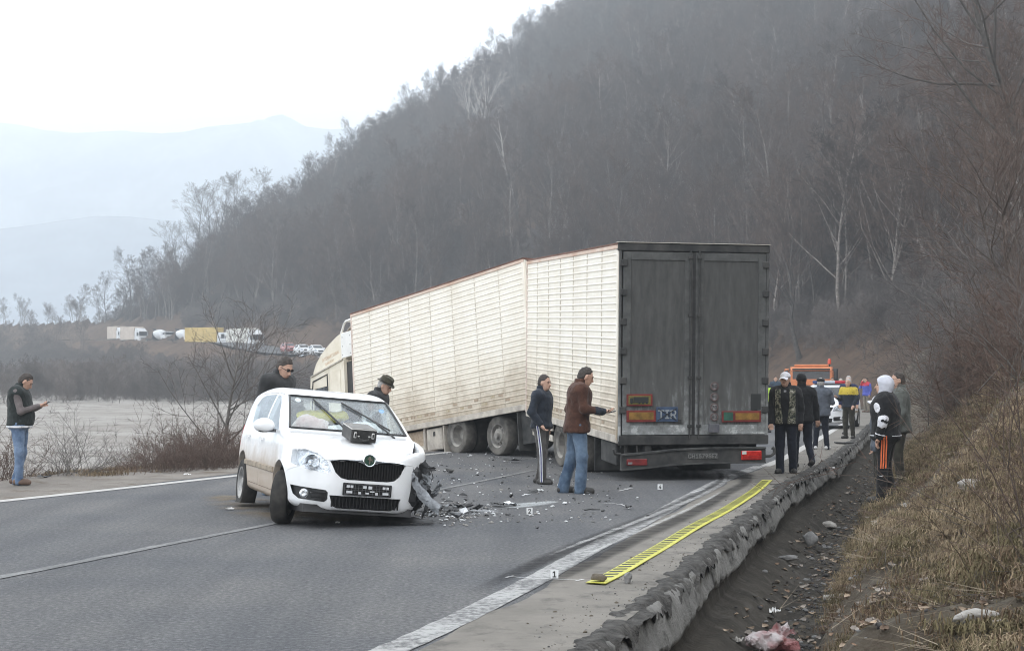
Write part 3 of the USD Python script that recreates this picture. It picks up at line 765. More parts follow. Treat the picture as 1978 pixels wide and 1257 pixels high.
# dry grass: tufts of bent blades
def tuft(seed, n=26, h=.16, spread=.10, flat=.8):
    r = np.random.default_rng(seed)
    v, f = [], []
    for i in range(n):
        a, b = r.uniform(0, 6.28), r.uniform(0, 6.28)
        base = np.array([r.normal() * spread, r.normal() * spread, -.01])
        d = np.array([math.cos(a), math.sin(a), 0]); L = h * r.uniform(.5, 1.3); t = r.uniform(.3, 1) * flat
        side = np.array([-d[1], d[0], 0]) * r.uniform(.0025, .005)
        m = base + d * L * .35 * t + np.array([0, 0, L * .6]); e = base + d * L * (.5 + .6 * t) + np.array([0, 0, L * (1.0 - .65 * t)])
        k = len(v); v += [base - side, base + side, m - side * .8, m + side * .8, e]
        f += [(k, k + 1, k + 3), (k, k + 3, k + 2), (k + 2, k + 3, k + 4)]
    return trimesh.Trimesh(np.array(v), np.array(f), process=False)
gm = [mat('dry_grass_%s' % n, a, b, rough=.9, scale=3., spec=.1, vary=.35, world=True) for n, a, b in [('straw', (.16, .122, .075), (.28, .22, .15)), ('olive', (.090, .074, .040), (.155, .130, .075)), ('brown', (.10, .068, .044), (.17, .122, .082))]]
TUFT = [tuft(1, 36, .075, .12, 1.45), tuft(2, 40, .06, .14, 1.5), tuft(3, 30, .11, .10, 1.3)]
gr = []
r = np.random.default_rng(71)
while len(gr) < 17000:
    y = 5.5 + 34 * r.uniform() ** 2.0; o = 1.1 + 8 * r.uniform() ** 1.3
    e, rr = at_s(np.array([s_of_y(y)])); x, yy = e[0] + rr[0] * o
    if yy < 4 or not -20 < CX + FPX * x / yy < 2000: continue
    nz = meshkit.fbm(np.array([[x * .75, yy * .75, 3.]]), 4, 61)[0]
    if nz < .46 + r.uniform(-.06, .06): continue
    gr.append((x, yy, 0, r.uniform(0, 6.28), r.uniform(.45, 1.15) * (1 if o > 1.5 else .6), (0 if nz > .56 else 1 if nz > .46 else 2) if r.uniform() < .7 else r.integers(0, 3)))
g_ = np.array(gr); g_[:, 2] = ground_z(g_[:, 0], g_[:, 1]) - .01
instancer('grass', TUFT, gm, g_)
fw = []
while len(fw) < 5200:
    y = 22 + 60 * r.uniform() ** 2; e, rr = at_s(np.array([s_of_y(y)])); L = 1.5 + 16 * r.uniform() ** 1.5
    o = -float(width(s_of_y(y))) - L; x, yy = e[0] + rr[0] * o
    if not -30 < CX + FPX * x / yy < 900: continue
    if L < 2.6 and r.uniform() < .85: continue
    fw.append((x, yy, 0, r.uniform(0, 6.28), r.uniform(.6, 1.6) * (2.2 if L > 3.2 else 1), r.choice([0, 0, 2])))
f_ = np.array(fw); f_[:, 2] = ground_z(f_[:, 0], f_[:, 1]) - .01
instancer('field_tufts', TUFT, gm, f_)

# twigs and stalks lying about on the bank
r = np.random.default_rng(77)
def litter_twigs(seed, n=14):
    r = np.random.default_rng(seed); a = r.uniform(0, 6.28, n); L = r.uniform(.06, .38, n)
    p = np.stack([r.normal(0, .25, n), r.normal(0, .25, n), r.uniform(.0, .05, n)], 1)
    return slivers(p, p + np.stack([np.cos(a) * L, np.sin(a) * L, r.uniform(-.02, .10, n)], 1), r.uniform(.0009, .0022, n))
tl = []
while len(tl) < 420:
    y = 5 + 36 * r.uniform() ** 1.7; e, rr = at_s(np.array([s_of_y(y)])); o = r.uniform(1.2, 9); x, yy = e[0] + rr[0] * o
    if not -10 < CX + FPX * x / yy < 2000: continue
    tl.append((x, yy, 0, r.uniform(0, 6.28), r.uniform(.6, 1.5), r.integers(0, 4)))
tl = np.array(tl); tl[:, 2] = ground_z(tl[:, 0], tl[:, 1]) + .01
instancer('twig_litter', [litter_twigs(i) for i in range(4)], [MAT['bark_dark'], MAT['twig_brown'], mat('stalk_pale', (.20, .165, .12), (.30, .25, .19), rough=.9, scale=5.), MAT['twig_brown']], tl)
# ---------------------------------------------------------------- cars
def sdf2(poly, lo, hi, step):
    """signed distance to a closed 2-D polygon, read off a grid"""
    poly = np.asarray(poly, float)
    xs, ys = np.arange(lo[0], hi[0], step), np.arange(lo[1], hi[1], step)
    p = np.stack(np.meshgrid(xs, ys, indexing='ij'), -1).reshape(-1, 2)
    d = np.full(len(p), 1e9); inside = np.zeros(len(p), bool)
    for a, b in zip(poly, np.roll(poly, -1, 0)):
        ab = b - a
        t = np.clip(((p - a) @ ab) / max(ab @ ab, 1e-12), 0, 1)
        d = np.minimum(d, np.linalg.norm(p - a - t[:, None] * ab, axis=1))
        c = (a[1] > p[:, 1]) != (b[1] > p[:, 1])
        with np.errstate(divide='ignore', invalid='ignore'):
            inside ^= c & (p[:, 0] < (b[0] - a[0]) * (p[:, 1] - a[1]) / (b[1] - a[1] + 1e-15) + a[0])
    return RegularGridInterpolator((xs, ys), np.where(inside, -d, d).reshape(len(xs), len(ys)), bounds_error=False, fill_value=1.0)

def curve(pts, n=6):
    """a smooth closed outline through points (Catmull-Rom)"""
    p = np.asarray(pts, float); out = []
    for i in range(len(p)):
        a, b, c, d = p[i - 1], p[i], p[(i + 1) % len(p)], p[(i + 2) % len(p)]
        for t in np.arange(n) / n:
            out.append(.5 * (2 * b + (c - a) * t + (2 * a - 5 * b + 4 * c - d) * t * t + (3 * b - a - 3 * c + d) * t ** 3))
    return np.array(out)

paint_white = usdkit.material(stage, '/World/Looks/car_white', {
    'tc': ('texture_coordinate', {}), 'sx': ('separate_xyz', {}), 'n': ('noise_texture', {'scale': 3.0, 'detail': 6.0, 'roughness': .65}),
    'mx': ('math', {'math_type': 'multiply_add', 'value2': -1.25, 'value3': 1.10}), 'ad': ('math', {'math_type': 'multiply_add', 'value2': .55}),
    'sy': ('map_range', {'from_min': 1.55, 'from_max': 1.0, 'to_min': .12, 'to_max': 1.0, 'clamp': True}), 'mu': ('math', {'math_type': 'multiply'}),
    'r': ('rgb_ramp', {'ramp': [(.30, (0, 0, 0)), (.68, (.72, .72, .72)), (1.0, (.85, .85, .85))]}),
    'm': ('mix', {'color1': (.80, .81, .82), 'color2': (.30, .215, .135)}),
    'rr': ('map_range', {'from_min': 0.0, 'from_max': .6, 'to_min': .18, 'to_max': .75, 'clamp': True}),
    'p': ('principled_bsdf', {'coat_weight': .5, 'coat_roughness': .08, 'roughness': .3})},
    [('tc.object', 'sx.vector'), ('tc.object', 'n.vector'), ('sx.z', 'mx.value1'), ('n.fac', 'ad.value1'), ('mx.value', 'ad.value3'), ('sx.x', 'sy.value'), ('ad.value', 'mu.value1'), ('sy.result', 'mu.value2'),
     ('mu.value', 'r.fac'), ('r.color', 'm.fac'), ('m.color', 'p.base_color'), ('r.color', 'rr.value'), ('rr.result', 'p.roughness')], surface='p.BSDF')
glass = usdkit.material(stage, '/World/Looks/window_glass', {'t': ('transparent_bsdf', {'color': (.93, .96, .96)}), 'g': ('glossy_bsdf', {'roughness': .03, 'color': (.95, .97, 1.0)}), 'f': ('layer_weight', {'blend': .5}), 'pw': ('math', {'math_type': 'power', 'value2': 4.0}), 'ma': ('math', {'math_type': 'multiply_add', 'value2': .75, 'value3': .05}), 'm': ('mix_closure', {})},
                        [('f.facing', 'pw.value1'), ('pw.value', 'ma.value1'), ('ma.value', 'm.fac'), ('t.BSDF', 'm.closure1'), ('g.BSDF', 'm.closure2')], surface='m.closure')
dark_glass = usdkit.material(stage, '/World/Looks/dark_glass', {'t': ('transparent_bsdf', {'color': (.16, .19, .21)}), 'g': ('glossy_bsdf', {'roughness': .03, 'color': (.95, .97, 1.0)}), 'f': ('layer_weight', {'blend': .5}), 'pw': ('math', {'math_type': 'power', 'value2': 4.0}), 'ma': ('math', {'math_type': 'multiply_add', 'value2': .75, 'value3': .05}), 'm': ('mix_closure', {})},
                        [('f.facing', 'pw.value1'), ('pw.value', 'ma.value1'), ('ma.value', 'm.fac'), ('t.BSDF', 'm.closure1'), ('g.BSDF', 'm.closure2')], surface='m.closure')
lens = usdkit.material(stage, '/World/Looks/lamp_lens', {'t': ('transparent_bsdf', {'color': (.98, .99, 1.0)}), 'g': ('glossy_bsdf', {'roughness': .03, 'color': (.95, .97, 1.0)}), 'f': ('layer_weight', {'blend': .5}), 'pw': ('math', {'math_type': 'power', 'value2': 4.0}), 'ma': ('math', {'math_type': 'multiply_add', 'value2': .75, 'value3': .05}), 'm': ('mix_closure', {})},
                        [('f.facing', 'pw.value1'), ('pw.value', 'ma.value1'), ('ma.value', 'm.fac'), ('t.BSDF', 'm.closure1'), ('g.BSDF', 'm.closure2')], surface='m.closure')
rubber = mat('tyre_rubber', (.018, .018, .018), (.045, .042, .038), rough=.85, scale=8., bump=.4, bscale=40., bdist=.004, spec=.3)
tyre_dusty = mat('tyre_dusty', (.045, .043, .041), (.16, .15, .135), rough=.95, scale=3.5, bump=.3, bscale=30., bdist=.004, spec=.2)
black_plastic = mat('black_plastic', (.012, .012, .013), (.03, .03, .031), rough=.5, scale=10.)
black_gloss = mat('black_gloss', (.010, .010, .011), rough=.2)
chrome = mat('chrome', (.72, .74, .76), rough=.12, metal=1.0)
reflector = mat('lamp_reflector', (.45, .47, .50), (.88, .90, .92), rough=.15, metal=.9, scale=22., bump=.8, bscale=26., bdist=.02)
steel_rim = mat('steel_rim', (.22, .22, .22), (.45, .44, .42), rough=.5, metal=.6, scale=9.)
seat_cloth = mat('seat_cloth', (.035, .037, .042), (.07, .072, .08), rough=.9, scale=12.)
airbag = mat('airbag_cloth', (.62, .62, .64), (.80, .80, .80), rough=.9, scale=5., bump=.6, bscale=9., bdist=.03)
airbag_pink = mat('airbag_stain', (.52, .36, .34), (.72, .64, .62), rough=.9, scale=4., bump=.6, bscale=9., bdist=.03)
yellow_cloth = mat('yellow_cloth', (.55, .48, .03), (.72, .66, .08), rough=.9, scale=6., bump=.5, bscale=12., bdist=.02)
red_lens = mat('red_lens', (.33, .012, .012), (.5, .03, .02), rough=.2, scale=14.)
amber_lens = mat('amber_lens', (.7, .22, .02), rough=.25)

WIDTH_Z = ([.10, .16, .25, .45, .62, .85, .96, 1.2, 1.38, 1.52], [.66, .73, .79, .815, .822, .808, .785, .722, .655, .58])
HATCH = curve([(1.90, .185), (2.02, .24), (2.075, .40), (2.085, .56), (2.075, .68), (2.03, .79), (1.90, .865), (1.65, .92), (1.30, .975), (1.04, 1.015), (.80, 1.145), (.50, 1.31), (.26, 1.425), (0.0, 1.478), (-.5, 1.498), (-1.0, 1.478), (-1.42, 1.42), (-1.58, 1.34), (-1.72, 1.10), (-1.84, .95), (-1.90, .72), (-1.90, .45), (-1.84, .27), (-1.5, .2), (0, .19), (1.2, .19)])
SALOON = curve([(1.98, .2), (2.06, .34), (2.09, .5), (2.07, .64), (2.0, .76), (1.80, .84), (1.5, .90), (1.1, .955), (.92, 1.01), (.65, 1.19), (.32, 1.38), (.05, 1.46), (-.4, 1.49), (-.9, 1.45), (-1.22, 1.34), (-1.5, 1.12), (-1.66, 1.03), (-2.0, 1.0), (-2.1, .92), (-2.13, .6), (-2.08, .3), (-1.7, .2), (0, .19), (1.2, .19)])
def plan_half(x, nose, tail): # how much the sides pull in towards the ends
    f = np.clip((x - (nose - .75)) / .75, 0, 1.2); b = np.clip((-(x + tail) + .5) / .5 + 0, 0, 1.2)
    return .40 * f ** 3.2 + .07 * f + .22 * b ** 2.6
def car_sdf(profile):
    sd = sdf2(profile, (-2.7, -.2), (2.7, 1.9), .02)
    nose, tail = profile[:, 0].max(), -profile[:, 0].min()
    def F(p):
        side = sd(p[:, [0, 2]])
        w = np.interp(p[:, 2], *WIDTH_Z) - plan_half(p[:, 0], nose, tail)
        return smax(side, (np.abs(p[:, 1]) - w) * .93, .085)
    return F

def wheel(r=.30, w=.185, rim=.66, holes=8, hub='flat', flat=0.0):
    """(tyre, rim) lying along y; +y is the outer face"""
    rr = r * rim
    tyre = lathe([(rr, w * .30), (rr * 1.04, w * .46), (r * .86, w * .52), (r * .95, w * .47), (r * .985, w * .36), (r, w * .2), (r, -w * .2), (r * .985, -w * .36), (r * .95, -w * .47), (r * .86, -w * .52), (rr * 1.04, -w * .46), (rr, -w * .30)], 40)
    if flat:
        v = tyre.vertices; low = v[:, 2] < -r + flat
        v[:, 1] *= np.where(low, 1 + 2.0 * (-v[:, 2] - r + flat) / r * 2, 1); v[low, 2] = -r + flat + (v[low, 2] + r - flat) * .12; tyre.vertices = v
    if hub == 'flat':
        disc = [(0, w * .34), (rr * .28, w * .36), (rr * .34, w * .26), (rr * .62, w * .16), (rr * .86, w * .30), (rr * .92, w * .46), (rr * 1.02, w * .48), (rr * 1.0, w * .20), (rr * .98, -w * .4)]
    elif hub == 'deep':
        disc = [(0, -w * .02), (rr * .34, -w * .02), (rr * .40, -w * .22), (rr * .72, -w * .26), (rr * .82, -w * .1), (rr * .86, w * .35), (rr * 1.03, w * .47), (rr * 1.0, w * .2), (rr * .98, -w * .4)]
    else:  # bulging hub of a truck's leading wheel
        disc = [(0, w * .62), (rr * .26, w * .62), (rr * .30, w * .44), (rr * .56, w * .42), (rr * .62, w * .26), (rr * .74, w * .02), (rr * .84, w * .14), (rr * .92, w * .44), (rr * 1.03, w * .48), (rr * 1.0, w * .2), (rr * .98, -w * .4)]
    rm = [lathe(disc, 40)]
    for k in range(holes):
        a = 2 * np.pi * (k + .5) / holes
        q = rr * (.66 if hub != 'deep' else .55)
        y = {'flat': w * .21, 'deep': -w * .22, 'out': w * .26}[hub]
        rm.append(moved(lathe([(0, .006), (rr * .09, .006), (rr * .10, 0)], 10), M4((q * math.cos(a), y + .004, q * math.sin(a)))))
    return tyre, rm

def split(m, cutter, inside=True):
    return (m ^ cutter) if inside else (m - cutter)
def mirror_y(poly): return [(-a, b) for a, b in poly]

def make_car(name, label, m, paint, profile, h=.03, group=None, nose_wheel=1.226, tail_wheel=-1.226, detail=True, steer=0.0, damaged=False, cat='car', wheel_z=None, glassm=None):
    t = thing(name, label, cat, m, group)
    F = car_sdf(profile)
    lo, hi = (profile[:, 0].min() - .08, -.95, .08), (profile[:, 0].max() + .08, .95, 1.6)
    O = to_mf(surfnet(F, lo, hi, h, 2))
    def inset(d): return to_mf(surfnet(lambda p: F(p) + d, lo, hi, h, 2))
    I45 = inset(.05)
    cab = to_mf(b2((-1.8, -.75, .36), (1.3, .75, 1.6)))
    T6 = O - inset(.008)
    shell = O - (I45 ^ cab)
    for wx in (nose_wheel, tail_wheel):
        for sgn in (1, -1):
            shell = shell - to_mf(cyl((wx, sgn * .50, .31), (wx, sgn * 1.0, .31), .36, 36))
    PR = lambda poly, ax, a, b: to_mf(prism(poly, ax, a, b))
    k = .0
    hatch = profile is HATCH
    if hatch:
        wf = [(.80, .995), (-.06, .985), (-.06, 1.40), (.16, 1.385), (.36, 1.30)]; wr = [(-.14, .99), (-1.00, 1.03), (-1.16, 1.25), (-1.05, 1.345), (-.80, 1.385), (-.14, 1.40)]
        ws = [(-.70, 1.03), (.70, 1.03), (.60, 1.41), (-.60, 1.41)]; xr = (.22, 1.3); rw = [(-.55, 1.08), (.55, 1.08), (.48, 1.36), (-.48, 1.36)]; xb = (-2.2, -1.42)
        d1 = [(.98, .30), (-.10, .30), (-.10, 1.43), (.20, 1.415), (.42, 1.32), (.90, 1.03), (1.0, .9)]; d2 = [(-.115, .30), (-.80, .30), (-.86, .45), (-1.06, .66), (-1.20, .80), (-1.24, 1.25), (-1.08, 1.40), (-.115, 1.43)]
    else:
        wf = [(.70, .98), (-.06, .985), (-.06, 1.38), (.10, 1.37), (.34, 1.27)]; wr = [(-.14, .985), (-1.02, 1.03), (-1.22, 1.12), (-.98, 1.32), (-.14, 1.38)]
        ws = [(-.66, 1.02), (.66, 1.02), (.56, 1.38), (-.56, 1.38)]; xr = (.2, 1.2); rw = [(-.55, 1.08), (.55, 1.08), (.48, 1.33), (-.48, 1.33)]; xb = (-1.75, -1.1)
        d1 = [(.95, .30), (-.10, .30), (-.10, 1.41), (.14, 1.40), (.38, 1.3), (.80, 1.03), (.95, .9)]; d2 = [(-.115, .30), (-.78, .30), (-.86, .45), (-1.06, .66), (-1.15, .80), (-1.22, 1.13), (-.98, 1.36), (-.115, 1.41)]
    def shrink(poly, s):
        cs = mf.CrossSection([np.asarray(poly, float)], mf.FillRule.NonZero).offset(-s, mf.JoinType.Round, 2.0, 8)
        return max(cs.to_polygons(), key=len)
    wins, glass_parts = [], []
    gm = glassm or glass
    for sgn in (1, -1):
        a, b = (.3, 1.2) if sgn > 0 else (-1.2, -.3)
        for w_ in (wf, wr):
            shell_cut = PR(w_, 'y', a, b); wins.append(shell_cut)
            glass_parts.append(('side_window', T6 ^ PR(shrink(w_, .002), 'y', a, b)))
    wins.append(PR(ws, 'x', *xr)); glass_parts.append(('windscreen', T6 ^ PR(shrink(ws, .002), 'x', *xr)))
    wins.append(PR(rw, 'x', *xb)); glass_parts.append(('rear_window', T6 ^ PR(shrink(rw, .002), 'x', *xb)))
    for w_ in wins: shell = shell - w_
    for nm, g in glass_parts: part(nm, to_tm(g), gm, t, smooth=30)
    # the doors, each cut out of the shell with its own gap
    for sgn in (1, -1):
        a, b = (.35, 1.2) if sgn > 0 else (-1.2, -.35)
        for nm, d_ in (('front_door', d1), ('rear_door', d2)):
            dr = shell ^ PR(shrink(d_, .006), 'y', a, b)
            shell = shell - PR(d_, 'y', a, b)
            dp = part(nm, to_tm(dr), paint, t, smooth=35, label='mud-splashed door panel' if damaged else None)
            if detail:
                hx = -.0 if nm == 'front_door' else -.93
                if hx > -.5: hx = .02
                yo = sgn * .812
                part('door_handle', hull([(hx + x, yo + sgn * y, .865 + z) for x in (-.095, .095) for y in (0, .028) for z in (-.016, .016)]), paint, dp.GetPrim())
                xs = (-.09, .92) if nm == 'front_door' else (-.98, -.125)
                part('side_moulding', hull([(x, sgn * y, z) for x in xs for y, z in ((.808, .50), (.838, .515), (.838, .565), (.808, .58))]), MAT['moulding'], dp.GetPrim())
    nose = profile[:, 0].max()
    # bonnet
    hx0, hx1, hy = (1.10, nose - .055, .70) if hatch else (.98, nose - .07, .70)
    bon_poly = [(hx0, -hy - .03), (hx1 - .22, -hy + .06), (hx1 - .03, -.42), (hx1, 0), (hx1 - .03, .42), (hx1 - .22, hy - .06), (hx0, hy + .03)]
    bonp = PR(bon_poly, 'z', .735, 1.3); bon = shell ^ PR(shrink(bon_poly, .005), 'z', .735, 1.3); shell = shell - bonp
    bump_poly = [(1.45, .05), (1.45, .50), (1.60, .585), (1.80, .64), (nose - .10, .728), (nose + .3, .728), (nose + .3, .05)]
    bmp = shell ^ PR(shrink(bump_poly, .003), 'y', -1.2, 1.2); shell = shell - PR(bump_poly, 'y', -1.2, 1.2)
    grille = [(-.42, .722), (-.36, .60), (-.30, .548), (-.22, .532), (.22, .532), (.30, .548), (.36, .60), (.42, .722), (.2, .735), (-.2, .735)]
    lowg = [(-.40, .355), (-.36, .24), (-.30, .215), (.30, .215), (.36, .24), (.40, .355)]
    lamp = [(-.86, .74), (-.78, .805), (-.66, .825), (-.54, .79), (-.45, .715), (-.405, .61), (-.43, .588), (-.60, .605), (-.74, .645), (-.84, .70)]
    fog = [(-.76, .425), (-.73, .33), (-.68, .285), (-.44, .275), (-.415, .30), (-.415, .38), (-.44, .405)]
    dmg = None
    if damaged:
        r = np.random.default_rng(4)
        dmg = mf.Manifold()
        for i in range(16):
            c = np.array([r.uniform(1.45, 2.1), r.uniform(.70, .95), r.uniform(.25, .80)])
            c[1] = max(c[1], .66 - .10 * (c[2] < .5))
            dmg = dmg + to_mf(hull(c + r.normal(size=(9, 3)) * [.16, .075, .11]))
        dmg = dmg + to_mf(hull([(1.3, .62, .30), (2.3, .56, .30), (2.3, .60, .72), (1.3, .66, .78), (1.3, 1.2, .30), (2.3, 1.2, .30), (2.3, 1.2, .74), (1.3, 1.2, .80)]))
        low = to_mf(hull([(1.5, .5, .05), (2.3, .52, .05), (2.3, .62, .30), (1.5, .6, .30), (1.5, 1.2, .05), (2.3, 1.2, .05), (2.3, 1.2, .3), (1.5, 1.2, .3)]))
        shell = shell - dmg; bmp = bmp - dmg; bmp = bmp - low
    G0 = O - inset(.09)
    for poly in (grille, lowg): bmp = bmp - PR(poly, 'x', 1.5, 2.4); shell = shell - (PR(poly, 'x', 1.7, 2.4) ^ G0); bon = bon - (PR(poly, 'x', 1.5, 2.4) ^ G0)
    lamps = [lamp] if damaged else [lamp, mirror_y(lamp)]
    fogs = [fog] if damaged else [fog, mirror_y(fog)]
    for poly in lamps:
        c = PR(poly, 'x', 1.63, 2.4)
        bmp, shell, bon = bmp - c, shell - (c ^ G0), bon - (c ^ G0)
        lp = part('headlight', to_tm((O - inset(.006)) ^ PR(shrink(poly, .003), 'x', 1.63, 2.4)), lens, t, smooth=30)
        part('reflector', to_tm((inset(.05) - inset(.075)) ^ c), reflector, lp.GetPrim(), smooth=30)
        cy = -.60 if poly is lamp else .60
        bowl = moved(lathe([(.03, -.05), (.06, -.03), (.085, .02)], 24, 'x'), M4((nose - .17, cy, .69)))
        part('lamp_bowl', bowl, chrome, lp.GetPrim(), smooth=True)
    for poly in fogs:
        c = PR(poly, 'x', 1.35, 2.4)
        bmp = bmp - c
        fp = part('fog_light_surround', to_tm((inset(.03) - inset(.055)) ^ c), black_plastic, t, smooth=30)
        cy = -.66 if poly is fog else .66
        part('fog_light', moved(lathe([(0, -.0), (.03, .012), (.044, .006), (.05, -.02)], 20, 'x'), M4((nose - .155, cy, .352), rz=-.35 if cy < 0 else .35)), reflector, fp.GetPrim(), smooth=True)
        if detail:
            for z in (.315, .365): part('slat', b2((nose - .115, cy + .06 if cy < 0 else cy - .22, z), (nose - .05, cy + .22 if cy < 0 else cy - .06, z + .012)), black_gloss, fp.GetPrim())
    if damaged:  # creases at the crushed corner of the bonnet
        bt = to_tm(bon.refine_to_length(.05)); v = bt.vertices
        q = np.clip((v[:, 1] - .34) / .34, 0, 1) * np.clip((v[:, 0] - 1.35) / .5, 0, 1)
        nz = meshkit.fbm(v * 7, 4, 77) - .5
        v[:, 2] += q * (-.05 + nz * .22); v[:, 0] -= q * (.10 + nz * .12); v[:, 1] -= q * (.06 + nz * .1)
        bt.vertices = v; bon_t = bt
    else: bon_t = to_tm(bon)
    part('body', to_tm(shell), paint, t, smooth=35)
    part('bonnet', bon_t, paint, t, smooth=35, label='bonnet with crumpled left corner' if damaged else None)
    part('front_bumper', to_tm(bmp), paint, t, smooth=35, label='cracked front bumper torn off at its left end' if damaged else None)
    gp = part('grille', to_tm((inset(.05) - inset(.09)) ^ PR(grille, 'x', 1.5, 2.4)), black_plastic, t)
    lg = part('lower_grille', to_tm((inset(.03) - inset(.06)) ^ PR(lowg, 'x', 1.5, 2.4)), black_plastic, t)
    if detail:
        def xn(y, d): # nose surface at offset y
            xs_ = np.linspace(1.7, 2.15, 200); f = F(np.stack([xs_, 0 * xs_ + y, 0 * xs_ + .6], -1)); return xs_[f < -d].max()
        bars = []
        for y in np.linspace(-.40, .40, 27):
            ztop, zb = .728 - .01 * abs(y), np.interp(abs(y), [0, .22, .30, .36, .42], [.535, .535, .552, .60, .70])
            bars.append(b2((xn(y, .045), y - .006, zb + .004), (xn(y, .008), y + .006, ztop - .004)))
        part('grille_bars', bars, black_gloss, t, kind='stuff')
        bars = []
        for y in np.linspace(-.37, .37, 20): bars.append(b2((xn(y, .045), y - .005, .232), (xn(y, .012), y + .005, .345)))
        part('lower_grille_bars', bars, black_gloss, t, kind='stuff')
    wp = {}
    for wx, nm in ((nose_wheel, 'f'), (tail_wheel, 'r')):
        for sgn in (1, -1):
            fl = .055 if damaged and nm == 'r' and sgn < 0 else 0
            ty, rm = wheel(flat=fl)
            st = steer if nm == 'f' else 0
            mm = M4((wx, sgn * .73, .30 + (0 if wheel_z is None else wheel_z(wx, sgn))), rz=st + (0 if sgn > 0 else math.pi))
            if damaged and nm == 'f' and sgn > 0: mm = M4((wx - .13, .60, .33), rz=.5, rx=-.35)
            wt = UsdGeom.Xform.Define(stage, path_of('wheel', t.GetPrim())); set_m(wt.GetPrim(), mm)
            part('tyre', ty, rubber, wt.GetPrim(), smooth=40); part('rim', rm, steel_rim, wt.GetPrim(), smooth=40)
    # cabin
    part('floor', b2((-1.6, -.70, .34), (1.15, .70, .38)), black_plastic, t)
    part('dashboard', hull([(x, y, z) for x, z in ((.62, .72), (.60, .93), (.75, .985), (1.05, .96), (1.1, .7)) for y in (-.68, .68)]), black_plastic, t)
    for y in (.36, -.36):
        s_ = part('front_seat', [box(.5, .48, .14, (.05, y, .52), .05), moved(box(.14, .46, .62, (0, 0, .31), .06), M4((-.18, y, .52), ry=-.28))], seat_cloth, t)
        part('headrest', box(.09, .24, .17, (-.38, y, 1.22), .04), seat_cloth, s_.GetPrim())
    part('rear_seat', [box(.5, 1.2, .16, (-.75, 0, .54), .05), moved(box(.14, 1.2, .56, (0, 0, .28), .05), M4((-.98, 0, .58), ry=-.28))], seat_cloth, t)
    sw = [np.array([.44 + .0, .36, .93]) + .18 * np.array([-.35 * math.sin(a), math.cos(a), .94 * math.sin(a)]) for a in np.linspace(0, 2 * np.pi, 22)]
    part('steering_wheel', tube(sw, .014, 6), black_plastic, t, smooth=True)
    for sgn in ((-1,) if damaged else (1, -1)):
        mb = surfnet(lambda p: smax(ellipsoid(p, (.0, 0, 0), (.085, .125, .085)), p[:, 0] * -1 - .045, .03), (-.12, -.16, -.12), (.12, .16, .12), .016, 1)
        mp = part('door_mirror', moved(mb, M4((.70, sgn * .93, 1.03))), paint, t, smooth=True)
        part('mirror_base', hull([(.66, sgn * .80, .96), (.76, sgn * .80, .96), (.66, sgn * .99, .955), (.76, sgn * .99, .955), (.70, sgn * .78, 1.0), (.73, sgn * 1.0, .985)]), black_plastic, mp.GetPrim())
    for sgn in (1, -1):
        if True:
            tl = [(sgn * .55, .72), (sgn * .80, .72), (sgn * .78, .98), (sgn * .62, 1.0)]
            c = PR(tl if sgn > 0 else tl[::-1], 'x', -2.5, -1.55)
            part('tail_light', to_tm(c ^ (to_mf(surfnet(lambda p: F(p) - .006, lo, hi, h * 1.3, 1)) - inset(.004))), red_lens, t, smooth=30)
    return t, F
MAT['moulding'] = mat('side_moulding', (.20, .17, .135), (.34, .28, .21), rough=.8, scale=6.)

# the crashed white car: it has sunk on its crushed corner
CAR_YAW, CAR_ROLL = -1.2276, -.085
CAR = M4((-2.31, 18.1, -.02), rz=CAR_YAW, rx=CAR_ROLL)
car, CARF = make_car('crashed_car', 'white hatchback with crushed front corner standing across the lane', CAR, paint_white, HATCH, .028, damaged=True, steer=-.42, wheel_z=lambda x, s: .02 + .73 * s * .085)
carp = car.GetPrim()
# chrome strip over the grille, round badge, number plate holder
def nose_x(y, z, d=0.0):
    xs_ = np.linspace(1.4, 2.2, 500); f = CARF(np.stack([xs_, 0 * xs_ + y, 0 * xs_ + z], -1)); return xs_[f < d].max()
ys_ = np.linspace(-.43, .43, 25)
top = [np.interp(abs(y), [0, .07, .12, .3, .43], [.806, .80, .772, .762, .735]) for y in ys_]
bot = [np.interp(abs(y), [0, .06, .10, .3, .43], [.700, .712, .728, .734, .724]) for y in ys_]
fr = np.array([[(nose_x(y, a) + .012, y, a) for y, a in zip(ys_, top)], [(nose_x(y, .5 * (a + b)) + .026, y, .5 * (a + b)) for y, a, b in zip(ys_, top, bot)], [(nose_x(y, b) + .012, y, b) for y, b in zip(ys_, bot)], [(nose_x(y, b) - .02, y, b) for y, b in zip(ys_, bot)], [(nose_x(y, a) - .03, y, a) for y, a in zip(ys_, top)], [(nose_x(y, a) + .012, y, a) for y, a in zip(ys_, top)]])
part('grille_surround', sheet(fr), chrome, carp, smooth=40)
bd = M4((nose_x(0, .755) + .030, 0, .755), ry=-.12)
bp = part('badge', moved(lathe([(.070, -.012), (.072, .004), (.064, .010), (.058, .006), (.058, -.01)], 32, 'x'), bd), chrome, carp, smooth=30)
part('badge_disc', moved(lathe([(0, .003), (.058, .003), (.058, -.006)], 32, 'x'), bd), mat('badge_green', (.02, .05, .035), rough=.3), bp.GetPrim())
wing = [prism([(-.004, -.030), (.004, -.030), (.006, .004), (.016, -.002), (.012, .012), (.003, .030), (-.004, .026), (-.016, .010), (-.012, .002), (-.006, .004)], 'x', .003, .008)] + [prism([(.006 + .007 * k, .006 - .008 * k), (.024 + .002 * k, .014 - .010 * k), (.022, .005 - .010 * k)], 'x', .003, .008) for k in range(3)]
part('winged_arrow', [moved(g, bd @ np.diag([1, 1.5, 1.5, 1])) for g in wing], chrome, bp.GetPrim())
px0 = nose_x(0, .43) + .012
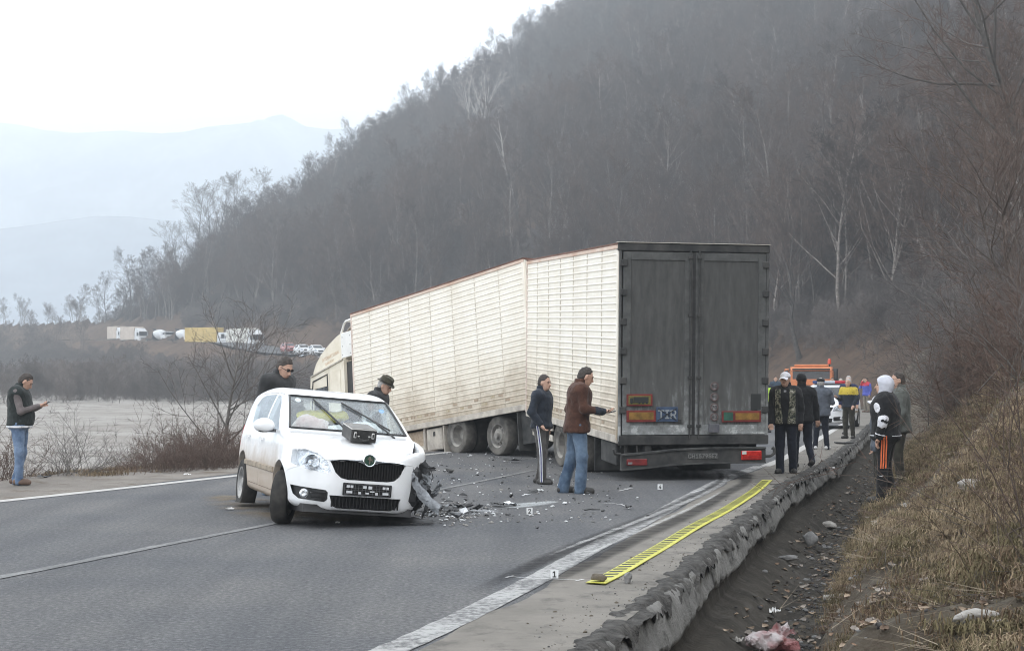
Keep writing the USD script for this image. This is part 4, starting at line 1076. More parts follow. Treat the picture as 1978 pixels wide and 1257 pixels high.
pl = part('plate_holder', box(.016, .545, .135, (px0, 0, .435), .006), black_gloss, carp, label='empty black number plate holder with pale square windows')
cells = []
for yy, zz, w, hh in [(-.215, .465, .035, .028), (-.175, .465, .03, .028), (-.20, .405, .065, .026), (-.03, .465, .04, .03), (.03, .462, .04, .032), (.0, .40, .04, .018), (-.085, .40, .03, .026), (.055, .42, .05, .014), (.105, .40, .03, .028), (.185, .465, .03, .026), (.225, .465, .028, .026), (.205, .405, .065, .026)]:
    cells.append(box(.004, w, hh, (px0 + .0095, yy, zz)))
part('plate_windows', cells, mat('plate_grey', (.55, .56, .58), rough=.6), pl.GetPrim(), kind='stuff')
rib = []
for yy in np.linspace(-.255, .255, 14): rib.append(box(.004, .004, .10, (px0 + .0085, yy, .435)))
for zz in (.375, .392, .43, .452, .49): rib.append(box(.0036, .51, .003, (px0 + .0085, 0, zz)))
part('plate_ribs', rib, mat('plate_dark_grey', (.10, .10, .105), rough=.5), pl.GetPrim(), kind='stuff')
# wipers
def ws_pt(y, z):
    xs_ = np.linspace(.1, 1.4, 800); f = CARF(np.stack([xs_, 0 * xs_ + y, 0 * xs_ + z], -1)); return np.array([xs_[f < 0].max() + .025, y, z])
for (ya, za), (yb, zb), (yc, zc) in [((.52, 1.0), (.30, 1.20), (.02, 1.36)), ((-.02, 1.02), (-.16, 1.20), (-.32, 1.38))]:
    wpr = part('wiper', tube([ws_pt(ya, za), ws_pt((ya + yb) / 2, (za + zb) / 2) + [.02, 0, .01], ws_pt(yb, zb) + [.012, 0, 0]], [.012, .010, .008], 6), black_plastic, carp)
    aa, cc = ws_pt(yb + (yb - yc) * .75, zb - (zc - zb) * .75), ws_pt(yc, zc)
    part('wiper_blade', tube([aa, ws_pt(yb, zb), cc], .011, 5), black_plastic, wpr.GetPrim())
# airbags, yellow vest, windscreen stickers, dark frame of the glass
def blob(c, r, k, seed): 
    return surfnet(lambda p: ellipsoid(p, c, r) + (meshkit.fbm(p * 7, 3, seed) - .5) * .10, np.array(c) - np.array(r) - .08, np.array(c) + np.array(r) + .08, .022, 1)
part('airbag', blob((.52, .30, 1.02), (.16, .21, .15), 0, 5), airbag, carp, smooth=True)
part('airbag', blob((.56, -.36, 1.04), (.17, .23, .15), 0, 6), airbag_pink, carp, smooth=True, label='driver airbag with a reddish stain')
part('airbag', blob((.62, .02, 1.0), (.12, .20, .10), 0, 7), airbag, carp, smooth=True)
part('safety_vest', blob((.10, -.12, 1.19), (.10, .32, .075), 0, 8), yellow_cloth, carp, smooth=True)
stick = mat('sticker_white', (.75, .80, .84), rough=.5); stickb = mat('sticker_blue', (.10, .32, .62), rough=.5)
for yy, zz, mm in ((-.50, 1.355, stick), (.50, 1.30, stickb)):
    q = ws_pt(yy, zz); part('windscreen_sticker', moved(lathe([(0, .0), (.036, .0), (.036, -.003)], 16, 'x'), M4((q[0] - .045, yy, zz), ry=-.9)), mm, carp)
fra = [(ws_pt(y, z) + [-.006, 0, 0]) for y, z in [(-.60, 1.03), (0, 1.03), (.60, 1.03)]]
part('windscreen_seal', [tube([ws_pt(y, 1.035) + [-.012, 0, 0] for y in np.linspace(-.68, .68, 15)], .016, 6), tube([ws_pt(y, 1.405) + [-.015, 0, 0] for y in np.linspace(-.58, .58, 13)], .014, 6)] + [tube([ws_pt(s * np.interp(z, [1.03, 1.405], [.69, .59]), z) + [-.015, 0, 0] for z in np.linspace(1.035, 1.405, 9)], .014, 6) for s in (1, -1)], black_plastic, carp, smooth=True)
# sill dirt strip, underbody, and the torn metal of the crushed corner
part('undertray', hull([(x, y, z) for x, z in ((1.98, .16), (1.2, .12), (1.2, .22), (1.95, .24)) for y in (-.66, .55)]), black_plastic, carp)
r = np.random.default_rng(21)
scrap = [mat('scrap_black', (.010, .010, .011), (.04, .04, .042), rough=.6, scale=9.), mat('scrap_metal', (.08, .085, .09), (.26, .27, .285), rough=.45, metal=.7, scale=8., bump=.5), mat('scrap_white', (.60, .62, .64), (.78, .79, .80), rough=.5, scale=6.)]
def scrap_sheet(seed, L, W, curl=1.0):
    r = np.random.default_rng(seed)
    u, v = np.linspace(-.5, .5, 9), np.linspace(-.5, .5, 6)
    U, V = np.meshgrid(u, v, indexing='ij')
    Z = (meshkit.fbm(np.stack([U * 3 + seed, V * 3, 0 * U], -1), 3, seed) - .5) * curl * .5 * W + .25 * curl * L * U ** 2 * r.choice([-1, 1])
    edge = 1 + (meshkit.noise(np.stack([U * 7, V * 7 + seed, 0 * U], -1), seed) - .5) * .5
    top = np.stack([U * L * edge, V * W * edge * (1 - .6 * (U + .5) * r.uniform(0, 1)), Z], -1)
    th = np.array([0, 0, .006])
    a, b = sheet(top), sheet(top - th, True)
    return trimesh.util.concatenate([a, b])
part('engine_bay', [box(.5, .30, .45, (1.72, .50, .50), .06), cyl((1.55, .55, .45), (1.85, .62, .42), .09, 12), box(.12, .9, .34, (1.90, .1, .50), .03)], scrap[0], carp, smooth=30)
for i in range(16):
    q = np.array([r.uniform(1.55, 2.05), r.uniform(.56, .74), r.uniform(.26, .72)])
    part('torn_panel', moved(scrap_sheet(30 + i, r.uniform(.14, .36), r.uniform(.07, .18), 1.3), M4(q, rz=r.uniform(-1, 1), ry=r.uniform(-1.2, 1.2), rx=r.uniform(.6, 2.4))), scrap[int(r.choice([0, 0, 0, 1]))], carp, smooth=40)
def ribbon(pts, widths, side, seed, th=.008, wav=.02):
    p = np.asarray(pts, float); n = 14
    u = np.linspace(0, len(p) - 1, n)
    c = np.stack([PchipInterpolator(np.arange(len(p)), p[:, k])(u) for k in range(3)], 1)
    w = np.interp(u, np.arange(len(p)), widths)
    sd = np.asarray(side, float); sd = sd / np.linalg.norm(sd)
    r = np.random.default_rng(seed)
    v = np.linspace(-.5, .5, 5)
    g = c[:, None, :] + (w[:, None] * v[None, :] + r.normal(size=(n, 5)) * .006)[..., None] * sd + r.normal(size=(n, 5, 3)) * wav * .35
    nrm = np.cross(np.gradient(c, axis=0), sd); nrm /= np.linalg.norm(nrm, axis=1, keepdims=True)
    g = g - (nrm[:, None, :] * (np.abs(v) ** 2 * .25)[None, :, None] * w[:, None, None])
    return trimesh.util.concatenate([sheet(g), sheet(g - nrm[:, None, :] * th, True)])
ICAR = np.linalg.inv(CAR)
def in_car(px, py, d): q = P(px, py, d); return (ICAR @ np.append(q, 1))[:3]
part('torn_bumper_strip', ribbon([in_car(796, 905, 16.45), in_car(802, 935, 16.4), in_car(822, 962, 16.3), in_car(848, 985, 16.2)], [.06, .13, .14, .10], (0, .25, 1), 5), scrap[1], carp, smooth=40, label='grey torn bumper beam hanging down to the road')
part('torn_arch_liner', ribbon([in_car(775, 880, 16.6), in_car(795, 905, 16.6), in_car(808, 940, 16.6), in_car(830, 962, 16.6)], [.10, .2, .26, .06], (.3, 1, .5), 6), scrap[0], carp, smooth=40)
part('torn_fin', ribbon([in_car(815, 962, 16.5), in_car(832, 958, 16.5), in_car(843, 945, 16.5), in_car(849, 928, 16.5)], [.12, .10, .06, .015], (0, 1, .3), 7), scrap[1], carp, smooth=40)
part('loose_wire', tube([(1.7, .68, .78), (1.72, .80, .72), (1.74, .84, .60), (1.74, .78, .52), (1.72, .72, .50)], .006, 5), scrap[0], carp, smooth=True)
part('splitter', moved(scrap_sheet(95, .62, .24, .2), M4((1.86, .55, .13), rz=1.4, rx=.25)), scrap[0], carp, smooth=40, label='black torn lower bumper flap resting on the road')
# dark hollow of the crushed corner
part('inner_wing', surfnet(lambda p: ellipsoid(p, (1.62, .60, .47), (.32, .16, .27)) + (meshkit.fbm(p * 8, 3, 3) - .5) * .16, (1.15, .3, .05), (2.1, .95, .95), .03, 1), scrap[0], carp, smooth=40)

# black photographer's case on the bonnet
hz = lambda x, y: max(z for z in np.linspace(.7, 1.1, 400) if CARF(np.array([[x, y, z]]))[0] < 0)
bx, by = 1.50, .0
slope = math.atan2(hz(bx - .15, by) - hz(bx + .15, by), .3)
CM = CAR @ M4((bx, by, hz(bx, by) + .014), ry=slope, rz=.08, s=.88)
case_leather = mat('case_black', (.012, .012, .012), (.035, .034, .033), rough=.45, scale=14., bump=.3, bscale=60., bdist=.004)
case_top = mat('case_top', (.07, .065, .058), (.13, .12, .105), rough=.4, scale=10.)
ct = thing('equipment_case', 'boxy black equipment case with metal clasps on the white bonnet', 'case', CM)
ctp = ct.GetPrim()
part('case_body', box(.40, .34, .165, (0, 0, .085), .012), case_leather, ctp)
part('lid', box(.385, .325, .012, (0, 0, .172), .005), case_top, ctp)
alu = mat('aluminium_edge', (.55, .54, .52), rough=.35, metal=.9)
for sy in (1, -1): part('edge_trim', box(.40, .012, .012, (0, sy * .166, .166), .003), alu, ctp)
part('edge_trim', box(.012, .33, .012, (.196, 0, .166), .003), alu, ctp)
for sy in (-.118, .118):
    c_ = part('clasp', box(.014, .040, .075, (.205, sy, .095), .012), alu, ctp)
    part('clasp_slot', box(.006, .020, .045, (.212, sy, .095), .006), case_leather, c_.GetPrim())
part('handle', tube([(.203, -.065, .08), (.222, -.06, .05), (.226, 0, .035), (.222, .06, .05), (.203, .065, .08)], [.008, .011, .013, .011, .008], 8), case_leather, ctp, smooth=True)
for sy in (-.07, .07): part('handle_mount', box(.012, .03, .018, (.204, sy, .082), .004), alu, ctp)
# ---------------------------------------------------------------- the wrecked lorry and its trailer
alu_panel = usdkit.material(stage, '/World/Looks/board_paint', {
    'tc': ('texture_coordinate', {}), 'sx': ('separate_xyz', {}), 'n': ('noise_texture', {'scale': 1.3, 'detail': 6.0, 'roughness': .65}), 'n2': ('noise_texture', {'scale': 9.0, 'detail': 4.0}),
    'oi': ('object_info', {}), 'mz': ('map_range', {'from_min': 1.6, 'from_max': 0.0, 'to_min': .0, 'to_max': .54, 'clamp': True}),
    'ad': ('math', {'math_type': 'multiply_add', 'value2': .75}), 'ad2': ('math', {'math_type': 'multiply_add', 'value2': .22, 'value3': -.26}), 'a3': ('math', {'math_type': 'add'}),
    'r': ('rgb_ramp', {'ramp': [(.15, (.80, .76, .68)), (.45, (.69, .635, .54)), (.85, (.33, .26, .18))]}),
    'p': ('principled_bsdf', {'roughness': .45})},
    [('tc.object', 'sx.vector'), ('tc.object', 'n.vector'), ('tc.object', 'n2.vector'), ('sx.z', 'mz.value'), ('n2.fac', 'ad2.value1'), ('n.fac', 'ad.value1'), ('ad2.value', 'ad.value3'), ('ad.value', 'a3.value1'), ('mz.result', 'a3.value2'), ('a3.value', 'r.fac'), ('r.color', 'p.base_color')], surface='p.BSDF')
rail = mat('floor_rail', (.30, .27, .235), (.50, .46, .40), rough=.6, scale=4.)
rust_trim = mat('rust_trim', (.50, .34, .26), (.62, .52, .45), rough=.8, scale=2.)
MAT['roof_dark'] = mat('roof_rust', (.10, .045, .03), (.20, .10, .075), rough=.8, scale=3.)
frame_dark = mat('chassis', (.018, .019, .020), (.06, .058, .055), rough=.85, scale=4.)
flap_dark = mat('mud_flap', (.02, .021, .022), (.075, .075, .072), rough=.9, scale=3.)
door_dark = usdkit.material(stage, '/World/Looks/door_grime', {
    'tc': ('texture_coordinate', {}), 'sx': ('separate_xyz', {}), 'mp': ('mapping', {'scale': (1, 5, 1.0)}), 'n': ('noise_texture', {'scale': 2.2, 'detail': 6.0, 'roughness': .65}), 'n2': ('noise_texture', {'scale': 60.0, 'detail': 3.0}),
    'mz': ('map_range', {'from_min': 1.35, 'from_max': .1, 'to_min': 0.0, 'to_max': .34, 'clamp': True}), 'a': ('math', {'math_type': 'add'}), 'b': ('math', {'math_type': 'multiply_add', 'value2': .18}),
    'r': ('rgb_ramp', {'ramp': [(.40, (.050, .050, .049)), (.66, (.073, .073, .071)), (.84, (.090, .090, .088)), (.98, (.16, .165, .165))]}), 'p': ('principled_bsdf', {'roughness': .75, 'specular_ior_level': .3})},
    [('tc.object', 'sx.vector'), ('tc.object', 'mp.vector'), ('mp.vector', 'n.vector'), ('tc.object', 'n2.vector'), ('sx.z', 'mz.value'), ('mz.result', 'a.value1'), ('n.fac', 'a.value2'), ('n2.fac', 'b.value1'), ('a.value', 'b.value3'), ('b.value', 'r.fac'), ('r.color', 'p.base_color')], surface='p.BSDF')
door_frame = usdkit.material(stage, '/World/Looks/door_frame_grime', {
    'tc': ('texture_coordinate', {}), 'sx': ('separate_xyz', {}), 'n': ('noise_texture', {'scale': 5., 'detail': 6.0, 'roughness': .7}),
    'mz': ('map_range', {'from_min': 1.3, 'from_max': .05, 'to_min': -.06, 'to_max': .42, 'clamp': True}), 'a': ('math', {'math_type': 'add'}),
    'r': ('rgb_ramp', {'ramp': [(.35, (.062, .063, .062)), (.7, (.115, .117, .115)), (.95, (.26, .27, .27)), (1.0, (.42, .43, .43))]}), 'p': ('principled_bsdf', {'roughness': .7, 'specular_ior_level': .3})},
    [('tc.object', 'sx.vector'), ('tc.object', 'n.vector'), ('sx.z', 'mz.value'), ('mz.result', 'a.value1'), ('n.fac', 'a.value2'), ('a.value', 'r.fac'), ('r.color', 'p.base_color')], surface='p.BSDF')
red_tape = mat('reflex_red', (.11, .016, .016), (.20, .028, .025), rough=.5, scale=8.); amber_tape = mat('reflex_amber', (.13, .075, .016), (.26, .14, .03), rough=.5, scale=9.)
blue_plate = mat('plate_blue', (.03, .05, .095), (.05, .08, .14), rough=.5, scale=9.); plate_pale = mat('letters_pale', (.17, .19, .21), (.27, .29, .31), rough=.6, scale=12.); green_plate = mat('plate_green', (.015, .06, .045), (.03, .10, .07), rough=.5, scale=12.)
olive_tape = mat('reflex_olive', (.10, .085, .025), (.18, .15, .04), rough=.5, scale=12.); mark_dark = mat('mark_dark', (.02, .022, .022), rough=.6)
ring_pale = mat('sticker_grey', (.16, .15, .15), (.26, .25, .25), rough=.6, scale=20.); ring_red = mat('sticker_red', (.085, .048, .046), rough=.6)

def text_on(text, height, depth=.004, bold=True):
    """lettering in the local y-z plane of a face that looks to -x, readable from behind; centred"""
    m = meshkit.text_mesh(text, height, depth, bold)
    c = m.bounds.mean(0); m.apply_translation([-c[0], -c[1], 0])
    v = m.vertices
    m.vertices = np.stack([-v[:, 2], -v[:, 0], v[:, 1]], 1)      # reads towards -y seen from behind; thickness towards -x
    if m.volume < 0: m.invert()
    return m

def box_body(t, L, H, W=2.54, pitch=.112, bays=8, detail_seams=True):
    """a box of ribbed boards: x from 0 (rear) to L, floor at z 0, left side at +y"""
    tp = t.GetPrim()
    y = W / 2
    nb = int(H / pitch)
    pt = H / nb
    for k in range(nb):
        z = k * pt
        prof = [(y - .03, z), (y - .004, z), (y - .004, z + pt * .60), (y + .001, z + pt * .66), (y + .008, z + pt * .74), (y + .008, z + pt * .84), (y + .001, z + pt * .92), (y - .004, z + pt - .002), (y - .03, z + pt - .002)]
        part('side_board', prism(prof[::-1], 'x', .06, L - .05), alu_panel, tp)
    for k in range(1, bays):
        x = L * k / bays
        part('seam_strip', b2((x - .0035, y - .006, .01), (x + .0035, y + .0065, H - .02)), MAT['seam_light'], tp)
    part('inner_wall', b2((.05, y - .06, 0), (L - .04, y - .032, H)), MAT['seam'], tp)
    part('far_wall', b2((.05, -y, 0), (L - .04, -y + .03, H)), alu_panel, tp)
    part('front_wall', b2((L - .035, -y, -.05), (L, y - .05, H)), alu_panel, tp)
    part('corner_post', b2((L - .05, y - .06, -.05), (L + .012, y + .014, H + .01), .012), MAT['post_pink'], tp)
    part('rear_post', b2((-.02, y - .06, -.08), (.06, y + .012, H + .01), .010), alu_panel, tp)
    part('roof', b2((-.02, -y, H + .016), (L, y + .018, H + .045)), MAT['roof_dark'], tp)
    part('roof_edge', b2((-.02, y - .02, H - .05), (L + .01, y + .016, H + .014), .006), rust_trim, tp)
    part('floor_rail', b2((-.02, y - .07, -.13), (L, y + .006, -.003), .008), rail, tp)
    part('floor', b2((0, -y, -.10), (L, y - .08, -.004)), frame_dark, tp)
    r = np.random.default_rng(8)
    dirty = [MAT['patch_a'], MAT['patch_b']]
    for k in range(int(L / .30)):    # old reflector plates and worn patches along the lower boards
        x = .12 + k * .30 + r.uniform(0, .05)
        if r.uniform() < .72:
            z = pt * r.choice([1, 1, 1, 2]) + .012
            part('reflector_patch', b2((x, y - .003, z), (x + r.uniform(.13, .24), y + .0015, z + pt * .50)), dirty[int(r.integers(0, 2))], tp)
    return pt
MAT['seam_light'] = mat('seam_light', (.46, .42, .35), (.60, .56, .48), rough=.6, scale=5.)
MAT['seam'] = mat('seam_metal', (.36, .335, .29), (.52, .49, .43), rough=.6, scale=5.)
MAT['post_pink'] = mat('post_pinkish', (.50, .40, .35), (.66, .56, .50), rough=.6, scale=3.)
MAT['patch_a'] = mat('patch_brown', (.26, .20, .14), (.40, .32, .24), rough=.8, scale=14.); MAT['patch_b'] = mat('patch_ochre', (.34, .27, .17), (.46, .40, .30), rough=.8, scale=14.)

def put_wheel(tp, local, world_m, ground, r=.42, w=.30, hub='deep', rz=0.0, name='wheel', dual=False, sgn=1, mat_t=None, holes=10):
    """a truck wheel whose tyre stands on the ground: local x, y on the vehicle; found height"""
    q = world_m @ np.array([local[0], local[1], 0, 1])
    ax = np.linalg.inv(world_m)
    zc = ground(q[0], q[1]) + r
    c = ax @ np.array([q[0], q[1], zc, 1])
    # straight down in world leans a little in the vehicle; good enough for a tyre
    ty, rm = wheel(r, w, .60, holes, hub)
    m = M4(c[:3], rz=rz + (0 if sgn > 0 else math.pi))
    wt = UsdGeom.Xform.Define(stage, path_of(name, tp)); set_m(wt.GetPrim(), m)
    part('tyre', ty, mat_t or tyre_dusty, wt.GetPrim(), smooth=40); part('rim', rm, MAT['truck_rim'], wt.GetPrim(), smooth=40)
    if dual:
        part('inner_tyre', moved(ty, M4((0, -w * 1.12, 0))), rubber, wt.GetPrim(), smooth=40)
    return c
MAT['truck_rim'] = mat('truck_rim', (.13, .125, .12), (.30, .285, .26), rough=.8, scale=5., metal=.2)

TRAILER = M4((2.91, 24.05, -.20), rz=1.773) @ M4(ry=-.04) @ M4((0, 0, .93))
tr = thing('box_trailer', 'dirty cream box trailer with dark double rear doors standing across the road', 'trailer', TRAILER)
tp = tr.GetPrim()
HT = 3.03
box_body(tr, 6.9, HT, bays=7)
yw = 1.27
# the rear: frame, two doors with raised borders, hinges, locking bars, plates
part('rear_frame', [b2((-.05, -yw - .005, -.10), (.05, -yw + .05, HT + .03), .008), b2((-.05, yw - .055, -.10), (.045, yw - .012, HT), .008)], door_frame, tp)
part('rear_header', b2((-.06, -yw - .01, HT - .085), (.06, yw + .012, HT + .045), .014), frame_dark, tp)
part('header_cap', b2((-.075, -yw - .015, HT + .048), (.06, yw + .015, HT + .058)), MAT['seam'], tp)
part('rear_sill', b2((-.06, -yw - .01, -.16), (.06, yw - .02, -.005), .012), frame_dark, tp)
for sgn, nm in ((1, 'left'), (-1, 'right')):
    y0, y1 = (.035, yw - .075) if sgn > 0 else (-yw + .055, -.02)
    d = part('rear_door', b2((-.045, y0, .005), (-.01, y1, HT - .095)), door_dark, tp, label='dark grimy rear door with a pictogram plate' if sgn > 0 else 'dark grimy rear door with round speed stickers')
    dp = d.GetPrim()
    for a, b in [((y0, .005), (y0 + .13, HT - .095)), ((y1 - .13, .005), (y1, HT - .095)), ((y0 + .13, HT - .225), (y1 - .13, HT - .095)), ((y0 + .13, .005), (y1 - .13, .16))]:
        part('border', b2((-.058, a[0], a[1]), (-.045, b[0], b[1]), .004), door_frame, dp)
    for k in range(6):
        z = .35 + k * .47
        yy = y1 if sgn > 0 else y0
        part('hinge', b2((-.085, yy - (.06 if sgn > 0 else .05), z), (-.045, yy + (.05 if sgn > 0 else .06), z + .11), .010), frame_dark, dp)
    lb = part('locking_bar', cyl((-.075, (.075 if sgn > 0 else -.075), -.06), (-.075, (.075 if sgn > 0 else -.075), HT - .06), .015, 8), frame_dark, dp)
    parts('bar_guide', [b2((-.095, (.04 if sgn > 0 else -.11), z), (-.058, (.11 if sgn > 0 else -.04), z + .05), .006) for z in (.12, .9, 1.9, HT - .2)], frame_dark, dp)
part('door_seal', b2((-.052, -.019, .0), (-.03, .034, HT - .095)), black_plastic, tp)
def plate(name, y0, y1, z0, z1, material, parent, x=-.066, th=.012): return part(name, b2((x - th, min(y0, y1), z0), (x, max(y0, y1), z1), .003), material, parent)
# door faces to -x; +y is the left of the picture
p1 = plate('marker_plate', 1.13, .70, .47, .66, red_tape, tp); plate('amber_field', 1.10, .73, .495, .635, olive_tape, p1.GetPrim(), -.078, .004)
lor = [b2((-.090, .77, .545), (-.082, 1.02, .615)), b2((-.090, 1.03, .54), (-.082, 1.075, .595)), b2((-.090, .77, .525), (-.082, 1.075, .54))] + [moved(lathe([(0, -.0875), (.018, -.0875), (.018, -.082)], 10, 'x'), M4((0, y, .522))) for y in (.80, .86, .92, 1.05)]
part('lorry_pictogram', lor, mark_dark, p1.GetPrim())
p2 = plate('reflector_plate', 1.13, .645, .215, .40, red_tape, tp); plate('amber_field', 1.09, .68, .25, .37, amber_tape, p2.GetPrim(), -.078, .004)
p3 = plate('tir_plate', .635, .275, .215, .455, blue_plate, tp); part('letters', moved(text_on('TIR', .135), M4((-.082, .455, .335))), plate_pale, p3.GetPrim())
for a, b in (((.61, .43), (.30, .24)), ((.30, .43), (.61, .24))): part('cross_stroke', tube([(-.088, a[0], a[1]), (-.088, b[0], b[1])], .006, 5), mark_dark, p3.GetPrim())
plate('latch_block', .27, .21, .195, .25, frame_dark, tp)
p4 = plate('reflector_plate', -.47, -1.14, .205, .385, red_tape, tp); plate('green_field', -.50, -.66, .225, .365, green_plate, p4.GetPrim(), -.078, .004); plate('amber_field', -.70, -1.11, .24, .35, amber_tape, p4.GetPrim(), -.078, .004)
plate('dark_patch', -.97, -1.14, .40, .66, mark_dark, tp, -.060, .003)
plate('letter_box', -.245, -.42, .04, .175, mat('grey_box', (.07, .07, .085), (.13, .13, .14), rough=.6, scale=9.), tp, -.07, .04)
for z, tx in ((.29, '80'), (.445, '70'), (.61, '90'), (.785, '50')):
    pp = part('speed_sticker', moved(lathe([(0, -.068), (.070, -.068), (.070, -.060)], 24, 'x'), M4((0, -.345, z))), ring_pale, tp)
    part('ring', moved(lathe([(.052, -.0715), (.068, -.0715), (.068, -.0685), (.052, -.0685), (.052, -.0715)], 24, 'x'), M4((0, -.345, z))), ring_red, pp.GetPrim())
    part('digits', moved(text_on(tx, .055, .002), M4((-.070, -.345, z))), mark_dark, pp.GetPrim())
# bent underrun bar with lamps, number plate, chassis
bar = np.array([[-.10, y, z] for y, z in [(1.22, -.42), (.8, -.39), (.35, -.345), (-.2, -.325), (-.7, -.325), (-1.20, -.325)]])
def bar_mesh(h0, h1, d0, d1):
    gsec = [(d0, h0), (d1, h0), (d1, h1), (d0, h1), (d0, h0)]
    g = np.array([[(b[0] + a, b[1], b[2] + h) for a, h in gsec] for b in bar])
    m = sheet(g); caps = [hull(np.vstack([g[0], g[0] + [0, .004, 0]])), hull(np.vstack([g[-1], g[-1] - [0, .004, 0]]))]
    return [m] + caps
ub = part('underrun_bar', bar_mesh(-.11, .10, -.03, .05), frame_dark, tp, label='bent black underrun bar')
part('bar_flange', bar_mesh(.10, .125, -.05, .06) + bar_mesh(-.135, -.11, -.05, .06), flap_dark, ub.GetPrim())
lampr = part('tail_lamp', b2((-.155, -1.13, -.405), (-.128, -.78, -.255), .012), red_lens, tp); part('reversing_lens', b2((-.160, -.865, -.315), (-.154, -.79, -.262), .003), mat('clear_lens', (.55, .58, .55), rough=.2), lampr.GetPrim()); parts('lens_rib', [b2((-.159, -1.12, z), (-.1545, -.80, z + .006)) for z in (-.38, -.35)], red_tape, lampr.GetPrim())
lampl = part('tail_lamp', b2((-.150, .80, -.475), (-.128, 1.14, -.37), .012), mat('red_lens_dusty', (.09, .016, .017), (.20, .026, .026), rough=.35, scale=8.), tp, label='dusty broken tail lamp'); part('reversing_lens', b2((-.156, 1.05, -.455), (-.149, 1.12, -.42), .003), ring_pale, lampl.GetPrim())
npl = part('number_plate', b2((-.140, -.38, -.385), (-.131, .12, -.285), .003), mat('plate_soiled', (.035, .036, .036), (.075, .075, .072), rough=.7, scale=14.), tp)
part('plate_characters', moved(text_on('CH1579SEZ', .062), M4((-.142, -.13, -.335))), mat('plate_faint', (.17, .17, .165), rough=.7), npl.GetPrim())
part('hook', tube([(-.05, -1.2, -.36), (-.08, -1.31, -.35), (-.08, -1.37, -.31), (-.08, -1.37, -.24), (-.08, -1.34, -.215)], [.022, .022, .026, .026, .034], 8), frame_dark, tp, smooth=True)
part('side_hook', tube([(-.05, 1.22, -.30), (-.08, 1.32, -.29), (-.08, 1.34, -.22)], .024, 8), frame_dark, tp, smooth=True)
for y in (.45, -.45): part('chassis_beam', b2((.05, y - .05, -.42), (6.6, y + .05, -.11)), frame_dark, tp)
parts('cross_member', [b2((x, -1.15, -.22), (x + .08, 1.15, -.11)) for x in (.15, 1.2, 3.3, 5.0, 6.3)], frame_dark, tp)
parts('bar_bracket', [b2((-.02, y - .05, -.42), (.35, y + .05, -.12)) for y in (.75, -.85)], frame_dark, tp)
parts('stay', [cyl((-.02, .95, -.12), (-.06, .93, -.36), .014, 6), cyl((.1, -.55, -.36), (.02, -.78, -.13), .014, 6), cyl((.05, 1.1, -.1), (.05, 1.1, -.5), .03, 6)], frame_dark, tp)
part('under_box', b2((.35, .55, -.52), (1.3, 1.18, -.14), .02), flap_dark, tp)
for x in (1.55, 3.35): 
    for y in (.88, -.88): part('mudguard', b2((x, y - .34, -.72 if x < 2 else -.6), (x + .03, y + .34, -.12), .008), flap_dark, tp)
flat_g = lambda x, y: 0.0
for x, st in ((2.55, 0), (4.05, .10)):
    for sgn in (1, -1): put_wheel(tp, (x, sgn * 1.09), TRAILER, flat_g, .42, .30, 'deep', rz=st, sgn=sgn, dual=True)
parts('axle', [cyl((x, -1.0, -.42), (x, 1.0, -.42), .07, 10) for x in (2.55, 4.05)], frame_dark, tp)
for k in range(2): part('underride_rail', b2((4.65, yw - .06, -.48 + k * .2), (6.4, yw - .03, -.36 + k * .2), .008), rail, tp)
part('drawbar', hull([(6.6, .4, -.38), (6.6, -.4, -.38), (7.4, 0, -.42), (6.6, .4, -.26), (6.6, -.4, -.26), (7.4, 0, -.32)]), frame_dark, tp)

# ---- the lorry in front, nose down off the road's edge
LORRY = M4((1.44, 31.39, 1.13), rz=2.1812) @ M4(rx=.0133, ry=.1196)
lo_ = thing('lorry', 'cream box lorry jackknifed off the left road edge, its cab nose down', 'lorry', LORRY)
lp = lo_.GetPrim()
LL, LH = 7.5, 3.0
box_body(lo_, LL, LH, bays=8)
part('rear_wall', b2((-.01, -yw, -.05), (.02, yw - .07, LH)), alu_panel, lp)
cream = mat('cab_cream', (.66, .60, .48), (.76, .71, .60), rough=.4, scale=3., coat=.3)
for y in (.45, -.45): part('chassis_beam', b2((.1, y - .05, -.42), (9.2, y + .05, -.12)), frame_dark, lp)
lg = lambda x, y: 0.0
put_wheel(lp, (1.30, 1.09), LORRY, lg, .425, .30, 'out', sgn=1); put_wheel(lp, (1.30, -1.09), LORRY, lg, .425, .30, 'out', sgn=-1)
put_wheel(lp, (2.92, 1.09), LORRY, lambda x, y: -.03, .425, .30, 'deep', sgn=1, dual=True); put_wheel(lp, (2.92, -1.09), LORRY, lg, .425, .30, 'deep', sgn=-1, dual=True)
parts('axle', [cyl((1.30, -1, -.55), (1.30, 1, -.55), .08, 10), cyl((2.92, -1, -.42), (2.92, 1, -.42), .08, 10)], frame_dark, lp)
part('rear_mudflap', b2((.55, .75, -.95), (.58, 1.25, -.14), .008), flap_dark, lp); part('side_skirt_panel', b2((.02, 1.12, -.82), (.54, 1.16, -.14), .006), flap_dark, lp)
part('mud_flap', b2((3.48, .80, -.80), (3.51, 1.24, -.14), .006), rail, lp)
tb = part('tool_locker', b2((3.62, .60, -.66), (4.28, 1.20, -.16), .02), rail, lp); part('locker_latch', b2((3.90, 1.20, -.34), (3.98, 1.215, -.24), .004), frame_dark, tb.GetPrim())
fr_ = part('side_locker', b2((4.50, .60, -.60), (5.35, 1.14, -.16), .02), MAT['patch_a'], lp); parts('locker_frame', [b2((4.42, 1.10, -.66), (5.4, 1.18, -.52), .01), b2((4.36, 1.08, -.66), (4.44, 1.2, -.12), .01)], rail, fr_.GetPrim())
part('fuel_tank', moved(cyl((5.5, .85, -.45), (6.7, .85, -.45), .30, 20), np.eye(4)), MAT['seam'], lp, smooth=30)
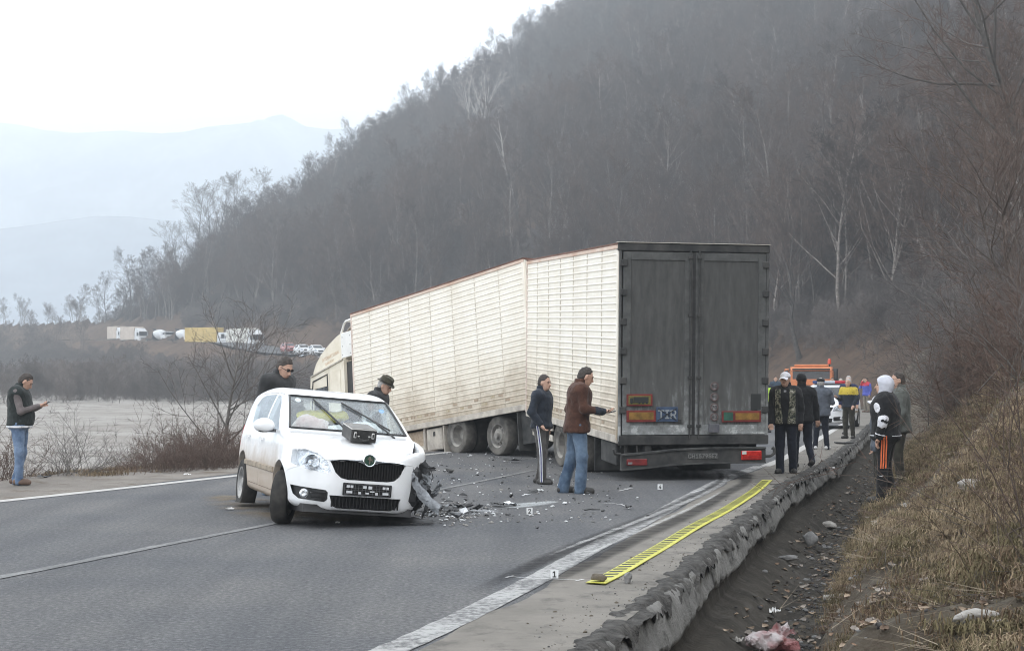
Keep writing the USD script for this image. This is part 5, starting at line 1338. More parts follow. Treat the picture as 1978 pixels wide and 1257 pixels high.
# cab
cx0, cx1, cyw = 8.08, 9.98, 1.20
cabp = [(cx0, -.55), (cx0, 1.98), (cx0 + .4, 1.94), (cx1 - .06, 1.74), (cx1 + .0, 1.30), (cx1 + .05, .70), (cx1 + .08, .1), (cx1 + .02, -.55)]
cab = to_mf(prism(cabp, 'y', -cyw, cyw))
win_side = prism([(cx0 + .92, .72), (cx1 - .12, .72), (cx1 - .17, 1.16), (cx1 - .24, 1.40), (cx0 + .92, 1.40)], 'y', cyw - .08, cyw + .1)
win_far = prism([(cx0 + .92, .72), (cx1 - .12, .72), (cx1 - .17, 1.16), (cx1 - .24, 1.40), (cx0 + .92, 1.40)], 'y', -cyw - .1, -cyw + .08)
inner = to_mf(prism([(cx0 + .06, -.2), (cx0 + .06, 1.90), (cx0 + .4, 1.86), (cx1 - .14, 1.66), (cx1 - .07, 1.28), (cx1 - .02, .70), (cx1 - .02, -.2)], 'y', -cyw + .06, cyw - .06))
wsc = to_mf(b2((cx1 - .3, -1.05, .62), (cx1 + .3, 1.05, 1.58)))
shellc = cab - inner - to_mf(win_side) - to_mf(win_far) - wsc
part('cab', to_tm(shellc), cream, lp, smooth=25)
wn = part('side_window', prism([(cx0 + .90, .72), (cx1 - .10, .72), (cx1 - .14, 1.30), (cx1 - .20, 1.60), (cx0 + .90, 1.70)], 'y', cyw - .045, cyw - .035), dark_glass, lp); part('window_seal', [tube([(cx0 + .90, cyw + .004, .72), (cx0 + .90, cyw + .004, 1.70), (cx1 - .20, cyw + .004, 1.60), (cx1 - .14, cyw + .004, 1.30), (cx1 - .10, cyw + .004, .72), (cx0 + .90, cyw + .004, .72)], .022, 5)], black_plastic, wn.GetPrim())
part('windscreen', sheet(np.array([[(cx1 + .035, y, .64) for y in (-1.05, 1.05)], [(cx1 - .025, y, 1.56) for y in (-1.05, 1.05)]])), dark_glass, lp)
parts('cab_seat', [box(.5, .5, .6, (cx0 + .9, y, .3), .06) for y in (.6, -.6)] + [box(.14, .5, .7, (cx0 + .7, y, .9), .05) for y in (.6, -.6)], seat_cloth, lp)
part('door_line', [b2((cx0 + .80, cyw + .0005, -.5), (cx0 + .812, cyw + .004, 1.86))], MAT['seam'], lp)
part('sleeper_panel', [b2((cx0 + .20, cyw + .001, .65), (cx0 + .66, cyw + .014, 1.74), .006)], cream, lp)
part('cab_rear_gap_panel', b2((LL + .03, -1.05, -.5), (cx0 - .005, 1.12, 1.90)), black_plastic, lp)
part('roof_gutter', hull([(x, cyw + a, z + b) for x, z in ((cx0 + .02, 1.965), (cx1 - .1, 1.72)) for a in (0, .03) for b in (0, .035)]), MAT['seam'], lp)
parts('air_hose', [tube([(cx0 - .08, y, .9), (cx0 - .2, y + .05, .5), (LL + .06, y, .4)], .02, 6) for y in (.3, .45, .6)], black_plastic, lp)
# roof fairing: curved hood with side wings
fp_ = [(8.10, 2.0), (8.02, 2.64), (8.25, 2.69), (8.6, 2.61), (9.05, 2.45), (9.45, 2.27), (9.75, 2.05), (9.90, 1.86), (9.93, 1.76), (8.55, 1.96)]
part('roof_fairing', prism(fp_, 'y', -1.12, 1.12), cream, lp, smooth=25)
fw_ = mat('fairing_white', (.70, .70, .68), (.78, .78, .76), rough=.5, scale=5.)
for y in (1.115, -1.155): part('fairing_side', b2((7.72, y, 2.02), (8.28, y + .04, 2.66), .01), fw_, lp)
parts('fairing_bolt', [moved(lathe([(0, 0.006), (.014, .004), (.016, 0)], 8, 'y'), M4((x, 1.155, z))) for x in (7.80, 8.20) for z in (2.1, 2.32, 2.55)], frame_dark, lp)
part('fairing_rack', [tube([(8.42, y, 2.62), (8.22, y, 2.88), (8.10, y, 2.95), (7.6, y, 2.96)], .032, 6) for y in (1.08, -1.08)] + [cyl((8.1, -1.08, 2.95), (8.1, 1.08, 2.95), .025, 6)], fw_, lp, smooth=True)
part('deflector_panel', moved(b2((-.34, -1.03, -.012), (.34, 1.03, .012)), M4((7.98, 0, 2.80), ry=.45)), rail, lp)
def fair_text(tx, h_, x, z, al=.13):
    return moved(meshkit.text_mesh(tx, h_, .004), np.array([[-math.cos(al), math.sin(al), 0, x], [0, 0, 1, 1.1205], [math.sin(al), math.cos(al), 0, z], [0, 0, 0, 1]]))
wd = [fair_text('INTERNATIONAL', .085, 9.40, 2.06), fair_text('TRANSPORT', .065, 9.25, 1.95)]
part('faded_lettering', wd, mat('lettering_faded', (.60, .42, .30), (.66, .55, .42), rough=.6, scale=9.), lp)
mr_ = part('mirror', b2((cx1 + .12, cyw + .12, .75), (cx1 + .22, cyw + .32, 1.25), .04), black_plastic, lp); part('mirror_arm', [tube([(cx1 - .1, cyw, 1.42), (cx1 + .2, cyw + .2, 1.38), (cx1 + .2, cyw + .22, 1.2)], .018, 6), tube([(cx1 - .02, cyw, .7), (cx1 + .2, cyw + .2, .68), (cx1 + .2, cyw + .22, .8)], .018, 6), cyl((cx1 + .1, cyw + .1, 1.38), (cx1 + .42, cyw + .34, 1.36), .02, 6)], black_plastic, mr_.GetPrim())
part('cab_bumper', b2((cx1 - .1, -1.2, -.85), (cx1 + .14, 1.2, -.45), .06), cream, lp)
part('front_grille', b2((cx1 + .05, -.8, -.4), (cx1 + .1, .8, .3), .02), black_plastic, lp)
for sgn in (1, -1): put_wheel(lp, (9.0, sgn * 1.05), LORRY, lambda x, y: float(LORRY[2, 3] - .1196 * 9.0 - .95 - .0), .45, .30, 'out', sgn=sgn)

# ---------------------------------------------------------------- the other vehicles
def simple_lorry(name, label, m, cab_mat, body_mat, kind='box', L=8.0, H=2.7, group=None, cat='lorry', fair=True, low=False, stripe=None):
    """origin on the ground under the cab's front; x forward"""
    t = thing(name, label, cat, m, group); q = t.GetPrim()
    hc = 2.45 if low else 2.9
    pr = [(-2.1, .75), (-2.1, hc), (-.35, hc), (-.12, hc - .22), (.0, 1.75), (.06, 1.1), (.06, .45), (-.55, .45), (-.55, .95), (-1.55, .95), (-1.55, .75)]
    sc = to_mf(prism(pr, 'y', -1.22, 1.22)) - to_mf(b2((-.25, -1.08, 1.72), (.3, 1.08, hc - .25)))
    for sg in (1, -1): sc = sc - to_mf(b2((-1.25, sg * 1.15 - .1, 1.75), (-.32, sg * 1.15 + .1, hc - .32)))
    part('cab', to_tm(sc), cab_mat, q, smooth=25)
    part('windscreen', sheet(np.array([[(-.03, y, 1.70) for y in (-1.1, 1.1)], [(-.13, y, hc - .24) for y in (-1.1, 1.1)]])), dark_glass, q)
    part('cab_interior', b2((-1.9, -1.1, 1.0), (-.55, 1.1, hc - .1)), seat_cloth, q)
    part('grille', [b2((.062, -.75, z), (.075, .75, z + .05)) for z in (.82, .92, 1.02, 1.12, 1.22, 1.32)], black_plastic, q)
    part('bumper', b2((-.4, -1.24, .30), (.14, 1.24, .66), .05), cab_mat if not low else black_plastic, q)
    for sg in (1, -1):
        part('headlight', b2((.135, sg * .95 - .17, .42), (.15, sg * .95 + .17, .58), .008), reflector, q)
        mr = part('mirror', b2((-.02, sg * 1.42 - .1, 1.75), (.08, sg * 1.42 + .1, 2.25), .04), black_plastic, q); part('mirror_arm', cyl((-.1, sg * 1.2, 2.3), (.04, sg * 1.42, 2.2), .025, 6), black_plastic, mr.GetPrim())
        for x in (-1.05, -2.6 - L * .62, -2.6 - L * .62 - 1.35):
            ty, rm = wheel(.5, .3, .58, 8, 'deep')
            wt = UsdGeom.Xform.Define(stage, path_of('wheel', q)); set_m(wt.GetPrim(), M4((x, sg * 1.08, .5), rz=0 if sg > 0 else math.pi))
            part('tyre', ty, rubber, wt.GetPrim(), smooth=40); part('rim', rm, steel_rim, wt.GetPrim(), smooth=40)
    part('chassis', b2((-2.4 - L, -.45, .65), (-.5, .45, .95)), frame_dark, q)
    if fair: part('roof_fairing', prism([(-2.1, hc), (-2.1, hc + .75), (-1.5, hc + .7), (-.6, hc + .12), (-.4, hc)], 'y', -1.1, 1.1), cab_mat, q, smooth=25)
    part('sun_visor', b2((-.10, -1.1, hc - .20), (.10, 1.1, hc - .10), .02), dark_glass if low else black_plastic, q)
    if kind == 'box':
        part('cargo_box', b2((-2.4 - L, -1.25, 1.0), (-2.4, 1.25, 1.0 + H), .03), body_mat, q)
        part('box_rail', b2((-2.42 - L, -1.27, .92), (-2.38, 1.27, 1.03), .01), MAT['seam'], q)
    elif kind == 'mixer':
        dr = lathe([(.0, -2.6), (.55, -2.6), (1.15, -3.6), (1.18, -4.6), (.95, -5.8), (.62, -6.9), (.60, -7.0), (0, -7.0)], 28, 'x')
        part('drum', moved(dr, M4((0, 0, 1.25), ry=.13)), body_mat, q, smooth=40)
        parts('drum_stand', [b2((-2.7, -.7, .9), (-2.5, .7, 2.2)), b2((-6.9, -.8, .9), (-6.7, .8, 2.3)), hull([(-7.0, -.4, 2.9), (-7.0, .4, 2.9), (-7.5, -.5, 3.3), (-7.5, .5, 3.3), (-7.2, 0, 2.4)])], frame_dark, q)
    elif kind == 'tipper':
        part('tipper_body', hull([(-2.5, y, z) for y in (-1.2, 1.2) for z in (1.05, 2.35)] + [(-6.8, y, z) for y in (-1.2, 1.2) for z in (1.05, 2.3)]), body_mat, q)
    return t
def road_pose(px, y, z=None, rz=0.0, s=1.0):
    x = P(px, 700, y)[0]
    return M4((x, y, float(zroad(os_of(np.array([x]), np.array([y]))[1][0])) if z is None else z), rz=rz, s=s)
def heading(x, y):  # direction of the road's run towards us
    i = KD.query([x, y])[1]; return math.atan2(-ST[i, 1], -ST[i, 0])
def level(px, py, d): q = P(px, py, d); return q
lw = mat('lorry_white', (.62, .64, .66), (.74, .75, .76), rough=.4, scale=1.5, coat=.3); lyel = mat('tarpaulin_yellow', (.50, .35, .10), (.60, .45, .18), rough=.7, scale=1.2); lbe = mat('tarpaulin_beige', (.50, .42, .35), (.60, .52, .45), rough=.7, scale=1.2)
lcream = mat('cargo_white', (.62, .61, .56), (.72, .71, .67), rough=.6, scale=1.5); drumw = mat('mixer_white', (.58, .60, .62), (.72, .73, .74), rough=.5, scale=2.)
def queue(px, py_ground, d, turn, *a, **k):
    q = P(px, py_ground, d)
    return simple_lorry(k.pop('name', 'lorry'), *a[:1], M4(q, rz=turn), *a[1:], **k)
# they stand on the far road, facing right and towards us
queue(499, 675, 272, -.95, 'white lorry with a roof fairing, foremost in the far queue', lw, lcream, 'box', L=9.0, H=3.0)
queue(444, 671, 286, -.45, 'lorry with an ochre yellow tarpaulin body in the far queue', lw, lyel, 'box', L=7.5, H=2.9, fair=False)
queue(374, 662, 318, -.85, 'white concrete mixer lorry, nearer of the two mixers in the far queue', lw, drumw, 'mixer', fair=False, low=True, name='mixer_lorry', cat='mixer lorry')
queue(328, 661, 332, -.85, 'white concrete mixer lorry, farther of the two mixers in the far queue', lw, drumw, 'mixer', fair=False, low=True, name='mixer_lorry', cat='mixer lorry')
queue(277, 663, 348, -.85, 'lorry with a white cab and beige body behind the mixers', lw, lbe, 'box', L=7, H=3.0)
queue(240, 661, 362, -.95, 'white-fronted lorry, last of the far queue at the left', lw, lbe, 'box', L=6, H=3.0)
far_red = mat('car_red', (.28, .05, .045), (.34, .08, .07), rough=.35, coat=.5, scale=3.); far_wht = mat('car_far_white', (.66, .68, .70), (.74, .75, .76), rough=.3, coat=.5, scale=3.)
for px, py, d, prof, mm, lb in [(557, 682, 240, HATCH, far_red, 'small dark red car in the far queue, just left of the white cars'), (584, 685, 232, SALOON, far_wht, 'silvery white car in the far queue beside the lorry cab'), (611, 687, 226, SALOON, far_wht, 'white car half hidden behind the lorry cab in the far queue')]:
    q = P(px, py, d); make_car('parked_car', lb, M4(q, rz=-1.15, s=1.12), mm, prof, .07, detail=False, glassm=dark_glass)
# police car and orange lorry on the right
pw = mat('police_white', (.68, .70, .73), (.76, .77, .79), rough=.3, coat=.5, scale=3.)
PQ = G(1600, 829); PCM = M4((PQ[0] + .5, PQ[1] + 2.1, 0), rz=-1.93)
pc, PF = make_car('police_car', 'white police saloon with a light bar parked behind the group of men', PCM, pw, SALOON, .04, cat='police car', glassm=dark_glass)
pcp = pc.GetPrim()
lb_ = part('light_bar', b2((-.12, -.55, 1.50), (.14, .55, 1.60), .03), mat('bar_clear', (.35, .38, .42), rough=.2), pcp)
part('blue_lens', b2((-.125, -.56, 1.502), (.145, -.12, 1.605), .03), mat('lens_navy', (.03, .05, .14), rough=.2), lb_.GetPrim()); part('red_lens', b2((-.125, .18, 1.502), (.145, .56, 1.605), .03), mat('lens_red', (.35, .02, .03), rough=.2), lb_.GetPrim())
part('roof_bar', b2((-.1, -.5, 1.47), (.1, .5, 1.50)), black_plastic, pcp)
part('number_plate', box(.012, .50, .11, (2.10, 0, .36), .003), stick, pcp)
part('blue_stripe', [hull([(1.98, -.45, .80), (1.7, -.6, .875), (1.98, -.40, .80), (1.7, -.54, .875), (1.98, -.42, .81), (1.7, -.56, .885)])], stickb, pcp)
orange = mat('lorry_orange', (.50, .14, .04), (.60, .20, .07), rough=.5, scale=2.)
oq = P(1567, 735, 86.)
ot = simple_lorry('orange_lorry', 'orange road service lorry with a beacon parked behind the police car', M4((oq[0], 86., 0), rz=-1.80, s=.98), orange, orange, 'tipper', L=4.4, fair=False, low=True)
op = ot.GetPrim()
part('roof_plate', b2((-1.6, -1.0, 2.46), (-.4, 1.0, 2.60), .05), orange, op)
bq = part('beacon_mount', cyl((-.6, 1.05, 2.45), (-.6, 1.05, 2.62), .03, 8), frame_dark, op); part('beacon', moved(lathe([(0, .32), (.07, .30), (.10, .2), (.10, .0), (0, 0)], 16, 'z'), M4((-.6, 1.05, 2.62))), mat('beacon_red', (.62, .07, .03), rough=.25), bq.GetPrim(), smooth=40)
for sg in (1, -1): part('mirror_back', b2((-.16, sg * 1.42 - .13, 1.65), (-.03, sg * 1.42 + .13, 2.35), .03), black_plastic if sg > 0 else orange, op)
# ---------------------------------------------------------------- people
skin = mat('skin', (.42, .25, .18), (.52, .33, .25), rough=.6, scale=20.)
hair_black = mat('hair_black', (.016, .012, .010), (.05, .038, .031), rough=.7, scale=40.); hair_grey = mat('hair_grey', (.28, .27, .26), (.42, .41, .40), rough=.8, scale=40.)
lip = mat('lips', (.32, .14, .12), rough=.5); eye_dark = mat('eye_dark', (.02, .015, .012), rough=.3)
def cloth(n, a, b=None, **k): return mat('cloth_' + n, a, b or tuple(min(1, c * 1.7) for c in a), rough=.92, scale=k.get('scale', 7.), detail=5., bump=.7, bscale=k.get('bs', 11.), bdist=.03, spec=.15, sheen=.1)

def uni(ds, k):
    d = ds[0]
    for e in ds[1:]: d = smin(d, e, k)
    return d
def chain(p, js, rs, k=.03): return uni([capsule(p, js[i], js[i + 1], rs[i], rs[i + 1]) for i in range(len(js) - 1)], k)

def person(label, pos, yaw, H=1.75, group=None, pose=None, top=None, top_len=.84, legs=None, shoe=None, hair=hair_black, hat=None, hood=None, bulk=1.0, belly=0.0, hh=.014, vest=None, sleeves=True, lean=0.0, headyaw=0.0, nod=0.0, flare=.0, extras=None, sleeve_m=None, glasses=False, beard=False, hands=True, collar=True):
    """local frame: faces +y, right hand at +x, origin between the feet"""
    s = H / 1.75
    m = M4(pos, rz=yaw, s=s)
    t = thing('person', label, 'person', m, group); tp = t.GetPrim()
    J = dict(hipl=(-.09, 0, .93), hipr=(.09, 0, .93), kneel=(-.105, .025, .50), kneer=(.105, .025, .50), ankl=(-.11, -.03, .09), ankr=(.11, -.03, .09), toel=None, toer=None,
             shl=(-.20, -.01, 1.42), shr=(.20, -.01, 1.42), elbl=(-.255, -.03, 1.14), elbr=(.255, -.03, 1.14), wrl=(-.25, .06, .90), wrr=(.25, .06, .90), handl=None, handr=None)
    J.update(pose or {})
    J = {k: (None if v is None else np.array(v, float)) for k, v in J.items()}
    L = lambda q: np.array([q[0], q[1] + math.sin(lean) * max(q[2] - .95, 0), .95 + (q[2] - .95) * (math.cos(lean) if q[2] > .95 else 1)])
    for k in ('shl', 'shr'): J[k] = L(J[k])
    for k in ('elbl', 'elbr', 'wrl', 'wrr'):
        if not pose or k not in pose: J[k] = L(J[k])
    neck, headc = L((0, -.015, 1.47)), L((0, .022, 1.622))
    hx = np.array([math.cos(headyaw), math.sin(headyaw), 0]); 
    Rh = trimesh.transformations.euler_matrix(-nod, 0, headyaw, 'sxyz')[:3, :3]
    headc = neck + Rh @ (headc - neck)
    def headp(p): return (p - headc) @ Rh       # into head coordinates
    for sd in ('l', 'r'):
        if J['toe' + sd] is None:
            an = J['ank' + sd]; sg = -1 if sd == 'l' else 1
            J['toe' + sd] = an + np.array([sg * .04, .150, -.055])
    zt = [.80, .92, 1.0, 1.12, 1.28, 1.38, 1.44, 1.49]
    def torso(p, off, b=bulk, bl=belly):
        cy = np.sin(lean) * np.maximum(p[:, 2] - .95, 0)
        zz = p[:, 2]
        a = np.interp(zz, zt, [.182, .178, .165, .165, .186, .188, .155, .078]) * b + off
        d = np.interp(zz, zt, [.145, .140, .128, .124, .134, .126, .098, .066]) * b + off
        by = bl * np.exp(-((zz - 1.06) / .15) ** 2)
        y = p[:, 1] - cy - by * .5
        q = (np.sqrt((p[:, 0] / a) ** 2 + (y / (d + by * .6)) ** 2) - 1) * d
        return q
    def headf(p):
        q = headp(p)
        h = uni([ellipsoid(q, (0, -.012, .02), (.078, .098, .104)), ellipsoid(q, (0, .028, -.045), (.060, .070, .082)), ellipsoid(q, (0, .055, -.085), (.030, .030, .026))], .03)
        h = smin(h, capsule(q, (0, .088, .005), (0, .112, -.034), .010, .0145), .014)      # nose
        h = smin(h, ellipsoid(q, (0, .083, -.062), (.026, .014, .010)), .012)               # mouth
        h = smin(h, ellipsoid(q, (0, .082, .026), (.048, .012, .010)), .02)                 # brow
        h = smax(h, -ellipsoid(q, (.031, .098, .008), (.016, .014, .010)), .01); h = smax(h, -ellipsoid(q, (-.031, .098, .008), (.016, .014, .010)), .01)
        for sg in (1, -1): h = smin(h, ellipsoid(q, (sg * .078, -.005, -.01), (.012, .022, .034)), .008)
        return h
    ae = {}
    for sd in ('l', 'r'):
        w, e = J['wr' + sd], J['elb' + sd]; ae[sd] = (w - e) / np.linalg.norm(w - e)
    def bodyf(p):
        d = smax(torso(p, -.02), np.maximum(.93 - p[:, 2], p[:, 2] - 1.485), .04)
        d = uni([d, capsule(p, neck - [0, 0, .06], neck + Rh @ np.array([0, .015, .08]), .066, .060)], .04)
        for sd in ('l', 'r'):
            d = smin(d, chain(p, [J['sh' + sd], J['elb' + sd], J['wr' + sd]], [.050, .040, .028]), .03)
            d = smin(d, chain(p, [J['hip' + sd], J['knee' + sd], J['ank' + sd]], [.075, .052, .038]), .03)
        return smin(d, headf(p), .02)
    allp = np.array([v for v in J.values() if v is not None] + [headc + [0, 0, .14], headc - [.1, .1, .1], headc + [.13, .14, 0], (-.22, -.17, .9), (.22, .2, .9)])
    lo, hi = allp.min(0) - .12, allp.max(0) + .10
    pieces = [surfnet(bodyf, lo, hi, hh * 1.5, 1), surfnet(lambda p: smin(headf(p), capsule(p, neck - [0, 0, .02], neck + Rh @ np.array([0, .02, .09]), .064, .057), .02), headc - .17, headc + .17, min(hh * .75, .011), 1)]
    # hands: palm and five bent fingers
    if hands:
        for sd in ('l', 'r'):
            sg = -1 if sd == 'l' else 1
            w, ax = J['wr' + sd], ae[sd]
            if J['hand' + sd] is not None: ax = J['hand' + sd] / np.linalg.norm(J['hand' + sd])
            nrm = np.cross(ax, [sg * 1.0, .15, .05]); nrm /= np.linalg.norm(nrm); side = np.cross(nrm, ax)
            def handf(p, w=w, ax=ax, nrm=nrm, side=side, sg=sg):
                d = uni([capsule(p, w, w + ax * .05, .026, .026), capsule(p, w + ax * .03 - side * .018, w + ax * .082 - side * .024, .017, .014), capsule(p, w + ax * .03 + side * .018, w + ax * .086 + side * .022, .017, .014)], .02)
                for k, (o, ln) in enumerate(((-.030, .058), (-.010, .070), (.010, .074), (.029, .066))):
                    a = w + ax * .082 + side * o; b = a + ax * ln * .5 - nrm * .012; c = b + ax * ln * .3 - nrm * .024
                    d = smin(d, chain(p, [a, b, c], [.0095, .009, .0075], .006), .006)
                a = w + ax * .03 + side * .034; b = a + ax * .035 + side * .018 - nrm * .01
                return smin(d, chain(p, [a, b, b + ax * .026 - nrm * .008], [.012, .0105, .009], .006), .008)
            q = np.array([w - .05, w + .05, w + ax * .2 + .04, w + ax * .2 - .04])
            pieces.append(surfnet(handf, q.min(0), q.max(0), .0085 if hh < .016 else .012, 1))
    part('body', pieces, skin, tp, smooth=True)
    hd = lambda v: headc + Rh @ np.asarray(v, float)
    if hood is None:
        for sg in (1, -1): part('eye', moved(trimesh.creation.icosphere(1, .0085), M4(hd((sg * .031, .083, .008)))), eye_dark, tp, smooth=True)
        part('eyebrows', [tube([hd((sg * .014, .097, .028)), hd((sg * .032, .094, .032)), hd((sg * .050, .082, .027))], .005, 5) for sg in (1, -1)], hair, tp)
        part('lips', tube([hd((-.022, .092, -.058)), hd((0, .099, -.058)), hd((.022, .092, -.058))], .005, 5), lip, tp)
    if glasses:
        part('sunglasses', [box(.05, .012, .032, (0, 0, 0), .006)], black_gloss, tp) if False else part('sunglasses', [moved(box(.048, .012, .032, (sg * .033, .098, .010), .006), np.vstack([np.hstack([Rh, headc[:, None]]), [0, 0, 0, 1]])) for sg in (1, -1)] + [tube([hd((sg * .06, .09, .012)), hd((sg * .085, 0, .01))], .004, 4) for sg in (1, -1)] + [tube([hd((-.012, .104, .014)), hd((.012, .104, .014))], .004, 4)], black_gloss, tp)
    hs = min(hh * .75, .011)
    if hair is not None and hood is None:
        def hairf(p):
            q = headp(p)
            d = smin(ellipsoid(q, (0, -.016, .026), (.0815, .1025, .109)), ellipsoid(q, (0, -.05, -.02), (.073, .063, .07)), .03) + (meshkit.noise(p * 45, 3) - .5) * .016
            cut = np.interp(q[:, 1], [-.13, -.05, -.03, -.012, .018, .034, .055, .12], [-.105, -.085, -.05, .02, .0, .035, .075, .092]) - q[:, 2]
            return smax(d, cut, .012)
        part('hair', surfnet(hairf, headc - .19, headc + .19, hs, 0), hair, tp, smooth=True)
    if hat:
        kind, hm = hat
        Rm = np.vstack([np.hstack([Rh, headc[:, None]]), [0, 0, 0, 1]])
        if kind == 'cap':
            g = surfnet(lambda p: smax(ellipsoid(p, (0, -.012, .045), (.094, .113, .095)), .035 - p[:, 2], .01), (-.15, -.18, 0), (.15, .18, .18), .011, 0)
            c_ = part('cap', moved(g, Rm), hm, tp, smooth=True)
            xs = np.linspace(-.075, .075, 9)
            pk = np.array([[(x, .085 - x * x * 4, .048 - x * x * 3) for x in xs], [(x, .15 - x * x * 5, .042 - x * x * 6) for x in xs], [(x * .9, .185 - x * x * 8, .028 - x * x * 6) for x in xs]])
            part('peak', [moved(sheet(pk), Rm), moved(sheet(pk - [0, 0, .006], True), Rm)], hm, c_.GetPrim(), smooth=True)
        elif kind == 'felt':
            g = lathe([(0, .135), (.03, .132), (.066, .150), (.086, .135), (.096, .05), (.098, .045), (.128, .040), (.130, .045), (.10, .056)], 32, 'z')
            v = g.vertices; v[:, 2] += np.where(np.hypot(v[:, 0], v[:, 1]) > .11, .16 * v[:, 0] ** 2 / .13 - .07 * np.abs(v[:, 1]), -.10 * np.exp(-(v[:, 0] / .025) ** 2) * (v[:, 2] > .11) * .25); v[:, 1] *= 1.15; g.vertices = v
            c_ = part('hat', moved(g, Rm @ M4((0, -.012, .0), rx=-.08)), hm, tp, smooth=40)
            part('hat_band', moved(moved(lathe([(.0985, .050), (.0995, .075), (.097, .075)], 32, 'z'), M4()), Rm @ M4((0, -.012, .0), rx=-.08) @ np.diag([1, 1.15, 1, 1])), eye_dark, c_.GetPrim(), smooth=40)
        elif kind == 'knit':
            part('knit_cap', moved(surfnet(lambda p: smax(ellipsoid(p, (0, -.014, .03), (.095, .116, .118)) + (meshkit.noise(p * 70, 2) - .5) * .006, .0 - p[:, 2] + p[:, 1] * .18, .012), (-.15, -.18, -.08), (.15, .18, .18), .012, 0), Rm), hm, tp, smooth=True)
        elif kind == 'flat':
            part('flat_cap', moved(surfnet(lambda p: smin(smax(ellipsoid(p, (0, .0, .065), (.105, .128, .062)), .042 - p[:, 2], .01), smax(ellipsoid(p, (0, .10, .045), (.08, .06, .012)), -p[:, 1] + .06, .01), .015), (-.16, -.18, 0), (.16, .22, .18), .011, 0), Rm), hm, tp, smooth=True)
    if hood is not None:
        def hoodf(p):
            q = headp(p)
            o = smin(ellipsoid(q, (0, -.02, .012), (.112, .128, .135)), ellipsoid(q, (0, -.015, -.10), (.10, .10, .12)), .05) + (meshkit.fbm(p * 14, 3, 4) - .5) * .014
            face = ellipsoid(q, (0, .13, -.02), (.070, .13, .098))
            return smax(smax(o, -face, .015), -o - .05, .01)
        part('hood', surfnet(hoodf, headc - .26, headc + .22, .012, 0), hood, tp, smooth=True)
        for sg in (1, -1): part('eye', moved(trimesh.creation.icosphere(1, .0085), M4(hd((sg * .031, .083, .008)))), eye_dark, tp, smooth=True)
        part('eyebrows', [tube([hd((sg * .014, .097, .028)), hd((sg * .032, .094, .032)), hd((sg * .050, .082, .027))], .005, 5) for sg in (1, -1)], hair_black, tp)
    fold = lambda p, a=.012, k=9: (meshkit.fbm(p * np.array([k, k, k * .6]), 3, 2) - .5) * a * 2
    # trousers
    def trf(p):
        d = smax(torso(p, .008), np.maximum(.86 - p[:, 2], p[:, 2] - 1.02), .05)
        d = smin(d, ellipsoid(p, (0, -.01, .92), (.165 * bulk, .125 * bulk, .12)), .05)
        for sd in ('l', 'r'):
            a = J['ank' + sd]; kn = J['knee' + sd]; hp = J['hip' + sd]
            low = a + (a - kn) / np.linalg.norm(a - kn) * .05
            d = smin(d, chain(p, [hp, kn, low], [.098 * bulk, .072 + flare * .3, .058 + flare], .04), .035)
        d = d + fold(p, .014) + fold(p, .005, 24)
        return d
    if legs is not None:
        zlo = min(J['ankl'][2], J['ankr'][2])
        part('trousers', surfnet(trf, lo, (hi[0], hi[1], 1.10), hh, 1), legs, tp, smooth=True)
    # shoes
    if shoe is not None:
        for sd in ('l', 'r'):
            an, toe = J['ank' + sd], J['toe' + sd]
            f = toe - an; f[2] = 0; f = f / (np.linalg.norm(f) + 1e-9)
            up = np.array([0, 0, 1.0])
            zs = an[2] - .09
            heel, tip = np.array([an[0], an[1], zs]) - f * .06, toe.copy()
            tip_z = toe[2] - .035
            def sf(p, heel=heel, tip=tip, an=an, f=f):
                d = uni([capsule(p, heel + [0, 0, .042], tip + [0, 0, .004], .042, .036), capsule(p, an - [0, 0, .02], an - [0, 0, .05] + f * .02, .048, .046), capsule(p, tip - f * .06 + [0, 0, .006], tip, .048, .038)], .03)
                pl = -( p[:, 2] - (zs + (tip_z - zs) * np.clip(((p - heel) @ f) / max(np.dot(tip - heel, f), .1), 0, 1)))
                return smax(d, pl, .008)
            q = np.array([heel - .08, tip + .08, an + .06, an - .09])
            part('shoe', surfnet(sf, q.min(0), q.max(0), max(hh * .8, .011), 1), shoe, tp, smooth=True)
    # jacket with sleeves
    def jacf(p, off=.022):
        a0 = -1 if sleeves else 1
        d = smax(torso(p, off + .004), np.maximum(top_len - p[:, 2], p[:, 2] - 1.475 - math.sin(lean) * 0), .035)
        d = smin(d, smax(capsule(p, L((-.13, -.01, 1.40)), L((.13, -.01, 1.40)), .088 * bulk + off, .088 * bulk + off), top_len - p[:, 2], .02), .05)
        if sleeves:
            for sd in ('l', 'r'):
                w = J['wr' + sd] - ae[sd] * .015
                d = smin(d, chain(p, [J['sh' + sd], J['elb' + sd], w], [.066 * (.5 + .5 * bulk) + off * .35, .056 + off * .3, .042 + off * .25], .03), .035)
        if collar:
            c = neck + Rh @ np.array([0, -.004, .085])
            d = smin(d, smax(capsule(p, neck - [0, 0, .05], c, .090, .080), p[:, 2] - c[2] - .012, .012), .02)
        d = d + fold(p, .017, 8) + fold(p, .008, 20)
        return d
    if top is not None:
        part('jacket' if sleeves else 'waistcoat', surfnet(jacf, lo - .02, hi + .02, hh, 1), top, tp, smooth=True)
    if not sleeves and sleeve_m is not None:
        def slf(p):
            d = None
            for sd in ('l', 'r'):
                e = chain(p, [J['sh' + sd], J['elb' + sd], J['wr' + sd] - ae[sd] * .01], [.056, .052, .040], .03)
                d = e if d is None else np.minimum(d, e)
            return d + fold(p, .010)
        part('sleeves', surfnet(slf, lo - .02, hi + .02, hh, 1), sleeve_m, tp, smooth=True)
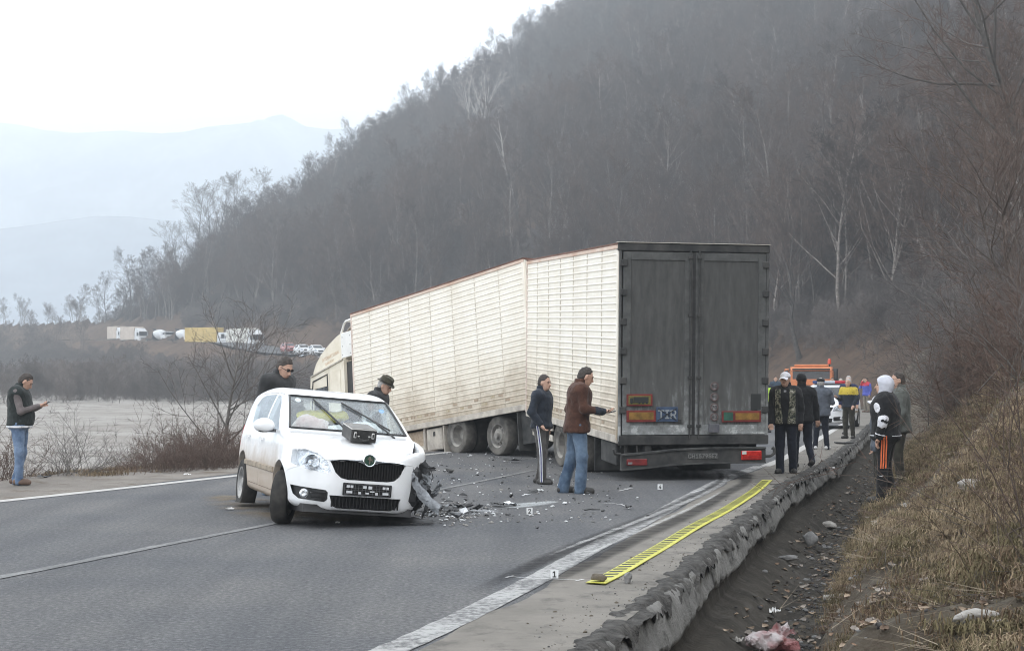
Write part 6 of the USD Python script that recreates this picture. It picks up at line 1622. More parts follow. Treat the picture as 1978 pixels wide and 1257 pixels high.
    ctx = dict(J=J, L=L, headc=headc, Rh=Rh, jacf=jacf, trf=trf, m=m, tp=tp, torso=torso, hh=hh, lo=lo, hi=hi, fold=fold, hd=hd, neck=neck)
    if extras: extras(ctx)
    return t, ctx

def overlay(c, name, base, region, material, off=.005, hh=None):
    """a second layer of cloth, just proud of another one, where region(p) < 0"""
    g = surfnet(lambda p: smax(smax(base(p) - off, -(base(p) + .012), .002), region(p), .004), c['lo'] - .02, c['hi'] + .02, hh or c['hh'] * .85, 0)
    return part(name, g, material, c['tp'], smooth=True)

def leg_stripes(c, sd, offs, material, w=.010, z_to=None, name='stripe'):
    """stripes down the outside of a trouser leg"""
    J = c['J']; sg = -1 if sd == 'l' else 1
    hp, kn, an = J['hip' + sd], J['knee' + sd], J['ank' + sd]
    for o in offs:
        pts = []
        for t in np.linspace(0, 1, 22):
            q = hp + (kn - hp) * (t * 2) if t < .5 else kn + (an - kn) * (t * 2 - 1) * 1.12
            if z_to is not None and q[2] < z_to: break
            # march outwards to the cloth
            ds = np.linspace(.03, .22, 60)
            ray_ = np.stack([q[0] + sg * ds * .96, q[1] + o + ds * .28 * c.get('fwd', 0), 0 * ds + q[2]], 1)
            f = c['trf'](ray_); k = np.argmax(f > 0) if (f > 0).any() else -1
            pts.append(ray_[k] + [sg * .004, 0, 0])
        pts = np.array(pts)
        a = np.stack([pts - [0, w / 2, 0], pts + [0, w / 2, 0]], 1)
        g = sheet(a)
        b = sheet(a + [sg * .004, 0, 0], True)
        part(name, [g, b], material, c['tp'])

def phone(label, c, sd, material, tilt=.6):
    w = c['J']['wr' + sd]; e = c['J']['elb' + sd]
    ax = (w - e) / np.linalg.norm(w - e)
    q = w + ax * .11 + np.array([0, .02, .012])
    world = c['m'] @ np.append(q, 1)
    t = thing('mobile_phone', label, 'phone', c['m'] @ M4(q, rx=tilt))
    part('phone_case', box(.055, .105, .014, (0, 0, 0), .004), material, t.GetPrim()); part('screen', b2((-.022, -.04, .007), (.022, .045, .009)), dark_glass, t.GetPrim())

def yaw_to(dx, dy): return math.atan2(-dx, dy)
navy = cloth('navy', (.018, .022, .030)); blackc = cloth('black', (.010, .010, .011), (.022, .022, .024)); denim = cloth('denim', (.065, .105, .185), (.19, .26, .37), scale=4.5); denim2 = cloth('denim_dark', (.045, .075, .125), (.15, .21, .29), scale=4.)
greytrack = cloth('grey_track', (.060, .055, .052), (.10, .094, .09)); brownj = cloth('brown', (.050, .022, .015), (.085, .040, .027)); white_stripe = mat('stripe_white', (.66, .67, .70), rough=.8); orange_stripe = mat('stripe_orange', (.70, .16, .05), rough=.8); blue_stripe = mat('stripe_blue', (.10, .10, .30), rough=.8)
shoe_dark = mat('shoe_dark', (.02, .019, .018), (.04, .037, .034), rough=.6, scale=9.); shoe_brown = mat('shoe_brown', (.085, .05, .035), (.14, .09, .065), rough=.7, scale=9.); shoe_white = mat('shoe_white', (.50, .50, .50), (.66, .66, .66), rough=.6, scale=9.)
greenvest = cloth('vest_dark', (.018, .022, .022)); grey_brown = cloth('sleeve_greybrown', (.10, .085, .085), (.16, .14, .14)); phone_m = mat('phone_dark', (.03, .03, .035), rough=.3)
greyblue = cloth('grey_blue', (.075, .085, .105), (.13, .145, .175)); navyt = cloth('navy_trousers', (.012, .014, .022)); yellow_c = cloth('yellow', (.48, .36, .04), (.60, .46, .08)); olive_d = cloth('dark_olive', (.030, .028, .022)); blue_c = cloth('royal_blue', (.06, .08, .32), (.11, .13, .45)); red_c = cloth('red', (.42, .03, .04), (.55, .06, .07)); khaki = cloth('khaki', (.16, .14, .11), (.26, .23, .19))
whitec = cloth('white', (.58, .58, .62), (.72, .72, .76)); hoodw = cloth('hood_grey_white', (.46, .47, .53), (.60, .61, .67), scale=5.); greenj = cloth('grey_green', (.075, .08, .072), (.12, .125, .115)); dgrey = cloth('dark_grey', (.028, .029, .030), (.06, .06, .062)); felt = cloth('felt_olive', (.045, .042, .030), (.075, .07, .052)); hivis = mat('hivis_yellow', (.45, .72, .05), (.55, .85, .12), rough=.8, scale=8.)
camo = usdkit.material(stage, '/World/Looks/cloth_camouflage', {'tc': ('texture_coordinate', {}), 'n': ('noise_texture', {'scale': 17., 'detail': 2.0}), 'r': ('rgb_ramp', {'interpolate': False, 'ramp': [(0, (.014, .016, .013)), (.40, (.05, .055, .035)), (.48, (.22, .21, .16)), (.55, (.025, .025, .02)), (.62, (.34, .33, .27))]}), 'p': ('principled_bsdf', {'roughness': .9})}, [('tc.object', 'n.vector'), ('n.fac', 'r.fac'), ('r.color', 'p.base_color')], surface='p.BSDF')

# 1 the man at the left edge, looking at the phone in both hands, seen from his right side
g = G(36, 935); yw_ = yaw_to(1, .12)
_, c = person('man in dark quilted vest and blue jeans looking at a phone, at the left edge', (g[0], g[1], float(ground_z(g[0], g[1]))), yw_, 1.76, top=greenvest, sleeves=False, sleeve_m=grey_brown, legs=denim, shoe=shoe_brown, lean=-.02, nod=.62, bulk=1.14, belly=.06, top_len=.90,
              pose=dict(elbl=(-.25, .09, 1.12), elbr=(.25, .07, 1.12), wrl=(-.06, .30, 1.20), wrr=(.07, .30, 1.20), ankl=(-.09, -.06, .09), ankr=(.09, .02, .09)),
              extras=lambda c: part('shirt_hem', surfnet(lambda p: smax(np.abs(c['torso'](p, .022)) - .006, np.abs(p[:, 2] - .885) - .018, .004), (-.3, -.3, .82), (.3, .35, .95), .013, 0), white_stripe, c['tp'], smooth=True))
phone('small dark phone in the hands of the man in the quilted vest', c, 'r', phone_m, .5)
# 2 the man in sunglasses behind the white car
q = P(533, 735, 20.9)
person('dark-haired man in sunglasses and grey-black jacket looking down behind the white car', (q[0], 20.9, 0), yaw_to(1, -.75), 1.99, top=dgrey, legs=denim2, shoe=shoe_dark, nod=.55, lean=.10, glasses=True, bulk=1.0, hair=hair_black)
# 3 the old man with the felt hat
q = P(722, 760, 21.6)
person('old man in a dark felt hat with head bowed, behind the crashed car', (q[0], 21.6, 0), yaw_to(1, -.35), 1.70, top=dgrey, legs=blackc, shoe=shoe_dark, nod=.45, lean=.16, hair=hair_grey, hat=('felt', felt))
# 4 the man in grey track trousers
g = G(1046, 934)
def stripes4(c):
    c['fwd'] = .35
    leg_stripes(c, 'l' if False else 'r', [-.012, .022], white_stripe, .014); leg_stripes(c, 'r', [.005], blue_stripe, .010, name='stripe_core')
_, c = person('young man in dark blue jacket and grey striped track trousers, hand in pocket', (g[0], g[1], 0), yaw_to(1, -.42), 1.70, top=navy, legs=greytrack, shoe=shoe_dark, nod=.12, headyaw=-.15, lean=.03, top_len=.88, bulk=1.05,
              pose=dict(elbr=(.28, -.06, 1.15), wrr=(.25, .09, .95), elbl=(-.25, -.05, 1.14), wrl=(-.22, .02, .90), ankr=(.12, .06, .09), ankl=(-.10, -.08, .09), kneel=(-.10, -.01, .5), kneer=(.125, .06, .5)), extras=stripes4)
# 5 the man in the brown jacket reading his phone
g = G(1115, 952)
_, c = person('tall man in a brown jacket and faded blue jeans reading his phone', (g[0], g[1], 0), yaw_to(1, .15), 1.82, top=brownj, legs=denim2, shoe=shoe_dark, nod=.35, lean=.08, top_len=.83, bulk=1.12, flare=.022,
              pose=dict(elbr=(.25, .05, 1.16), wrr=(.15, .34, 1.115), elbl=(-.24, -.06, 1.14), wrl=(-.22, .10, .98), ankr=(.10, .02, .09), ankl=(-.10, -.17, .09), kneel=(-.10, -.06, .5), kneer=(.11, .05, .5), handr=(-.05, 1, .10)),
              extras=lambda c: overlay(c, 'jacket_cuff', c['jacf'], lambda p: capsule(p, c['J']['wrr'] - .10 * (c['J']['wrr'] - c['J']['elbr']) / .3, c['J']['wrr'], .075, .075), navy))
phone('thin grey phone held out by the man in the brown jacket', c, 'r', mat('phone_grey', (.10, .10, .11), rough=.3), .25)
# 6 white cap and camouflage waistcoat
g = G(1519, 914)
person('man in a white cap and open camouflage waistcoat walking on the slab edge', (g[0], g[1], .004), yaw_to(-.28, -1), 1.74, top=blackc, legs=navyt, shoe=shoe_dark, hat=('cap', whitec), hair=hair_grey, bulk=1.14, top_len=.84, headyaw=-.2,
       pose=dict(wrr=(.24, .13, .86), wrl=(-.25, .05, .88), ankr=(.10, .04, .09), ankl=(-.11, -.05, .09)), flare=.014,
       extras=lambda c: (overlay(c, 'waistcoat', c['jacf'], lambda p: np.maximum(np.maximum(.055 + .02 * np.sin(p[:, 2] * 6) - np.abs(p[:, 0]), np.abs(p[:, 0]) - .175), np.maximum(p[:, 2] - 1.46, .86 - p[:, 2])), camo, .014, .014), part('shirt_front', hull([(x, .150, z) for x in (-.02, .02) for z in (1.30, 1.44)] + [(x, .135, z) for x in (-.02, .02) for z in (1.30, 1.44)]), mat('shirt_grey', (.30, .30, .32), rough=.8), c['tp'])))
# 7 man walking away in dark clothes with striped track trousers
g = G(1556, 905)
person('man in a black knitted cap and striped navy track trousers walking away', (g[0], g[1] + .3, .004), yaw_to(-.10, 1), 1.72, top=blackc, legs=navyt, shoe=shoe_dark, hat=('knit', blackc), bulk=1.12, top_len=.86, headyaw=.1,
       pose=dict(ankr=(.13, -.16, .16), kneer=(.12, .05, .52), toer=(.15, .0, .055), ankl=(-.10, .12, .09), kneel=(-.10, .11, .51), wrr=(.28, -.04, .90), wrl=(-.26, .12, .91)), extras=lambda c: (leg_stripes(c, 'r', [-.03, .0, .03], white_stripe, .013)))
# 8 grey-blue jacket
g = G(1586, 868)
person('man in a grey-blue jacket, black cap and white shoes, back turned to us', (g[0], g[1], .004), yaw_to(.30, 1), 1.66, top=greyblue, legs=navyt, shoe=shoe_white, hat=('flat', blackc), hair=hair_grey, bulk=1.18, top_len=.82,
       pose=dict(elbr=(.28, .05, 1.15), wrr=(.20, .24, 1.18), ankr=(.14, .0, .09), ankl=(-.14, .0, .09)), hh=.016)
# 9 yellow and navy jacket, pointing
g = G(1640, 847)
person('grey-haired man in a yellow and navy jacket gesturing with one hand', (g[0], g[1], .004), yaw_to(-.62, -.8), 1.66, top=navy, legs=olive_d, shoe=shoe_dark, hair=hair_grey, hh=.017, top_len=.90,
       pose=dict(elbr=(.24, .10, 1.15), wrr=(.22, .33, 1.20), elbl=(-.26, .02, 1.15), wrl=(-.22, .16, .97)), extras=lambda c: overlay(c, 'yellow_yoke', c['jacf'], lambda p: np.maximum(np.maximum(1.27 - p[:, 2], p[:, 2] - 1.50), np.abs(p[:, 0]) - .33), yellow_c, .008, .017))
# 10 man in navy close behind him
g = G(1652, 842)
person('man in a navy jacket standing close behind the yellow and navy jacket', (g[0] + .12, g[1] + 1.3, .004), yaw_to(-.4, -1), 1.74, top=cloth('deep_navy', (.02, .024, .055)), legs=blackc, shoe=shoe_dark, hair=hair_grey, hh=.02)
# 11 red and blue jacket, far, on the phone
g = G(1674, 796)
def rb(c): overlay(c, 'red_yoke', c['jacf'], lambda p: np.maximum(1.33 - p[:, 2], np.abs(p[:, 0]) - .26), red_c, .010, .022)
person('man in a red-shouldered blue jacket, hand to his ear, far on the verge', (g[0], g[1], 0), yaw_to(-.75, -.5), 1.74, top=blue_c, legs=khaki, shoe=shoe_brown, hh=.022, bulk=1.15,
       pose=dict(elbr=(.30, .12, 1.25), wrr=(.14, .12, 1.56)), extras=rb)
# 12, 13 two heads beyond the police car, and one more far left
for px, d, topm, hm, lab, Hh in [(1608, 62, greenj, hair_black, 'man with raised hands at his face beyond the police car roof', 1.72), (1624, 66, cloth('maroon', (.13, .03, .04)), hair_grey, 'man in a maroon jacket seen over the police light bar', 1.70)]:
    q = P(px, 730, d)
    person(lab, (q[0], d, 0), yaw_to(-.3, -1), Hh, top=topm, legs=blackc, shoe=shoe_dark, hair=hm, hh=.024, pose=dict(elbr=(.27, .12, 1.30), wrr=(.08, .14, 1.56)) if px == 1608 else None)
q = P(1498, 740, 72)
person('man in a dark blue jacket far down the road beside the trailer edge', (q[0], 72, 0), yaw_to(0, -1), 1.82, top=cloth('slate', (.03, .045, .065)), legs=navyt, shoe=shoe_dark, hh=.024)
q = P(1478, 760, 46)
person('officer in a yellow-green high-visibility vest half hidden by the trailer', (q[0], 46, 0), yaw_to(-.2, -1), 1.70, top=navy, legs=navyt, shoe=shoe_dark, hh=.022, extras=lambda c: overlay(c, 'hivis_vest', c['jacf'], lambda p: np.maximum(np.maximum(.95 - p[:, 2], p[:, 2] - 1.42), np.abs(p[:, 0]) - .22), hivis, .012, .02))
# 14 someone behind the trailer, only the lower legs show under the bumper
g = G(1427, 893)
person('person in dark jeans hidden behind the trailer, feet showing under the bumper', (g[0], g[1] + 2.6, 0), yaw_to(.2, -1), 1.72, top=navy, legs=denim2, shoe=shoe_dark, hh=.02)
# 15 hooded figure in black with orange stripes on the bank
hp = P(1712, 950, 20.8); hz_ = float(ground_z(hp[0], 20.8))
def s15(c):
    c['fwd'] = -.10
    leg_stripes(c, 'l', [-.05, -.018, .014], orange_stripe, .018, .46)
    overlay(c, 'white_shoulder', c['jacf'], lambda p: np.maximum(capsule(p, (-.10, .03, 1.47), (-.27, .07, 1.30), .045, .065), -9 * np.ones(len(p))), whitec, .007, .013)
    e, w = c['J']['elbl'], c['J']['wrl']
    overlay(c, 'white_elbow', c['jacf'], lambda p: np.maximum(capsule(p, e + [0, 0, .02], e + (w - e) * .26, .075, .070), p[:, 0] - e[0] - .01), whitec, .007, .013)
    overlay(c, 'white_hem', c['jacf'], lambda p: np.maximum(np.abs(p[:, 2] - .930) - .008, np.abs(p[:, 0]) - .22), whitec, .008, .012)
    overlay(c, 'white_cuff', c['jacf'], lambda p: np.maximum(capsule(p, w, w + (w - e) * .01, .10, .10), np.abs(((p - w) @ ((w - e) / np.linalg.norm(w - e))) + .05) - .010), whitec, .008, .012)
    part('knee_mark', tube([c['J']['kneel'] + [-.075, -.02, -.12], c['J']['kneel'] + [-.078, .03, -.13]], .006, 5), whitec, c['tp'])
_, c = person('person in a white hood and black tracksuit with orange stripes, on the bank', (hp[0], 20.8, hz_), yaw_to(-.62, .28), 1.76, top=blackc, legs=blackc, shoe=shoe_dark, hood=hoodw, hair=None, bulk=1.32, top_len=.88, hh=.013, headyaw=.25, flare=.012, extras=s15,
              pose=dict(elbl=(-.275, -.02, 1.14), wrl=(-.27, .05, .90), ankl=(-.11, .05, .09), ankr=(.11, -.06, .09)))
# 16 man behind the hooded one
h2 = P(1738, 935, 22.3)
person('dark-haired man in a grey-green jacket standing behind the white hood', (h2[0], 22.3, float(ground_z(h2[0], 22.3))), yaw_to(-.9, .2), 1.74, top=greenj, legs=olive_d, shoe=shoe_dark, bulk=1.1, hh=.016, headyaw=.3)
h3 = P(1697, 900, 23.6)
person('person hidden behind the hooded one, a pale profile beside the hood', (h3[0] + .03, 23.6, float(ground_z(h3[0], 23.6)) - .12), yaw_to(-1, .1), 1.70, top=greyblue, legs=olive_d, shoe=shoe_dark, hh=.018, hat=('cap', whitec), hair=hair_grey)
# ---------------------------------------------------------------- painted lines, tyre marks, chalk, markers, debris
def poly_strip(pts, widths, z, n=60, jag=0.0, seed=1):
    """a flat ribbon on the road through ground points"""
    p = np.asarray(pts, float)[:, :2]
    d = np.concatenate([[0], np.cumsum(np.linalg.norm(np.diff(p, axis=0), axis=1))])
    u = np.linspace(0, d[-1], n)
    c = np.stack([PchipInterpolator(d, p[:, k])(u) for k in range(2)], 1)
    w = np.interp(u, d, np.broadcast_to(widths, (len(p),)))
    t = np.gradient(c, axis=0); t /= np.linalg.norm(t, axis=1, keepdims=True)
    nn = np.stack([t[:, 1], -t[:, 0]], 1)
    j = (meshkit.noise(np.stack([u * 6, 0 * u, 0 * u], -1), seed) - .5) * jag
    a, b = c - nn * (w / 2 + j)[:, None], c + nn * (w / 2 - j * .5)[:, None]
    zz = zroad(os_of(c[:, 0], c[:, 1])[1]) + z
    g = np.stack([np.column_stack([a, zz]), np.column_stack([c, zz]), np.column_stack([b, zz])], 1)
    m = sheet(g); m.metadata['uv'] = np.stack(np.meshgrid(np.linspace(0, 1, n), [0, .5, 1], indexing='ij'), -1).reshape(-1, 2)
    return m
def worn(name, paint, under, s=14.0, lo=.40, hi=.56, stretch=(1, 1, 1), rot=0.0):
    return usdkit.material(stage, '/World/Looks/' + name, {'g': ('geometry', {}), 'mp': ('mapping', {'scale': stretch, 'rotation': (0, 0, rot)}), 'n': ('noise_texture', {'scale': s, 'detail': 7.0, 'roughness': .75}), 'n2': ('noise_texture', {'scale': 1.4, 'detail': 3.0}), 'ad': ('math', {'math_type': 'multiply_add', 'value2': .45}),
        'r': ('rgb_ramp', {'ramp': [(lo + .2, under), (hi + .2, paint)]}), 'p': ('principled_bsdf', {'roughness': .8, 'specular_ior_level': .3})}, [('g.position', 'mp.vector'), ('mp.vector', 'n.vector'), ('g.position', 'n2.vector'), ('n2.fac', 'ad.value1'), ('n.fac', 'ad.value3'), ('ad.value', 'r.fac'), ('r.color', 'p.base_color')], surface='p.BSDF')
def film(name, colour, s=9.0, lo=.45, hi=.62, stretch=(1, 1, 1), rot=0.0, most=.9, rough=.8):
    """a thin film on the road: colour over transparency by noise"""
    return usdkit.material(stage, '/World/Looks/' + name, {'g': ('geometry', {}), 'uv': ('uvmap', {'attribute': 'st'}), 'su': ('separate_xyz', {}), 'pv': ('math', {'math_type': 'pingpong', 'value2': .5}), 'ev': ('map_range', {'from_min': 0.0, 'from_max': .30, 'clamp': True}), 'pu': ('math', {'math_type': 'pingpong', 'value2': .5}), 'eu': ('map_range', {'from_min': 0.0, 'from_max': .10, 'clamp': True}), 'm1': ('math', {'math_type': 'multiply'}), 'm2': ('math', {'math_type': 'multiply'}), 'mp': ('mapping', {'scale': stretch, 'rotation': (0, 0, rot)}), 'n': ('noise_texture', {'scale': s, 'detail': 6.0, 'roughness': .7}), 'r': ('map_range', {'from_min': lo, 'from_max': hi, 'to_min': 0.0, 'to_max': most, 'clamp': True}),
        'd': ('diffuse_bsdf', {'color': colour}), 't': ('transparent_bsdf', {}), 'm': ('mix_closure', {})}, [('g.position', 'mp.vector'), ('mp.vector', 'n.vector'), ('n.fac', 'r.value'), ('uv.UV', 'su.vector'), ('su.y', 'pv.value1'), ('su.x', 'pu.value1'), ('pv.value', 'ev.value'), ('pu.value', 'eu.value'), ('ev.result', 'm1.value1'), ('eu.result', 'm1.value2'), ('m1.value', 'm2.value1'), ('r.result', 'm2.value2'), ('m2.value', 'm.fac'), ('t.BSDF', 'm.closure1'), ('d.BSDF', 'm.closure2')], surface='m.closure')
line_w = worn('line_white', (.34, .34, .335), (.11, .11, .112), 16., .42, .60); line_l = worn('line_left', (.42, .41, .395), (.19, .185, .18), 12., .26, .46); line_c = worn('line_faint', (.225, .225, .225), (.115, .117, .12), 16., .42, .66)
def edge_line(o, w, y0, y1, z, m, name, jag=.02, n=160):
    s = np.linspace(s_of_y(y0), s_of_y(y1), n); e, r_ = at_s(s); c = e + r_ * o
    part(name, poly_strip(c, w, z, n * 2, jag), m, kind='structure')
edge_line(-1.10, .23, 5, 27.5, .006, line_w, 'painted_line'); edge_line(-1.00, .20, 27.5, 88, .006, line_l, 'painted_line')
Lp = [G(-250, 993)[:2], G(0, 968)[:2], G(445, 920)[:2], G(890, 870.5)[:2]]
part('painted_line', poly_strip(Lp, [.24, .24, .22, .2], .006, 120, .02), line_l, kind='structure')
Lc = [G(-200, 1152)[:2], G(0, 1115)[:2], G(300, 1056)[:2], G(545, 1008)[:2]]
part('painted_line', poly_strip(Lc, [.13, .13, .12, .10], .006, 120, .03), line_c, kind='structure')
part('painted_line', poly_strip([G(835, 948)[:2], G(930, 929)[:2], G(1030, 908)[:2]], .10, .006, 60, .03), line_c, kind='structure')
ang = math.atan2(ST[int(s_of_y(14) / .25), 1], ST[int(s_of_y(14) / .25), 0])
tyre_film = film('tyre_mark', (.022, .022, .023), 1.0, .35, .58, (1.2, 26, 1), -ang, .74); scuff = film('white_scuff', (.46, .46, .46), 1.0, .44, .62, (1.2, 45, 1), -ang, .8)
def mark(name, px_pts, widths, m, z, label=None, jag=.03):
    g = poly_strip([G(a, b)[:2] for a, b in px_pts], widths, z, 70, jag); part(name, g, m, kind='structure', uv=g.metadata['uv'])
mark('tyre_mark', [(905, 1150), (1023, 1094), (1150, 1040), (1250, 1000), (1330, 965), (1383, 938), (1398, 922), (1385, 908), (1352, 904)], [.16, .26, .30, .30, .28, .24, .2, .22, .25], tyre_film, .010)
mark('tyre_mark', [(1010, 1152), (1130, 1092), (1230, 1042), (1320, 1000), (1400, 955), (1440, 928), (1425, 912), (1372, 905)], [.12, .24, .28, .28, .26, .24, .3, .3], tyre_film, .012)
mark('tyre_mark', [(1372, 904), (1410, 910), (1450, 921)], [.5, .55, .3], film('tyre_smear', (.03, .03, .031), 3.0, .30, .55, (1, 4, 1), -.3, .55), .008)
mark('white_scuff', [(1050, 1078), (1180, 1028), (1290, 985), (1370, 950), (1400, 930), (1396, 912)], [.05, .10, .12, .12, .10, .05], scuff, .014); mark('white_scuff', [(1110, 1085), (1230, 1030), (1330, 985), (1395, 950)], [.05, .07, .09, .05], scuff, .016)
chalk = film('chalk', (.62, .62, .62), 30.0, .30, .5, most=.95); powder = film('white_powder', (.40, .42, .44), 3.2, .40, .70, most=.8)
for pts, w in [([(976, 1114), (1050, 1119), (1128, 1122)], .018), ([(976, 1117), (992, 1113)], .03), ([(1112, 1123), (1128, 1120)], .03), ([(1195, 949), (1208, 946), (1222, 943)], .04), ([(1332, 953), (1345, 950), (1362, 945)], .04), ([(1205, 944), (1223, 943.5)], .03), ([(1345, 946), (1363, 945.4)], .03), ([(1160, 972), (1200, 975), (1215, 983)], .03)]:
    mark('chalk_mark', pts, w, chalk, .010, jag=.004)
mark('white_powder', [(990, 982), (1030, 974), (1075, 969)], [.25, .5, .2], film('powder_streak', (.42, .44, .45), 2.0, .34, .60, (2, 9, 1), .2, .9), .010); mark('white_powder', [(880, 995), (915, 990), (940, 985)], [.3, .7, .3], powder, .010)
mark('mud_patch', [(420, 955), (500, 975), (640, 1000), (780, 1003)], [.5, 1.3, 1.6, .6], film('mud_film', (.135, .115, .09), 1.6, .40, .62, most=.75), .007, jag=.3)

# the yellow measuring strip with black stripes
strip_px = [(1150, 1124), (1180, 1110), (1244, 1073), (1339, 1017), (1430, 966), (1482, 926)]
sp = np.array([G(a, b, .02) for a, b in strip_px])
d_ = np.concatenate([[0], np.cumsum(np.linalg.norm(np.diff(sp, axis=0), axis=1))])
def strip_at(u):
    c = np.stack([PchipInterpolator(d_, sp[:, k])(u) for k in range(3)], -1)
    t = np.stack([PchipInterpolator(d_, sp[:, k]).derivative()(u) for k in range(3)], -1); t[..., 2] = 0
    t /= np.linalg.norm(t, axis=-1, keepdims=True)
    c[..., 2] = .016 + .003 * np.sin(u * 1.7)
    return c, np.stack([t[..., 1], -t[..., 0], 0 * t[..., 0]], -1)
sw_ = .080
u = np.linspace(0, d_[-1], 200); c_, n_ = strip_at(u)
st_t = thing('striped_strip', 'long yellow strip with black diagonal stripes lying on the slab along the road edge', 'measuring strip'); stp = st_t.GetPrim()
gtop = np.stack([c_ - n_ * sw_, c_ + n_ * sw_], 1)
part('band', [sheet(gtop), sheet(gtop - [0, 0, .006], True), sheet(np.stack([gtop[:, 1], gtop[:, 1] - [0, 0, .006]], 1)), sheet(np.stack([gtop[:, 0] - [0, 0, .006], gtop[:, 0]], 1))], mat('strip_yellow', (.42, .41, .05), (.54, .52, .09), rough=.5, scale=5.), stp)
bars = []
for k in range(int(d_[-1] / .17)):
    a = .30 + k * .17
    if a + .2 > d_[-1]: break
    tt = np.linspace(0, 1, 4)
    lo_c, lo_n = strip_at(a + tt * .055 * .0 + tt * 0.05); hi_c, hi_n = strip_at(a + .074 + tt * .05)
    off = (tt * 1.35 - .86)[:, None] * sw_ * .98
    g1 = np.stack([lo_c + lo_n * off, hi_c + hi_n * off], 1) + [0, 0, .0022]
    bars.append(sheet(g1)); 
part('black_stripes', bars, mat('strip_black', (.018, .018, .016), rough=.6), stp, kind='stuff')

# stones
def stone(seed, r=(1, .8, .6), n=2, amp=.45):
    m = trimesh.creation.icosphere(n); v = m.vertices
    v = v * (1 + (meshkit.fbm(v * 1.6 + seed * 3.1, 3, seed) - .5)[:, None] * amp * 2)
    rr = np.random.default_rng(seed)
    for _ in range(5):
        nn = rr.normal(size=3); nn /= np.linalg.norm(nn); d = v @ nn; lim = rr.uniform(.55, .85)
        v = v - np.maximum(d - lim, 0)[:, None] * nn
    m.vertices = v * np.array(r); return m
stone_m = {'brown': mat('stone_brown', (.085, .070, .050), (.15, .125, .095), rough=.9, scale=16., bump=.6), 'dark': mat('stone_dark', (.035, .034, .036), (.075, .072, .072), rough=.9, scale=12., bump=.6), 'pale': mat('stone_pale', (.26, .245, .225), (.42, .40, .375), rough=.9, scale=10., bump=.6), 'grey': mat('stone_grey', (.14, .14, .138), (.24, .235, .23), rough=.9, scale=12., bump=.6)}
def put_stone(px, py, d, size, rr, kind, label, seed, rz=0.0, on=None):
    if on is not None: q = G(px, py, on)
    else:
        # walk along the sight line until it meets the ground
        ys = np.linspace(5, 40, 700); ray_ = ray(px, py); q3 = np.array([0, 0, EYE]) + np.outer(ys, ray_ / ray_[1])
        gz = ground_z(q3[:, 0], q3[:, 1]); k = np.argmax(q3[:, 2] < gz); q = np.array([q3[k, 0], q3[k, 1], gz[k]])
    t = thing('stone', label, 'stone', M4((q[0], q[1], q[2] + rr[2] * size * .55), rz=rz))
    part('stone_body', moved(stone(seed, np.array(rr) * size), M4()), stone_m[kind], t.GetPrim(), smooth=50)
put_stone(1157, 1120, 0, .050, (1.3, .8, .75), 'brown', 'flat brown stone weighing down the near end of the yellow strip', 3, on=.025)
put_stone(1211, 1125, 0, .048, (.75, .6, 1.35), 'grey', 'small upright stone on the slab right of the yellow strip', 4, on=.004)
put_stone(1890, 1206, 0, .075, (2.3, .75, .6), 'pale', 'long pale stone in the grass in the lower right corner', 5, .5)
put_stone(1867, 1030, 0, .07, (1.2, .9, .7), 'dark', 'dark stone in the dry grass, right one of a pair', 6); put_stone(1830, 1027, 0, .055, (1.1, .8, .7), 'dark', 'dark stone in the dry grass, left one of a pair', 7)
put_stone(1565, 1052, 0, .12, (.9, .45, 1.0), 'grey', 'grey upright slab of stone in the ditch', 8); put_stone(1602, 1020, 0, .10, (1.2, .9, .7), 'pale', 'rounded pale stone at the ditch bottom by the wet gravel', 9); put_stone(1520, 1086, 0, .09, (1.5, .5, .5), 'grey', 'long grey stone on the ditch slope under the concrete edge', 10)
put_stone(1607, 1160, 0, .07, (1.2, .9, .6), 'pale', 'small pale stone at the grassy edge of the ditch', 11); put_stone(1755, 985, 0, .07, (1.4, .8, .6), 'pale', 'pale stone lying in the grass right of the hooded person', 12); put_stone(1890, 945, 0, .12, (1.5, .9, .55), 'pale', 'broad pale rock half sunk in the bank below the scrub', 13); put_stone(1960, 735, 0, .10, (1.5, .8, .5), 'pale', 'pale rock on the top of the bank at the right edge', 14); put_stone(1690, 1018, 0, .05, (1.2, .9, .7), 'pale', 'pinkish-white pebble in the grass by the ditch', 15); put_stone(1720, 945, 0, .12, (1.3, .9, .7), 'pale', 'pale stone at the foot of the hooded person', 17)
# gravel of the ditch and grit on the slab
grit = [stone(40 + i, (1, .8, .55), 1) for i in range(4)]
r = np.random.default_rng(81); gv = []
for i in range(3600):
    y = 5 + 38 * r.uniform() ** 1.5; e, rr = at_s(np.array([s_of_y(y)])); o = .80 + r.normal() * .13 if i < 2300 else r.uniform(.25, 2.6)
    x, yy = e[0] + rr[0] * o; gv.append((x, yy, 0, r.uniform(0, 6.28), r.choice([.012, .018, .026, .04], p=[.4, .35, .18, .07]), r.integers(0, 4)))
gv = np.array(gv); gv[:, 2] = ground_z(gv[:, 0], gv[:, 1]) + .004
instancer('gravel', grit, [stone_m['dark'], stone_m['dark'], stone_m['brown'], stone_m['grey']], gv, smooth=True)
sl = []
for i in range(1500):
    y = 6 + 30 * r.uniform() ** 1.4; e, rr = at_s(np.array([s_of_y(y)])); o = -r.uniform(0.03, .5) ** 1.0 * r.uniform(.3, 1.5)
    x, yy = e[0] + rr[0] * o; sl.append((x, yy, .006, r.uniform(0, 6.28), r.choice([.004, .006, .010, .018], p=[.45, .35, .16, .04]), r.integers(0, 4)))
instancer('grit', grit, [stone_m['grey'], stone_m['dark'], stone_m['brown'], stone_m['brown']], sl, smooth=True)

